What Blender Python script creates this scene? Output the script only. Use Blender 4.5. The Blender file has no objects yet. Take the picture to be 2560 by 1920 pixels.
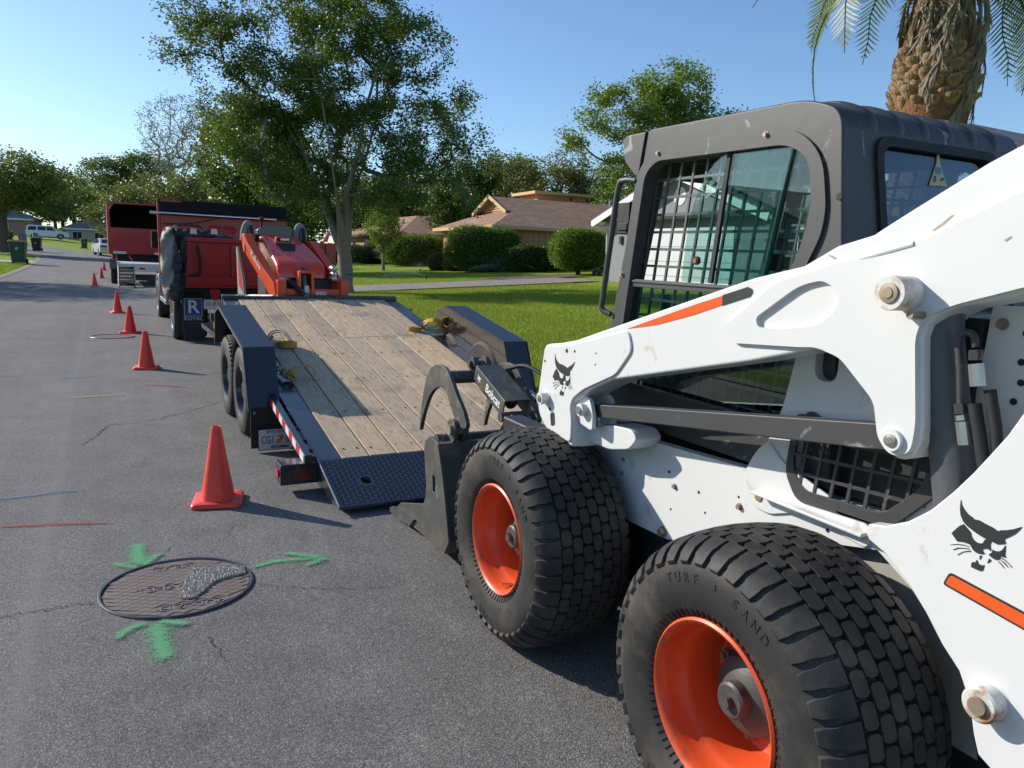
import bpy, bmesh, math, random
import numpy as np
from mathutils import Vector, Matrix, Quaternion
from mathutils.geometry import tessellate_polygon
R = math.radians
sc = bpy.context.scene
col = sc.collection

# ---------------------------------------------------------------- camera
CAM_H = 1.486
pitch, roll = R(9.334), R(2.138)
fw = Vector((0, math.cos(pitch), -math.sin(pitch)))
rt = Vector((1, 0, 0)); up = Vector((0, math.sin(pitch), math.cos(pitch)))
rt2 = rt*math.cos(roll) + up*math.sin(roll); up2 = up*math.cos(roll) - rt*math.sin(roll)
cd = bpy.data.cameras.new('camera'); cam = bpy.data.objects.new('camera', cd); col.objects.link(cam)
m = Matrix.Identity(4)
for i in range(3):
    m[i][0], m[i][1], m[i][2] = rt2[i], up2[i], -fw[i]
m[2][3] = CAM_H
cam.matrix_world = m
cd.sensor_width = 36; cd.lens = 36*1890/2560; cd.clip_start = 0.05; cd.clip_end = 3000
sc.camera = cam

# ---------------------------------------------------------------- sky, sun, exposure
SUN_EL, SUN_AZ = R(27), R(-69)          # azimuth clockwise from +Y
to_sun = Vector((math.sin(SUN_AZ)*math.cos(SUN_EL), math.cos(SUN_AZ)*math.cos(SUN_EL), math.sin(SUN_EL)))
w = bpy.data.worlds.new('World'); sc.world = w; w.use_nodes = True
wn = w.node_tree; wn.nodes.clear()
sky = wn.nodes.new('ShaderNodeTexSky'); sky.sky_type = 'NISHITA'; sky.sun_disc = False
sky.sun_elevation = SUN_EL; sky.sun_rotation = SUN_AZ
sky.air_density = 1.0; sky.dust_density = 0.4; sky.ozone_density = 5.0; sky.altitude = 0
bg = wn.nodes.new('ShaderNodeBackground'); bg.inputs[1].default_value = 0.145
wo = wn.nodes.new('ShaderNodeOutputWorld')
wn.links.new(sky.outputs[0], bg.inputs[0]); wn.links.new(bg.outputs[0], wo.inputs[0])
sl = bpy.data.lights.new('sun', 'SUN'); sl.energy = 4.8; sl.angle = R(0.53); sl.color = (1.0, 0.93, 0.82)
so = bpy.data.objects.new('sun', sl); col.objects.link(so)
so.rotation_euler = to_sun.to_track_quat('Z', 'Y').to_euler()
sc.view_settings.view_transform = 'Standard'; sc.view_settings.look = 'None'
sc.view_settings.exposure = 0.25; sc.view_settings.gamma = 1.0; sc.view_settings.use_curve_mapping = False

cy = sc.cycles; cy.max_bounces = 6; cy.diffuse_bounces = 3; cy.glossy_bounces = 3; cy.transmission_bounces = 4; cy.transparent_max_bounces = 10

# ---------------------------------------------------------------- helpers
random.seed(7); rng = np.random.default_rng(7)
def tag(o, label=None, cat=None, group=None, kind=None):
    if label: o['label'] = label
    if cat: o['category'] = cat
    if group: o['group'] = group
    if kind: o['kind'] = kind
    return o
def thing(name, label, cat, loc=(0, 0, 0), rz=0, group=None):
    o = bpy.data.objects.new(name, None); col.objects.link(o); o.empty_display_size = .2
    o.location = loc; o.rotation_euler = (0, 0, rz)
    return tag(o, label, cat, group)
def copy_tree(o, parent=None):
    c = o.copy(); col.objects.link(c); c.parent = parent
    for ch in list(o.children): copy_tree(ch, c)
    return c
def raw(name, me, mat, parent=None, smooth=None, bevel=0, seg=2):
    me.update()
    o = bpy.data.objects.new(name, me); col.objects.link(o)
    if mat is not None:
        for mm in (mat if isinstance(mat, (list, tuple)) else [mat]): me.materials.append(mm)
    if parent is not None: o.parent = parent
    if smooth is not None:
        me.polygons.foreach_set('use_smooth', [True]*len(me.polygons))
        me.set_sharp_from_angle(angle=R(smooth))
    if bevel:
        b = o.modifiers.new('bevel', 'BEVEL'); b.width = bevel; b.segments = seg; b.limit_method = 'ANGLE'; b.angle_limit = R(35)
        b.use_clamp_overlap = True; b.harden_normals = smooth is not None
    return o
def rnd_poly(pts, r, n=4):
    """round the corners of a closed polygon"""
    out = []; k = len(pts)
    for i in range(k):
        p = Vector(pts[i]); a = Vector(pts[i-1]); b = Vector(pts[(i+1) % k])
        rr = r[i] if isinstance(r, (list, tuple)) else r
        la, lb = (a-p).length, (b-p).length
        t = min(rr, la*.48, lb*.48)
        if t < 1e-5: out.append(tuple(p)); continue
        A, B = p+(a-p)*(t/la), p+(b-p)*(t/lb)
        for j in range(n+1):
            u = j/n; out.append(tuple(A*(1-u)**2 + p*2*u*(1-u) + B*u*u))
    return out
def spline(pts, n=6, closed=False):
    P = [Vector(p) for p in pts]; k = len(P); out = []
    rngk = range(k if closed else k-1)
    for i in rngk:
        p1, p2 = P[i], P[(i+1) % k]
        p0 = P[i-1] if (closed or i > 0) else p1*2-p2
        p3 = P[(i+2) % k] if (closed or i+2 < k) else p2*2-p1
        for j in range(n):
            t = j/n
            out.append(.5*((2*p1)+(p2-p0)*t+(2*p0-5*p1+4*p2-p3)*t*t+(3*p1-p0-3*p2+p3)*t**3))
    if not closed: out.append(P[-1])
    return out
def circle(cx, cy, r, n=16, r2=None, a0=0):
    r2 = r2 or r
    return [(cx+r*math.cos(a0+2*math.pi*i/n), cy+r2*math.sin(a0+2*math.pi*i/n)) for i in range(n)]
class MB:
    def __init__(s): s.v = []; s.f = []; s.m = []; s.mi = 0; s.X = None
    def add(s, vs, fs):
        b = len(s.v)
        if s.X is not None: vs = [s.X @ Vector(q) for q in vs]
        s.v += [tuple(q) for q in vs]; s.f += [tuple(b+i for i in f) for f in fs]; s.m += [s.mi]*len(fs); return s
    def box(s, x0, x1, y0, y1, z0, z1):
        return s.add([(x0,y0,z0),(x1,y0,z0),(x1,y1,z0),(x0,y1,z0),(x0,y0,z1),(x1,y0,z1),(x1,y1,z1),(x0,y1,z1)],
                     [(3,2,1,0),(4,5,6,7),(0,1,5,4),(1,2,6,5),(2,3,7,6),(3,0,4,7)])
    def hexa(s, b, t):  # 4 bottom + 4 top points
        return s.add(list(b)+list(t), [(3,2,1,0),(4,5,6,7),(0,1,5,4),(1,2,6,5),(2,3,7,6),(3,0,4,7)])
    def beam(s, p, q, wd, ht, upv=(0, 0, 1)):
        p, q = Vector(p), Vector(q); d = (q-p).normalized(); u = Vector(upv); x = d.cross(u).normalized(); u = x.cross(d)
        x *= wd/2; u = u*ht/2
        return s.hexa([p-x-u, p+x-u, q+x-u, q-x-u], [p-x+u, p+x+u, q+x+u, q-x+u])
    def prism(s, poly, ax, lo, hi, holes=()):
        loops = [list(poly)]+[list(h) for h in holes]
        def area(p): return sum(p[i-1][0]*p[i][1]-p[i][0]*p[i-1][1] for i in range(len(p)))
        loops = [lp if area(lp) > 0 else lp[::-1] for lp in loops]
        def P(q, t): return {'x': (t, q[0], q[1]), 'y': (q[0], t, q[1]), 'z': (q[0], q[1], t)}[ax]
        vs = []; st = []
        for lp in loops:
            st.append(len(vs)); vs += [P(q, lo) for q in lp]
        n = len(vs)
        vs += [P(q, hi) for lp in loops for q in lp]
        fs = []
        flip = (ax == 'y')
        if len(loops) == 1 :
            tr = None
        if holes:
            tr = tessellate_polygon([[Vector((q[0], q[1], 0)) for q in lp] for lp in loops])
            flat = [q for lp in loops for q in lp]
            caps = []
            for t in tr:
                a, b, c = (flat[i] for i in t)
                ar = (b[0]-a[0])*(c[1]-a[1])-(b[1]-a[1])*(c[0]-a[0])
                caps.append(tuple(t) if ar > 0 else tuple(t[::-1]))
        else:
            caps = [tuple(range(len(poly)))]
        for c in caps:
            a, b = tuple(reversed(c)), tuple(i+n for i in c)
            if flip: a, b = a[::-1], b[::-1]
            fs += [a, b]
        for k, lp in enumerate(loops):
            o = st[k]; L = len(lp)
            for i in range(L):
                j = (i+1) % L
                q = (o+i, o+j, n+o+j, n+o+i)
                if k > 0: q = q[::-1]
                if flip: q = q[::-1]
                fs.append(q)
        return s.add(vs, fs)
    def tube(s, path, r, n=8, caps=True):
        P = [Vector(p) for p in path]; k = len(P); rs = r if isinstance(r, (list, tuple)) else [r]*k
        t0 = (P[1]-P[0]).normalized(); nrm = t0.orthogonal().normalized(); vs = []
        for i in range(k):
            t = (P[min(i+1, k-1)]-P[max(i-1, 0)])
            t = t.normalized() if t.length > 1e-9 else t0
            nrm = (nrm-t*nrm.dot(t)); nrm = nrm.normalized() if nrm.length > 1e-6 else t.orthogonal().normalized()
            b = t.cross(nrm)
            for j in range(n):
                a = 2*math.pi*j/n; vs.append(P[i]+(nrm*math.cos(a)+b*math.sin(a))*rs[i])
        fs = [(i*n+j, i*n+(j+1) % n, (i+1)*n+(j+1) % n, (i+1)*n+j) for i in range(k-1) for j in range(n)]
        if caps: fs += [tuple(range(n))[::-1], tuple((k-1)*n+j for j in range(n))]
        return s.add(vs, fs)
    def lathe(s, prof, ax, c, n=32, closed=False, a0=0, a1=2*math.pi):
        """prof: list of (radius, along-axis)"""
        c = Vector(c); vs = []; full = abs(a1-a0-2*math.pi) < 1e-6; m_ = n if full else n+1
        for (r, t) in prof:
            for j in range(m_):
                a = a0+(a1-a0)*j/n; u, v = r*math.cos(a), r*math.sin(a)
                vs.append(c+Vector({'x': (t, u, v), 'y': (v, t, u), 'z': (u, v, t)}[ax]))
        fs = []; k = len(prof)
        for i in range(k-1 if not closed else k):
            i2 = (i+1) % k
            for j in range(n):
                j2 = (j+1) % m_
                fs.append((i*m_+j, i*m_+j2, i2*m_+j2, i2*m_+j))
        return s.add(vs, fs)
    def cyl(s, c, ax, r, lo, hi, n=16, r2=None):
        r2 = r if r2 is None else r2
        return s.lathe([(1e-5, lo), (r, lo), (r2, hi), (1e-5, hi)], ax, c, n)
    def ribbon(s, path, side, wd, th=.003):
        """flat strap along path; side = list of width directions or one"""
        P = [Vector(p) for p in path]; k = len(P); vs = []
        for i in range(k):
            t = (P[min(i+1, k-1)]-P[max(i-1, 0)]).normalized(); sd = Vector(side[i] if isinstance(side, list) else side)
            sd = (sd-t*sd.dot(t)).normalized(); nn = t.cross(sd)
            for a, b in ((-1, -1), (1, -1), (1, 1), (-1, 1)): vs.append(P[i]+sd*(wd/2*a)+nn*(th/2*b))
        fs = [(i*4+j, i*4+(j+1) % 4, i*4+4+(j+1) % 4, i*4+4+j) for i in range(k-1) for j in range(4)]
        return s.add(vs, fs+[(3, 2, 1, 0), tuple(4*(k-1)+j for j in range(4))])
    def mesh(s, name):
        me = bpy.data.meshes.new(name); me.from_pydata([tuple(q) for q in s.v], [], s.f)
        if any(s.m): me.polygons.foreach_set('material_index', s.m)
        return me
    def build(s, name, mat, parent=None, smooth=35, bevel=0, seg=2, fix=True):
        me = s.mesh(name)
        if fix:
            bm = bmesh.new(); bm.from_mesh(me); bmesh.ops.recalc_face_normals(bm, faces=bm.faces); bm.to_mesh(me); bm.free()
        return raw(name, me, mat, parent, smooth, bevel, seg)
def quads_mesh(name, V):
    """V: (n,4,3) array -> quad mesh"""
    n = len(V); me = bpy.data.meshes.new(name)
    me.vertices.add(n*4); me.vertices.foreach_set('co', V.reshape(-1).astype(np.float32))
    me.loops.add(n*4); me.loops.foreach_set('vertex_index', np.arange(n*4, dtype=np.int32))
    me.polygons.add(n); me.polygons.foreach_set('loop_start', np.arange(0, n*4, 4, dtype=np.int32))
    me.polygons.foreach_set('loop_total', np.full(n, 4, dtype=np.int32)); me.update(calc_edges=True); return me
def tris_mesh(name, V):
    n = len(V); me = bpy.data.meshes.new(name)
    me.vertices.add(n*3); me.vertices.foreach_set('co', V.reshape(-1).astype(np.float32))
    me.loops.add(n*3); me.loops.foreach_set('vertex_index', np.arange(n*3, dtype=np.int32))
    me.polygons.add(n); me.polygons.foreach_set('loop_start', np.arange(0, n*3, 3, dtype=np.int32))
    me.polygons.foreach_set('loop_total', np.full(n, 3, dtype=np.int32)); me.update(calc_edges=True); return me
def bake(o):
    dg = bpy.context.evaluated_depsgraph_get(); ev = o.evaluated_get(dg)
    me = bpy.data.meshes.new_from_object(ev); old = o.data; o.modifiers.clear(); o.data = me; bpy.data.meshes.remove(old)
def cut(o, cutters):
    """boolean difference with temporary cutters (MB objects)"""
    tmp = []; bpy.context.view_layer.update()
    for c in cutters:
        q = c.build('cutter', None, None, None); q.matrix_world = o.matrix_world; tmp.append(q)
        b = o.modifiers.new('cut', 'BOOLEAN'); b.operation = 'DIFFERENCE'; b.object = q; b.solver = 'EXACT'
    bpy.context.view_layer.update(); bake(o)
    for q in tmp:
        me = q.data; bpy.data.objects.remove(q); bpy.data.meshes.remove(me)
    o.data.polygons.foreach_set('use_smooth', [True]*len(o.data.polygons)); o.data.set_sharp_from_angle(angle=R(16)); return o
def text(name, body, size, mat, parent, X, th=.001, bold=0, align='CENTER', stretch=1.0):
    cu = bpy.data.curves.new(name, 'FONT'); cu.body = body; cu.size = size; cu.align_x = align; cu.align_y = 'CENTER'; cu.extrude = th; cu.offset = bold
    cu.resolution_u = 3
    t = bpy.data.objects.new(name, cu); col.objects.link(t); bpy.context.view_layer.update()
    me = bpy.data.meshes.new_from_object(t.evaluated_get(bpy.context.evaluated_depsgraph_get()))
    bpy.data.objects.remove(t); bpy.data.curves.remove(cu)
    me.transform(Matrix.Diagonal((stretch, 1, 1, 1))); me.transform(X); me.name = name
    return raw(name, me, mat, parent)
def basis(o, x, y):
    """matrix placing text: local x -> x, local y -> y"""
    x, y = Vector(x).normalized(), Vector(y).normalized(); z = x.cross(y); m = Matrix.Identity(4)
    for i in range(3): m[i][0], m[i][1], m[i][2], m[i][3] = x[i], y[i], z[i], o[i]
    return m
# street frame: a metres along the street, s metres to its right (centre line s=0)
TH = R(28.5); CT, ST = math.cos(TH), math.sin(TH)
def zg(x, y):
    r = math.hypot(x, y); sd = x*CT+y*ST; k = max(0, sd-3.6)
    rise = .055*k if k < 20 else 1.1+(k-20)*.01
    w_ = 1 if sd < -6 else min(1, max(0, (14-sd)/20))
    return .00017*w_*max(0, min(r, 180)-22)**2+rise
def TW(a, s, z=None):
    x, y = -ST*a+CT*s, CT*a+ST*s
    return Vector((x, y, zg(x, y) if z is None else z))

# ---------------------------------------------------------------- materials
MAT = {}
def nt(name):
    mt = bpy.data.materials.new(name); mt.use_nodes = True; n = mt.node_tree; b = n.nodes['Principled BSDF']; MAT[name] = mt
    return mt, n, b
def noise(n, scale, detail=4, rough=.6, vec=None, dim='3D'):
    t = n.nodes.new('ShaderNodeTexNoise'); t.inputs['Scale'].default_value = scale; t.inputs['Detail'].default_value = detail; t.inputs['Roughness'].default_value = rough
    if vec is not None: n.links.new(vec, t.inputs['Vector'])
    return t.outputs['Fac']
def ramp(n, fac, stops):
    r = n.nodes.new('ShaderNodeValToRGB'); e = r.color_ramp.elements
    while len(e) < len(stops): e.new(.5)
    for el, (p, c) in zip(e, stops): el.position = p; el.color = (*c, 1) if len(c) == 3 else c
    n.links.new(fac, r.inputs[0]); return r.outputs[0]
def mix(n, fac, a, b, mode='MIX'):
    x = n.nodes.new('ShaderNodeMix'); x.data_type = 'RGBA'; x.blend_type = mode
    for sock, v in ((0, fac), (6, a), (7, b)):
        if isinstance(v, (int, float)): x.inputs[sock].default_value = v
        elif isinstance(v, (tuple, list)): x.inputs[sock].default_value = (*v, 1) if len(v) == 3 else v
        else: n.links.new(v, x.inputs[sock])
    return x.outputs[2]
def bumpn(n, b, h, strength=.3, dist=.01):
    bp = n.nodes.new('ShaderNodeBump'); bp.inputs['Strength'].default_value = strength; bp.inputs['Distance'].default_value = dist
    n.links.new(h, bp.inputs['Height']); n.links.new(bp.outputs[0], b.inputs['Normal'])
def coords(n, which='Object', scale=None):
    t = n.nodes.new('ShaderNodeTexCoord'); o = t.outputs[which]
    if scale:
        mp = n.nodes.new('ShaderNodeMapping'); mp.inputs['Scale'].default_value = scale; n.links.new(o, mp.inputs[0]); o = mp.outputs[0]
    return o
def sca(c, k): return tuple(min(1, x*k) for x in c)
def pm(name, c, rough=.5, metal=0, var=.12, vs=5, bump=0, bs=60, bd=.004, coat=0, spec=.5, dirt=None, dth=(.55, .75), ds=4, rvar=.1, em=0, scr=None, ss=2.0):
    if name in MAT: return MAT[name]
    mt, n, b = nt(name); v = coords(n)
    base = mix(n, noise(n, vs, 5, .65, v), sca(c, 1-var), sca(c, 1+var))
    if dirt:
        f = ramp(n, noise(n, ds, 8, .7, v), [(dth[0], (0, 0, 0)), (dth[1], (1, 1, 1))]); base = mix(n, f, base, dirt)
    if scr:
        wv = n.nodes.new('ShaderNodeTexWave'); wv.inputs['Scale'].default_value = ss; wv.inputs['Distortion'].default_value = 14; wv.inputs['Detail'].default_value = 3; wv.inputs['Detail Scale'].default_value = 1.2; n.links.new(v, wv.inputs[0])
        l = ramp(n, wv.outputs['Fac'], [(.965, (0, 0, 0)), (.995, (1, 1, 1))]); k_ = ramp(n, noise(n, 7, 5, .7, v), [(.52, (0, 0, 0)), (.62, (.8, .8, .8))])
        base = mix(n, mix(n, 1, l, k_, 'MULTIPLY'), base, scr)
    n.links.new(base, b.inputs['Base Color'])
    rr = n.nodes.new('ShaderNodeMapRange'); n.links.new(noise(n, vs*2.3, 5, .7, v), rr.inputs[0])
    rr.inputs['To Min'].default_value = max(.02, rough-rvar); rr.inputs['To Max'].default_value = min(1, rough+rvar); n.links.new(rr.outputs[0], b.inputs['Roughness'])
    b.inputs['Metallic'].default_value = metal; b.inputs['Specular IOR Level'].default_value = spec; b.inputs['Coat Weight'].default_value = coat; b.inputs['Coat Roughness'].default_value = .08
    if bump: bumpn(n, b, noise(n, bs, 4, .6, v), bump, bd)
    if em: b.inputs['Emission Color'].default_value = (*c, 1); b.inputs['Emission Strength'].default_value = em
    return mt
def glass(name, tint, rough=.01, alpha=.75):
    """window pane: see-through tint plus a mirror-like coat"""
    mt = bpy.data.materials.new(name); mt.use_nodes = True; n = mt.node_tree; n.nodes.clear(); MAT[name] = mt
    o = n.nodes.new('ShaderNodeOutputMaterial'); t = n.nodes.new('ShaderNodeBsdfTransparent'); t.inputs[0].default_value = (*tint, 1)
    g = n.nodes.new('ShaderNodeBsdfGlossy'); g.inputs['Roughness'].default_value = rough
    fr = n.nodes.new('ShaderNodeLayerWeight'); fr.inputs[0].default_value = .5
    pw = n.nodes.new('ShaderNodeMath'); pw.operation = 'POWER'; pw.inputs[1].default_value = 3.5; n.links.new(fr.outputs['Facing'], pw.inputs[0])
    mr = n.nodes.new('ShaderNodeMath'); mr.operation = 'MULTIPLY_ADD'; mr.inputs[1].default_value = .9; mr.inputs[2].default_value = .06; mr.use_clamp = True
    n.links.new(pw.outputs[0], mr.inputs[0])
    mx = n.nodes.new('ShaderNodeMixShader'); n.links.new(mr.outputs[0], mx.inputs[0]); n.links.new(t.outputs[0], mx.inputs[1]); n.links.new(g.outputs[0], mx.inputs[2])
    n.links.new(mx.outputs[0], o.inputs[0]); return mt
def leafmat(name, c1, c2, trans=.35, rough=.45):
    mt, n, b = nt(name)
    g = n.nodes.new('ShaderNodeNewGeometry')
    c = ramp(n, g.outputs['Random Per Island'], [(0, c1), (.6, tuple((p+q)/2 for p, q in zip(c1, c2))), (1, c2)])
    n.links.new(c, b.inputs['Base Color']); b.inputs['Roughness'].default_value = rough; b.inputs['Specular IOR Level'].default_value = .4
    t = n.nodes.new('ShaderNodeBsdfTranslucent'); n.links.new(mix(n, .5, c, (.25, .32, .02)), t.inputs[0])
    mx = n.nodes.new('ShaderNodeMixShader'); mx.inputs[0].default_value = trans
    n.links.new(b.outputs[0], mx.inputs[1]); n.links.new(t.outputs[0], mx.inputs[2]); n.links.new(mx.outputs[0], n.nodes['Material Output'].inputs[0]); return mt
# ================================================================ ground, road, driveway
def asphalt():
    mt, n, b = nt('asphalt'); v = coords(n)
    vo = n.nodes.new('ShaderNodeTexVoronoi'); vo.inputs['Scale'].default_value = 250; n.links.new(v, vo.inputs['Vector'])
    bw = n.nodes.new('ShaderNodeRGBToBW'); n.links.new(vo.outputs['Color'], bw.inputs[0])
    st = ramp(n, bw.outputs[0], [(.1, (.078, .076, .073)), (.5, (.168, .164, .158)), (.72, (.235, .229, .22)), (.95, (.43, .415, .39))])
    big = ramp(n, noise(n, .35, 6, .65, v), [(.3, (.80, .80, .80)), (.7, (1.12, 1.1, 1.08))])
    mid = ramp(n, noise(n, 3.2, 5, .6, v), [(.25, (.82, .82, .83)), (.75, (1.1, 1.1, 1.1))])
    c = mix(n, 1, mix(n, 1, st, big, 'MULTIPLY'), mid, 'MULTIPLY')
    # long wear along the traffic direction
    mp = n.nodes.new('ShaderNodeMapping'); mp.inputs['Rotation'].default_value = (0, 0, -TH); n.links.new(v, mp.inputs[0]); mq = n.nodes.new('ShaderNodeMapping'); mq.inputs['Scale'].default_value = (2.2, .10, 1); n.links.new(mp.outputs[0], mq.inputs[0])
    c = mix(n, 1, c, ramp(n, noise(n, 1.0, 5, .6, mq.outputs[0]), [(.3, (.84, .84, .85)), (.7, (1.12, 1.11, 1.1))]), 'MULTIPLY')
    # oil and dirt marks
    f = ramp(n, noise(n, 1.7, 7, .7, v), [(.60, (0, 0, 0)), (.74, (.5, .5, .5))])
    c = mix(n, f, c, (.05, .048, .045))
    n.links.new(c, b.inputs['Base Color']); b.inputs['Roughness'].default_value = .82; b.inputs['Specular IOR Level'].default_value = .35
    h = n.nodes.new('ShaderNodeMath'); h.operation = 'ADD'; n.links.new(vo.outputs['Distance'], h.inputs[0]); n.links.new(noise(n, 420, 3, .6, v), h.inputs[1])
    bumpn(n, b, h.outputs[0], .75, .004); return mt
def grassmat():
    mt, n, b = nt('lawn'); v = coords(n)
    c = ramp(n, noise(n, 9, 8, .75, v), [(.25, (.11, .17, .014)), (.5, (.23, .31, .026)), (.75, (.36, .42, .05))])
    big = ramp(n, noise(n, .25, 4, .6, v), [(.3, (.85, .9, .8)), (.7, (1.2, 1.08, 1.0))])
    c = mix(n, 1, c, big, 'MULTIPLY'); n.links.new(c, b.inputs['Base Color']); b.inputs['Roughness'].default_value = .9; b.inputs['Specular IOR Level'].default_value = .15
    bumpn(n, b, noise(n, 45, 6, .8, v), 1, .05); return mt
def paver():
    mt, n, b = nt('pavers'); v = coords(n)
    br = n.nodes.new('ShaderNodeTexBrick'); n.links.new(v, br.inputs[0])
    br.inputs['Color1'].default_value = (.30, .25, .215, 1); br.inputs['Color2'].default_value = (.22, .19, .17, 1); br.inputs['Mortar'].default_value = (.16, .14, .12, 1)
    br.inputs['Scale'].default_value = 1; br.inputs['Brick Width'].default_value = .24; br.inputs['Row Height'].default_value = .12; br.inputs['Mortar Size'].default_value = .006
    c = mix(n, 1, br.outputs[0], ramp(n, noise(n, 2, 5, .6, v), [(.3, (.85, .85, .85)), (.7, (1.12, 1.1, 1.1))]), 'MULTIPLY')
    n.links.new(c, b.inputs['Base Color']); b.inputs['Roughness'].default_value = .85; bumpn(n, b, br.outputs['Fac'], -.4, .01); return mt
m_asph, m_lawn, m_pav = asphalt(), grassmat(), paver()
m_conc = pm('concrete', (.42, .37, .30), .85, var=.2, vs=4, bump=.3, bs=40, dirt=(.20, .16, .10), dth=(.5, .72), ds=3)
def strip(name, rows, mat, kind='structure', parent=None, dz=0):
    """rows: list of lists of (a,s) in the street frame"""
    vs = []; fs = []; k = len(rows[0])
    for r in rows:
        for (a, s) in r:
            p = TW(a, s); vs.append((p.x, p.y, p.z+dz))
    for i in range(len(rows)-1):
        for j in range(k-1): fs.append((i*k+j, i*k+j+1, (i+1)*k+j+1, (i+1)*k+j))
    b = MB(); b.v = vs; b.f = fs; b.m = [0]*len(fs); o = b.build(name, mat, parent, 60)
    if o.data.polygons and o.data.polygons[0].normal.z < 0: o.data.flip_normals()
    if kind and parent is None: o['kind'] = kind
    return o
A_ = [-400, -200, -100, -60, -40, -25, -15]+[x for x in np.arange(-10, 60, 2.0)]+list(range(60, 140, 4))+list(range(140, 260, 20))+[300, 400, 600, 900]
S_ = [-900, -500, -300, -200, -140, -100, -70, -50, -40, -30]+[x for x in np.arange(-24, -3, 3.0)]+[-3, 0, 3]+[x for x in np.arange(3.6, 30, 1.2)]+[34, 40, 50, 70, 100, 150, 250, 400, 700, 1000]
ground = strip('ground', [[(a, s) for s in S_] for a in A_], m_lawn, dz=-.03)
# the road: straight, then bending left
rc = spline([(-400, 0), (-100, 0), (-40, 0), (0, 0), (30, 0), (50, 0), (67, -.5), (81, -2.6), (96, -6.8), (112, -14), (130, -25), (160, -46), (230, -100)], 8)
def road_rows(s0, s1, k):
    rows = []
    for i, p in enumerate(rc):
        d = (rc[min(i+1, len(rc)-1)]-rc[max(i-1, 0)]).normalized()
        nrm = Vector((-d[1], d[0]))
        rows.append([(p[0]+nrm[0]*t, p[1]+nrm[1]*t) for t in np.linspace(s0, s1, k)])
    return rows
road = strip('road', road_rows(-3.55, 3.6, 6), m_asph)
for nm, s0, s1 in (('kerb', -3.82, -3.53), ('kerb', 3.58, 3.86)):
    k_ = strip(nm, road_rows(s0, s1, 3), pm('kerb_concrete', (.27, .235, .185), .9, var=.3, vs=3, bump=.4, bs=30, dirt=(.12, .11, .06), dth=(.42, .62), ds=2.5), dz=.012)
# driveway of the house on the right, and one on the left side
drive = strip('driveway', [[(a, s) for s in np.linspace(4.0, 17.6, 8)] for a in (25.2, 26.3, 27.4, 28.6)], m_pav, dz=.015)
# the border bed in front of the orange house
m_mulch = pm('mulch', (.13, .09, .06), .95, var=.4, vs=25, bump=.8, bs=70, bd=.02)
bed = strip('garden_bed', [[(a, s) for s in np.linspace(15.2, 19.5, 5)] for a in (28.7, 29.8, 31.2)], m_mulch, dz=.012)
walk = strip('path', [[(a, s) for s in np.linspace(-16, -3.9, 6)] for a in (56.5, 58.2, 59.8)], m_conc, dz=.012)

# grass blades on the near lawn
def blades(name, areas, h, wdt, parent=None, lab=None, mat=None):
    out = []
    for (a0, a1, s0, s1, n_) in areas:
        a = rng.uniform(a0, a1, n_); s = rng.uniform(s0, s1, n_)
        x, y = -ST*a+CT*s, CT*a+ST*s; z = np.array([zg(p, q) for p, q in zip(x, y)])-.03
        hh = h*rng.uniform(.5, 1.3, n_); th = rng.uniform(0, 6.283, n_); ln = hh*rng.uniform(.2, 1.1, n_); ph = rng.uniform(0, 6.283, n_); ww = wdt*rng.uniform(.7, 1.3, n_)
        p = np.stack([x, y, z], 1); d = np.stack([np.cos(th)*ww, np.sin(th)*ww, 0*x], 1)
        t = p+np.stack([np.cos(ph)*ln, np.sin(ph)*ln, hh], 1)
        out.append(np.stack([p-d, p+d, t], 1))
    V = np.concatenate(out); me = tris_mesh(name, V)
    return tag(raw(name, me, mat), lab, 'grass', None, 'stuff')
m_blade = leafmat('grass_blade', (.16, .25, .018), (.42, .48, .055), .35, .6)
blades('lawn_grass', [(5, 12, 4.0, 10, 60000), (10, 25.2, 4.0, 9, 90000), (12, 25.2, 8, 16, 60000), (28.6, 42, 4.0, 16, 40000)], .055, .006, None, 'short green lawn grass right of the trailer and along the driveway', m_blade)
blades('verge_grass', [(34, 56, -9, -3.9, 30000)], .07, .012, None, 'green grass verge along the left edge of the road', m_blade)

# marks on the road: spray paint strokes, cracks, worn seam
def paintmat(name, c, dens=.5, amax=.94):
    mt, n, b = nt(name); v = coords(n); uv = coords(n, 'UV')
    sx = n.nodes.new('ShaderNodeSeparateXYZ'); n.links.new(uv, sx.inputs[0])
    b.inputs['Base Color'].default_value = (*c, 1); b.inputs['Roughness'].default_value = .8
    nz = noise(n, 110, 4, .75, v); n2 = noise(n, 9, 4, .6, v)
    def mth(op, *a):
        k = n.nodes.new('ShaderNodeMath'); k.operation = op
        for i, q in enumerate(a):
            if isinstance(q, (int, float)): k.inputs[i].default_value = q
            else: n.links.new(q, k.inputs[i])
        return k.outputs[0]
    # opacity: dense core, speckled rim
    e = mth('ADD', mth('MULTIPLY', sx.outputs[0], 1.25), mth('MULTIPLY', mth('SUBTRACT', nz, .5), 2.6))
    e = mth('ADD', e, mth('MULTIPLY', mth('SUBTRACT', n2, .5), .9))
    k = n.nodes.new('ShaderNodeMapRange'); n.links.new(e, k.inputs[0]); k.inputs[1].default_value = .45-dens*.4; k.inputs[2].default_value = 1.15-dens*.4; k.inputs[4].default_value = amax
    n.links.new(k.outputs[0], b.inputs['Alpha']); bumpn(n, b, noise(n, 420, 3, .6, v), .5, .003); return mt
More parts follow.
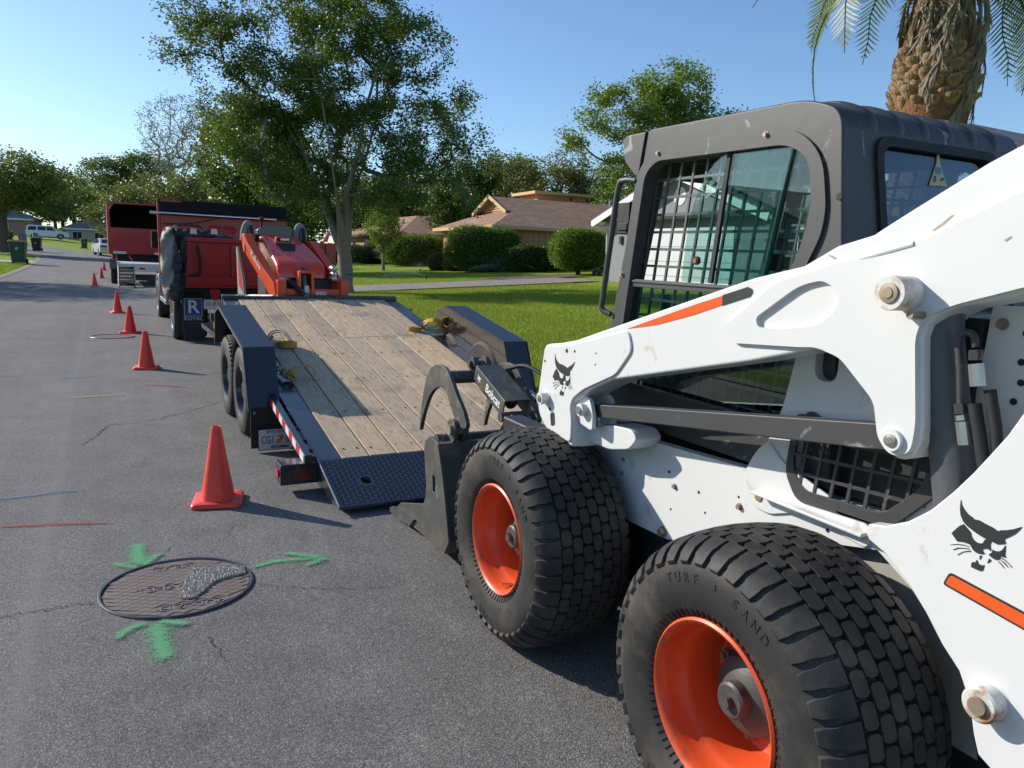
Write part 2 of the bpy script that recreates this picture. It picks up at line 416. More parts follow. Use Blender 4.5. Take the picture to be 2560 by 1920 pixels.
def stroke(name, strokes, mat, parent, z=.005):
    """strokes: list of (points in the street frame, half widths); one paint mark, opacity fades to its rim through UV"""
    vs, fs, uv = [], [], []
    zz = z
    for pts, hw in strokes:
        P = spline(pts, 6); k = len(P); b0 = len(vs); nn = 6
        H = np.interp(np.linspace(0, 1, k), np.linspace(0, 1, len(hw)), hw); H = np.where(H < .034, H*1.25+.012, H*1.45)
        for i in range(k):
            t = (P[min(i+1, k-1)]-P[max(i-1, 0)]).normalized(); nr = Vector((-t[1], t[0]))
            endf = min(1, min(i, k-1-i)/(k*.12)+.05)
            for j in range(nn+1):
                u = j/nn*2-1; q = P[i]+nr*(H[i]*u); w_ = TW(q[0], q[1]); vs.append((w_.x, w_.y, w_.z+zz)); uv.append((1-abs(u))*endf*(.85 if H[i] < .055 else 1))
        for i in range(k-1):
            for j in range(nn):
                a = b0+i*(nn+1)+j; fs.append((a, a+1, a+nn+2, a+nn+1))
        zz += .0015
    me = bpy.data.meshes.new(name); me.from_pydata(vs, [], fs); ul = me.uv_layers.new(name='UVMap')
    for lp in me.loops: ul.data[lp.index].uv = (uv[lp.vertex_index], 0)
    o = raw(name, me, mat, parent)
    if me.polygons[0].normal.z < 0: me.flip_normals()
    return o
m_pg = paintmat('green_spray', (.10, .37, .17), .30, .85); m_pr = paintmat('red_spray', (.30, .055, .05), .30, .8); m_pb = paintmat('blue_spray', (.08, .17, .29), .22, .7); m_py = paintmat('yellow_spray', (.5, .42, .12), .25)
m_seam = paintmat('pale_seam', (.34, .33, .315), .1, .30); m_crk = pm('crack_fill', (.025, .024, .023), .95)
# ---------------------------------------------------------------- paint marks on the road (children of the road)
stroke('green_arrow_mark', [([(4.08, .095), (3.95, .092), (3.76, .09)], [.045, .055, .05]), ([(3.85, -.025), (3.79, .03), (3.74, .09)], [.016, .022, .03]), ([(3.90, .205), (3.83, .15), (3.75, .1)], [.014, .02, .03])], m_pg, road)
stroke('green_arrow_mark', [([(3.535, .55), (3.572, .665), (3.555, .79), (3.532, .92)], [.016, .02, .03, .03]), ([(3.67, .72), (3.61, .80), (3.535, .90)], [.016, .03, .03]), ([(3.46, .785), (3.49, .85), (3.53, .91)], [.016, .026, .03])], m_pg, road)
stroke('green_arrow_mark', [([(2.80, .14), (2.955, .133), (3.16, .125)], [.045, .05, .055]), ([(3.04, -.02), (3.12, .03), (3.15, .1)], [.018, .022, .03]), ([(3.06, .245), (3.11, .185), (3.14, .13)], [.018, .022, .03])], m_pg, road)
stroke('red_paint_line', [([(4.60, -.56), (4.56, -.386), (4.516, -.221), (4.42, .04)], [.01, .026, .026, .008])], m_pr, road)
stroke('blue_paint_line', [([(5.10, -.95), (5.11, -.63), (5.118, -.464), (5.139, -.258), (5.12, -.17)], [.03, .03, .03, .03, .015])], m_pb, road)
stroke('red_paint_line', [([(8.99, .30), (8.849, .558), (8.65, .79)], [.02, .035, .02])], m_pr, road)
stroke('blue_paint_line', [([(9.642, -.5), (9.65, -.3), (9.66, -.1)], [.02, .04, .02])], m_pb, road)
stroke('yellow_paint_line', [([(8.37, -.36), (8.4, -.1), (8.425, .18)], [.02, .03, .015])], m_py, road)
stroke('red_paint_line', [([(9.91, -1.3), (9.9, -1.05), (9.88, -.85)], [.02, .035, .02])], m_pr, road)
stroke('worn_seam', [([(60, -.3), (25, -.1), (21.2, -.16), (17.3, -.335), (12, -.31), (8.6, -.325), (6.5, -.31), (5.3, -.30), (4.1, -.318), (2.5, -.3), (-3, -.3)], [.07]*11)], m_seam, road, .0035)
def crack(pts, wd=.004):
    P = spline(pts, 10); k = len(P); vs, fs = [], []
    for i, p in enumerate(P):
        t = (P[min(i+1, k-1)]-P[max(i-1, 0)]).normalized(); nr = Vector((-t[1], t[0])); p = p+nr*random.uniform(-.012, .012)
        h = wd*random.uniform(.15, .9)*(1 if 0 < i < k-1 else .1)
        for sg in (-1, 1):
            q = p+nr*h*sg; w_ = TW(q[0], q[1]); vs.append((w_.x, w_.y, w_.z+.004))
    fs = [(2*i, 2*i+1, 2*i+3, 2*i+2) for i in range(k-1)]
    b = MB(); b.v = vs; b.f = fs; b.m = [0]*len(fs); return b.build('crack', m_crk, road)
crack([(3.30, -.8), (3.378, -.469), (3.431, -.421), (3.441, -.34), (3.43, -.226), (3.442, -.18), (3.436, -.09)], .005)
crack([(3.346, .537), (3.298, .627), (3.215, .753), (3.161, .885), (3.087, 1.089)], .003)
crack([(6.332, -.196), (6.577, -.112), (6.853, -.044), (6.996, .004), (7.013, .15), (7.169, .411), (7.452, .705), (7.75, .957)], .006)
crack([(7.0, .0), (7.25, .3), (7.4, .5), (7.5, .6)], .003); crack([(3.79, .02), (3.86, .17), (4.0, .26)], .003); crack([(2.95, .30), (2.80, .32), (2.72, .34)], .003)
crack([(3.8, .4), (4.0, .5), (4.2, .6)], .002); crack([(12.6, -2.6), (12.4, -1.5), (12.8, -.4)], .006)

# ---------------------------------------------------------------- manhole covers
m_iron = pm('rusty_iron', (.19, .15, .13), .6, .2, var=.35, vs=9, bump=.25, bs=120, dirt=(.22, .12, .075), dth=(.5, .75), ds=7)
m_ring = pm('iron_ring', (.11, .11, .12), .45, .7, var=.3, vs=15, bump=.2, bs=90)
m_grit = pm('cement_debris', (.50, .465, .41), .95, var=.35, vs=60, bump=.8, bs=160)
def manhole(a, s, r, label, letters=True):
    p = TW(a, s); t = thing('manhole_cover', label, 'manhole cover', p, TH, 'manhole covers in the road')
    b = MB(); b.lathe([(r*1.0, -.02), (r*1.0, .006), (r*.99, .010), (r*.965, .010), (r*.955, .002), (r*.955, -.02)], 'z', (0, 0, 0), 64); b.build('frame_ring', m_ring, t)
    b = MB(); b.lathe([(1e-5, .002), (r*.938, .002), (r*.945, -.01)], 'z', (0, 0, 0), 64); cov = b.build('cover', m_iron, t)
    b = MB(); sp = .0335; al = R(28.3); d1 = Vector((math.cos(al), math.sin(al))); d2 = Vector((math.cos(al), -math.sin(al)))
    lp = sp/math.sin(2*al); g = .955
    boxes = [(-.07, .25, .21), (-.02, .34, .20), (.04, .0, 0)] if letters else []
    for i in range(-24, 25):
        for j in range(-24, 25):
            c = d1*(i*lp)+d2*(j*lp)
            if c.length > r*.90: continue
            if letters and ((abs(c.y+.21) < .022 and -.09 < c.x < .165) or (abs(c.y) < .026 and -.15 < c.x < .13) or (abs(c.y-.215) < .02 and -.09 < c.x < .10)): continue
            q = [c+(d1*u+d2*v)*(lp/2*g) for u, v in ((-1, -1), (1, -1), (1, 1), (-1, 1))]; q2 = [c+(d1*u+d2*v)*(lp/2*g*.955) for u, v in ((-1, -1), (1, -1), (1, 1), (-1, 1))]
            b.add([(x.x, x.y, .002) for x in q]+[(x.x, x.y, .0048) for x in q2], [(4, 5, 6, 7), (0, 1, 5, 4), (1, 2, 6, 5), (2, 3, 7, 6), (3, 0, 4, 7)])
    tag(b.build('tread_pattern', m_iron, cov, None), kind='stuff')
    if letters:
        for body, y, sz, x in (('VULCAN', -.215, .045, .04), ('SEWER', -.0, .055, -.01), ('VM 37', .215, .04, .0)):
            text('raised_lettering', body, sz, pm('worn_iron', (.30, .27, .25), .45, .5, var=.2), cov, basis((x, y, .0045), (-1, 0, 0), (0, -1, 0)), .0015, .0, stretch=1.5)
            b = MB(); hw = {'VULCAN': .125, 'SEWER': .14, 'VM 37': .095}[body]; o_ = rnd_poly([(x-hw, y-.024), (x+hw, y-.024), (x+hw, y+.024), (x-hw, y+.024)], .01)
            i_ = rnd_poly([(x-hw+.004, y-.02), (x+hw-.004, y-.02), (x+hw-.004, y+.02), (x-hw+.004, y+.02)], .008)
            b.prism(o_, 'z', .0015, .0055, [i_]); b.build('lettering_frame', m_iron, cov)
        # crumbled cement spilled over the cover
        out = [(-.002, -.12), (.066, .13), (.11, .145), (.275, .09), (.285, .02), (.16, -.02), (.08, -.13), (.04, -.16)]
        b = MB(); pts = spline(out, 5, True); cx = Vector((.12, .03))
        for k in range(7000):
            q = Vector((random.uniform(-.01, .29), random.uniform(-.17, .155))); inside = False
            for i in range(len(pts)):
                p_, r_ = pts[i], pts[i-1]
                if (p_.y > q.y) != (r_.y > q.y) and q.x < (r_.x-p_.x)*(q.y-p_.y)/(r_.y-p_.y)+p_.x: inside = not inside
            if not inside: continue
            rr = random.uniform(.003, .009); z = .0055+random.random()**2*.008
            a_ = random.uniform(0, 6.28)
            b.add([(q.x+rr*math.cos(a_+j*2.1), q.y+rr*math.sin(a_+j*2.1), z) for j in range(3)]+[(q.x, q.y, z+rr)], [(0, 1, 3), (1, 2, 3), (2, 0, 3), (2, 1, 0)])
        b.prism([(cx.x+(q.x-cx.x)*.93, cx.y+(q.y-cx.y)*.93) for q in pts], 'z', .003, .0058); tag(b.build('cement_crumbs', m_grit, cov, None), 'crumbled grey cement spilled on the cover', kind='stuff')
    return t
manhole(3.466, .235, .316, 'round rusty sewer cover with crumbled cement and green arrows around it')
manhole(13.95, .10, .33, 'distant dark manhole cover near the rear wheel of the red dump truck', False)

# ---------------------------------------------------------------- traffic cones
m_cone = pm('cone_orange', (.90, .06, .03), .45, var=.16, vs=6, dirt=(.34, .03, .025), dth=(.56, .74), ds=11, coat=.1, scr=(.12, .02, .02), ss=4)
m_cone2 = pm('cone_neon', (.95, .02, .012), .35, var=.06, vs=6, coat=.2)
m_rim = pm('cone_base_edge', (.70, .10, .09), .5, var=.2, vs=12, dirt=(.3, .06, .05), ds=20)
def make_cone():
    t = thing('traffic_cone', 'x', 'traffic cone', group='orange traffic cones along the parked trucks')
    b = MB(); q = rnd_poly([(-.14, -.14), (.14, -.14), (.14, .14), (-.14, .14)], .035, 5)
    n_ = len(q)
    lay = [(1.0, 0), (1.0, .012), (.975, .022), (.93, .026), (.62, .030)]
    for sc_, z in lay: b.v += [(x*sc_, y*sc_, z) for x, y in q]
    b.f = [(i*n_+j, i*n_+(j+1) % n_, (i+1)*n_+(j+1) % n_, (i+1)*n_+j) for i in range(len(lay)-1) for j in range(n_)]+[tuple(range(n_))[::-1], tuple(range(4*n_, 5*n_))]; b.m = [0]*len(b.f)
    b.build('base', m_cone, t, 50)
    b = MB()
    # rounded-square foot turning into a round tip
    lv = []; N = 32
    for z, r_, sq in ((.028, .102, .55), (.045, .093, .5), (.10, .084, .35), (.2, .067, .2), (.30, .051, .1), (.40, .036, .0), (.437, .0305, 0), (.452, .0285, 0), (.457, .026, 0), (.455, .021, 0), (.40, .019, 0)):
        for j in range(N):
            a = 2*math.pi*j/N; k = 1+sq*.16*(1-abs(math.cos(2*a)))*1.0
            b.v.append((r_*k*math.cos(a), r_*k*math.sin(a), z))
    b.f = [(i*N+j, i*N+(j+1) % N, (i+1)*N+(j+1) % N, (i+1)*N+j) for i in range(10) for j in range(N)]+[tuple(range(10*N, 11*N))]; b.m = [0]*len(b.f)
    b.build('cone_body', m_cone, t, 60)
    return t
cone0 = make_cone()
CONES = [((-1.721, 4.314), 16, 'nearest large orange cone with scuffs, beside the trailer ramp'), ((-4.50, 9.18), 20, 'second orange cone beside the near trailer wheels'),
 ((-6.60, 12.95), 5, 'bright red-orange cone just behind the distant manhole cover'), ((-8.80, 16.75), 38, 'orange cone beside the dump truck, just in front of the tree shadow'),
 ((-14.98, 27.04), 12, 'small orange cone standing in the tree shadow by the far trailer ramp'), ((-18.09, 33.24), 30, 'small orange cone level with the far trailer wheel'), ((-22.68, 41.98), 10, 'farthest small orange cone, nearest to the white sedan')]
for i, ((x, y), rz, lab) in enumerate(CONES):
    c = cone0 if i == 0 else copy_tree(cone0)
    c.location = (x, y, zg(x, y)+.004); c.rotation_euler = (0, 0, R(rz)); c['label'] = lab
    if i in (2, 6):
        for ch in c.children:
            ch.data = ch.data.copy(); ch.data.materials[0] = m_cone2
# ================================================================ the white skid steer loader (x right, y forward, z up from its front left hub)
m_white = pm('white_paint', (.67, .675, .665), .36, var=.025, vs=3, coat=.25, dirt=(.50, .45, .37), dth=(.64, .86), ds=5, spec=.5, scr=(.42, .38, .33), ss=1.3)
m_grey = pm('charcoal_plastic', (.043, .044, .046), .5, var=.12, vs=6, bump=.08, bs=260, dirt=(.085, .085, .085), dth=(.62, .8), ds=9, scr=(.30, .29, .28), ss=2.2)
m_dark = pm('black_steel', (.022, .022, .024), .5, var=.2, vs=8)
m_black = pm('dull_black', (.012, .012, .013), .7, var=.2, vs=8)
m_rub = pm('tyre_rubber', (.026, .0255, .025), .62, var=.25, vs=9, bump=.15, bs=150, dirt=(.095, .083, .070), dth=(.46, .74), ds=5, spec=.35)
m_orange = pm('rim_orange', (.68, .085, .02), .42, var=.10, vs=5, coat=.15, dirt=(.22, .05, .025), dth=(.58, .8), ds=8, scr=(.25, .12, .07), ss=3)
m_hub = pm('hub_grey', (.085, .083, .08), .5, .3, var=.2, vs=14, bump=.15, bs=120, dirt=(.17, .12, .07), dth=(.58, .75), ds=10)
m_steel = pm('zinc_steel', (.50, .49, .46), .32, .9, var=.15, vs=20)
m_rust = pm('rusty_bolt', (.30, .24, .17), .55, .4, var=.4, vs=30)
m_decal = pm('decal_black', (.028, .030, .032), .4, var=.15, vs=20); m_decor = pm('decal_orange', (.74, .10, .015), .35, var=.06, vs=10)
m_bucket = pm('bucket_paint', (.070, .073, .068), .5, .15, var=.25, vs=7, bump=.12, bs=70, dirt=(.19, .155, .10), dth=(.50, .74), ds=6, scr=(.25, .24, .22), ss=3)
m_gl = glass('cab_glass', (.70, .86, .83)); m_gl2 = glass('rear_glass', (.38, .52, .62))
m_wrust = pm('white_rusting', (.62, .61, .58), .45, var=.08, vs=6, dirt=(.30, .14, .055), dth=(.50, .66), ds=16)
SKL = Vector((-.043, 2.784, 0)); SKR = R(27.2)
ld = thing('skid_steer_loader', 'white skid steer loader with orange rims and charcoal cab at right', 'loader', SKL, SKR)
RT = .425
def tread_lug(b, u0, x0, ul, xl, rt, rb, c=.28, shrink=.84):
    """one tread block: u = arc position (rad), x across"""
    o = []
    for sc_, r_ in ((1, rb), (shrink, rt)):
        for (p, q) in ((-1, -1+c*2), (-1+c, -1), (1-c, -1), (1, -1+c*2), (1, 1-c*2), (1-c, 1), (-1+c, 1), (-1, 1-c*2)):
            a = u0+p*sc_*ul/2/RT; o.append((x0+q*sc_*xl/2, r_(x0+q*sc_*xl/2)*math.cos(a), r_(x0+q*sc_*xl/2)*math.sin(a)))
    b.add(o, [tuple(range(8, 16))]+[(i, (i+1) % 8, 8+(i+1) % 8, 8+i) for i in range(8)])
def make_wheel(parent):
    b = MB(); rim = [(.212, .022), (.216, .012), (.216, .002), (.210, -.003), (.203, .001), (.197, .012), (.193, .035), (.191, .065), (.182, .078), (.176, .095), (.174, .17), (.166, .192), (.150, .200), (.125, .203), (.09, .203)]
    b.lathe(rim+[(.09, .215), (.17, .212), (.19, .19), (.205, .10), (.212, .03)], 'x', (0, 0, 0), 64, True); wh = b.build('wheel', m_orange, parent, 40)
    xm = .178
    half = [(.212, .018), (.222, .004), (.245, -.010), (.285, -.020), (.325, -.020), (.355, -.012), (.378, .002), (.392, .018), (.400, .040), (.405, .08), (.408, .13)]
    prof = half+[(.408, xm)]+[(r_, 2*xm-x) for r_, x in reversed(half)]
    b = MB(); b.lathe(prof, 'x', (0, 0, 0), 72)
    # fine ribs on the bead
    for k in range(72):
        a = 2*math.pi*k/72; d = Vector((0, math.cos(a), math.sin(a))); b.beam(d*.219+Vector((.004, 0, 0)), d*.238+Vector((-.0085, 0, 0)), .0015, .003, (1, 0, 0))
    b.build('tyre', m_rub, wh, 40)
    crown = lambda d: (lambda x: RT-d-.016*((x-xm)/.15)**2)
    b = MB(); N = 42
    for row in range(6):
        x0 = .078+.04*row
        for k in range(N):
            tread_lug(b, 2*math.pi*(k+(.5 if row % 2 else 0))/N+random.uniform(-.004, .004), x0, .0605, .0395, crown(0), crown(.018), .24, .90)
    for sd in (0, 1):
        for k in range(N):
            a = 2*math.pi*(k+(.5 if sd == 0 else 0))/N; hw = .0265/RT
            pr = [(.425-.016*((.055-xm)/.15)**2, .054), (.404, .026), (.392, .006), (.376, -.010), (.360, -.0195), (.352, -.0165)]
            inn = [(.392, .054), (.385, .03), (.375, .012), (.36, .002), (.35, -.005), (.345, -.008)]
            if sd: pr = [(r_, 2*xm-x) for r_, x in pr]; inn = [(r_, 2*xm-x) for r_, x in inn]
            L = len(pr); vs = []
            for s_ in (-1, 1):
                for i, (r_, x) in enumerate(pr):
                    w_ = hw*s_*(1 if i < 2 else (.80 if i < 4 else .62)); vs.append((x, r_*math.cos(a+w_), r_*math.sin(a+w_)))
                for i, (r_, x) in enumerate(inn):
                    w_ = hw*1.12*s_*(1 if i < 2 else .85); vs.append((x, r_*math.cos(a+w_), r_*math.sin(a+w_)))
            M_ = 2*L
            fs = [(i, i+1, M_+i+1, M_+i) for i in range(L-1)]
            for o_ in (0, M_): fs += [(o_+i, o_+L+i, o_+L+i+1, o_+i+1) for i in range(L-1)]
            fs += [(0, L, M_+L, M_), (L-1, M_+L-1, M_+2*L-1, 2*L-1)]
            b.add(vs, fs)
    tag(b.build('tread', m_rub, wh, 30), kind='stuff')
    b = MB(); b.lathe([(1e-5, .068), (.04, .068), (.046, .074), (.046, .10), (.088, .112), (.098, .122), (.098, .16), (.112, .165), (.118, .172), (.118, .204)], 'x', (0, 0, 0), 40); hb = b.build('hub', m_hub, wh, 30)
    b = MB(); b.cyl((0, 0, 0), 'x', .017, .052, .07, 6); b.build('hub_bolt', m_hub, wh, 30)
    for k in range(8):
        a = 2*math.pi*k/8+.2; y, z = .142*math.cos(a), .142*math.sin(a)
        b = MB(); b.cyl((0, y, z), 'x', .016, .180, .203, 6); b.cyl((0, y, z), 'x', .008, .168, .185, 8); b.build('lug_nut', m_rust, wh, 30)
    b = MB(); b.tube([(.07, -.10, -.158), (.02, -.095, -.152)], .005, 6); b.build('valve_stem', m_steel, wh)
    # moulded lettering on the sidewall
    first = True
    pieces = []
    for wd, a0 in (('TURF + SAND', 92), ('TURF + SAND', 272)):
        for i, ch in enumerate(wd):
            if ch == ' ': continue
            pieces.append((ch, R(a0-31+i*6.2)))
    mbm = bmesh.new()
    for ch, a in pieces:
        rad = Vector((0, math.cos(a), math.sin(a)))
        o = text('tmp', ch, .034, None, None, basis(rad*.318+Vector((-.0205, 0, 0)), Vector((0, -math.sin(a), math.cos(a))), rad), .0010, .0002)
        mbm.from_mesh(o.data); me_ = o.data; bpy.data.objects.remove(o); bpy.data.meshes.remove(me_)
    me = bpy.data.meshes.new('sidewall_lettering'); mbm.to_mesh(me); mbm.free(); tag(raw('sidewall_lettering', me, m_rub, wh), kind='stuff')
    return wh
WB = 1.21; MC = .83      # wheelbase, centre line of the machine
w1 = make_wheel(ld); w1.location = (0, 0, .418); w1.rotation_euler = (R(24), 0, 0)
w2 = copy_tree(w1, ld); w2.location = (0, -WB, .418); w2.rotation_euler = (R(0), 0, 0)
for y in (0, -WB):
    q = copy_tree(w1, ld); q.location = (2*MC, y, .418); q.rotation_euler = (R(50 if y else 10), 0, R(180))
def mir(pts): return pts
def both(fn):
    fn(lambda x: x, False); fn(lambda x: 2*MC-x, True)
def xp(b, poly, x0, x1, m_, holes=()):
    lo, hi = sorted((m_(x0), m_(x1))); b.prism(poly, 'x', lo, hi, holes)
# ---- chassis
slot = rnd_poly([(-1.072, 1.31), (-1.145, 1.31), (-1.145, 1.198), (-1.072, 1.198)], .034)
gril = rnd_poly([(-1.04, 1.08), (-1.03, .93), (-1.075, .876), (-1.34, .895), (-1.42, .97), (-1.45, 1.03), (-1.45, 1.08)], .03)
body_poly = [(.30, .42), (.30, .80), (.10, .868), (0, .876), (-.3, .864), (-.55, .876), (-.862, .893), (-.905, .95), (-.95, 1.03), (-.975, 1.105), (-1.007, 1.26), (-1.03, 1.345), (-1.62, 1.42), (-1.75, 1.42), (-1.75, .70), (-1.5, .70), (-1.32, .805), (-1.166, .768), (-1.05, .735), (-.84, .66), (-.70, .60), (-.60, .565), (-.512, .546), (-.24, .535), (-.05, .42)]
for sgn in (0, 1):
    b = MB(); mm = (lambda x: x) if not sgn else (lambda x: 2*MC-x)
    xp(b, body_poly, .41, .45, mm, [slot, gril]); b.build('chassis_side', m_white, ld, 30, .004)
b = MB(); b.box(.455, 2*MC-.455, -1.68, .34, .28, .862); b.build('chassis_light_block', m_black, ld, 30)  # black box added inside the chassis to block light
b = MB(); b.box(.49, 2*MC-.49, -1.72, -1.06, .863, 1.40); b.build('engine_cover', m_dark, ld, 30, .03)
b = MB(); b.prism([(-.62, .40), (-.56, .615), (-.60, .64), (-.75, .655), (-1.0, .74), (-1.2, .80), (-1.5, .80), (-1.6, .4)], 'x', .452, .47); b.build('rear_inner_fender', pm('warm_grey', (.34, .33, .30), .5, var=.1), ld, 30)
for y in (0, -WB):
    b = MB(); b.cyl((0, y, .418), 'x', .10, .205, .45, 24); b.cyl((0, y, .418), 'x', .10, 2*MC-.45, 2*MC-.205, 24); b.build('axle', m_hub, ld, 40)
# grille over the engine side
b = MB(); gout = rnd_poly([(-1.03, 1.10), (-1.015, .925), (-1.065, .855), (-1.35, .870), (-1.46, .99), (-1.475, 1.06), (-1.44, 1.10)], .03)
ginn = rnd_poly([(-1.05, 1.085), (-1.04, .945), (-1.085, .893), (-1.33, .905), (-1.41, .985), (-1.43, 1.03), (-1.42, 1.085)], .03)
b.prism(gout, 'x', .398, .409, [ginn]); gr = b.build('side_grille', m_grey, ld, 30, .003)
b = MB()
for k in range(7):
    y = -1.09-k*.052; b.beam((.403, y+.025, .87), (.403, y, 1.095), .009, .007, (1, 0, 0))
for k in range(4): b.beam((.4035, -1.035, .935+k*.05), (.4035, -1.43, .955+k*.055), .009, .007, (1, 0, 0))
b.build('grille_bars', m_grey, gr, 30)
b = MB(); b.box(.60, .62, -1.47, -1.03, .86, 1.10); b.build('grille_backing', m_black, gr)
b = MB(); b.beam((.56, -1.05, .865), (.56, -1.42, .885), .2, .015); b.build('engine_ledge', m_white, ld, 30)
# pressed ledge and weld bead on the chassis side
b = MB(); b.hexa([(.36, -.93, .842), (.41, -.93, .842), (.41, -1.30, .835), (.37, -1.30, .835)], [(.36, -.93, .85), (.41, -.93, .85), (.41, -1.30, .845), (.37, -1.30, .845)]); b.build('side_ledge', m_white, ld, 30, .003)
b = MB(); b.prism(rnd_poly([(-.865, .90), (-.862, .835), (-.90, .79), (-.97, .785), (-1.05, .815), (-1.12, .822), (-1.30, .80), (-1.30, .86), (-1.0, .95), (-.94, 1.0), (-.90, .96)], .02), 'x', .402, .4105); b.build('gusset_plate', m_white, ld, 30, .003)
b = MB(); b.cyl((0, -.926, .825), 'x', .013, .398, .403, 16); b.build('gusset_hole', m_rust, ld)
bolt = MB(); bolt.cyl((0, 0, 0), 'x', .0105, -.002, .0, 16); bolt.cyl((0, 0, 0), 'x', .0075, -.010, -.001, 6); bolt_me = bolt.mesh('bolt')
hole = MB(); hole.cyl((0, 0, 0), 'x', .006, -.0012, .0, 12); hole_me = hole.mesh('bolt_hole')
bolt_me.materials.append(m_rust); hole_me.materials.append(m_black)
def put(me, name, x, y, z, k=1, par=ld):
    o = bpy.data.objects.new(name, me); col.objects.link(o); o.parent = par; o.location = (x, y, z); o.scale = (k, k, k); return o
for y, z, k in ((-.237, .761, .8), (-.54, .744, 1), (-.846, .769, 1.1), (-.235, .571, 1.6), (-.497, .567, 1.9), (-1.06, .757, 1.1), (-.235, .707, .8)): put(bolt_me, 'bolt', .41, y, z, k)
for y, z, k in ((-.505, .786, 1), (-.66, .759, .9), (-.527, .659, .7), (-.697, .701, .7), (-1.169, .805, 1), (-.838, .797, .7), (-.30, .83, .6)): put(hole_me, 'bolt_hole', .41, y, z, k)
# ---- lift arms
top = [(.12, .952), (.118, .93), (.095, .88), (.05, .838), (-.02, .82), (-.163, .80), (-.163, .861), (-.154, .903), (-.143, .962), (-.17, .985), (-.205, 1.005), (-.233, 1.02), (-.304, 1.056), (-.399, 1.096), (-.748, 1.179), (-1.019, 1.243), (-1.179, 1.287), (-1.235, 1.303), (-1.299, 1.289), (-1.342, 1.266), (-1.37, 1.24), (-1.398, 1.204), (-1.413, 1.176), (-1.422, 1.147), (-1.431, 1.129), (-1.445, 1.107), (-1.468, 1.095), (-1.49, 1.096), (-1.509, 1.113), (-1.518, 1.139), (-1.518, 1.178), (-1.495, 1.36), (-1.50, 1.384), (-1.524, 1.409), (-1.555, 1.425), (-1.641, 1.446), (-1.70, 1.467), (-1.95, 1.50), (-2.1, 1.56), (-2.12, 1.66), (-2.05, 1.74), (-1.90, 1.78), (-1.75, 1.765), (-1.646, 1.73), (-1.581, 1.70), (-1.439, 1.621), (-1.373, 1.583), (-1.35, 1.569), (-1.258, 1.545), (-1.165, 1.497), (-1.003, 1.462), (-.374, 1.273), (-.149, 1.205), (-.04, 1.182), (.037, 1.171), (.070, 1.163), (.083, 1.145)]
tear = rnd_poly([(-1.040, 1.362), (-1.17, 1.449), (-1.245, 1.468), (-1.292, 1.435), (-1.285, 1.395), (-1.24, 1.360), (-1.13, 1.340), (-1.05, 1.338)], .03, 4)
cover1 = rnd_poly([(.10, .955), (.06, 1.155), (-.15, 1.19), (-.48, 1.275), (-.507, 1.21), (-.424, 1.118), (-.23, 1.035), (-.16, .99), (-.145, .955), (-.16, .90), (-.16, .82), (.03, .84), (.09, .89)], .025)
cover2 = rnd_poly([(-.922, 1.325), (-.96, 1.287), (-1.19, 1.303), (-1.24, 1.309), (-1.31, 1.293), (-1.41, 1.21), (-1.43, 1.13), (-1.47, 1.1), (-1.51, 1.12), (-1.513, 1.18), (-1.488, 1.36), (-1.50, 1.40), (-1.56, 1.43), (-1.7, 1.475), (-2.05, 1.56), (-2.05, 1.68), (-1.85, 1.73), (-1.48, 1.557), (-1.264, 1.502), (-1.10, 1.455)], .02)
for sgn in (0, 1):
    mm = (lambda x: x) if not sgn else (lambda x: 2*MC-x)
    b = MB(); xp(b, top, .226, .345, mm); arm = b.build('lift_arm', m_white, ld, 30, .010, 3)
    b = MB(); xp(b, cover1, .218, .2262, mm); b.build('front_arm_plate', m_white, arm, 30, .004)
    b = MB(); xp(b, cover2, .212, .2262, mm, [tear]); c2 = b.build('rear_arm_plate', m_white, arm, 30)
    if sgn: continue
    # stripes, emblem, pins
    b = MB(); b.prism([(-.467, 1.277), (-.62, 1.3255), (-.80, 1.3815), (-.992, 1.436), (-1.004, 1.432), (-1.007, 1.424), (-1.0, 1.416), (-.786, 1.348), (-.62, 1.304)], 'x', .2245, .2255); b.build('orange_flash_decal', m_decor, arm)
    b = MB(); b.prism([(-.90, 1.4115), (-.992, 1.4385), (-1.006, 1.434), (-1.0095, 1.425), (-1.002, 1.414), (-.90, 1.383)], 'x', .2235, .2250); b.build('flash_end_decal', m_decal, arm)
    for (y, z, r_, pj) in ((-1.462, 1.4475, .036, .062), (-1.468, 1.137, .024, .012), (.028, .958, .024, .03)):
        b = MB(); b.lathe([(.0001, .214-pj), (r_*.96, .214-pj), (r_, .214-pj+.004), (r_, .216), (r_*1.35, .2165)], 'x', (0, y, z), 32); bs_ = b.build('pivot_boss', m_wrust if pj > .05 else m_white, arm, 40)
        b = MB(); b.lathe([(.0001, .213-pj-.006), (r_*.30, .213-pj-.006), (r_*.34, .213-pj-.004), (r_*.58, .213-pj-.003), (r_*.58, .2135-pj+.002)], 'x', (0, y, z), 24); b.build('pivot_pin', m_rust if pj > .02 else m_steel, bs_, 30)
    b = MB(); b.cyl((0, -1.50, 1.405), 'x', .008, .17, .214, 8); b.build('grease_fitting', m_rust, arm)
    for y, z, k in ((-.16, 1.165, .9), (-.30, 1.175, .6), (-.30, 1.135, .6), (.055, 1.10, .9), (-.105, 1.16, 1.3), (-.0, .92, 1.2)): put(hole_me, 'bolt_hole', .218, y, z, k, arm)
    b = MB(); b.tube(spline([(.2181, -1.32, 1.512), (.2135, -1.40, 1.5335), (.2135, -1.46, 1.549)], 4), .006, 8); b.build('weld_bead', m_white, arm)
    b = MB(); b.prism(rnd_poly([(-.005, .905), (-.035, .915), (-.045, .865), (-.015, .855)], .01), 'x', .2165, .2181); b.build('arm_slot', m_black, arm)
m_chip = pm('chipped_paint', (.42, .34, .27), .8, var=.5, vs=40)
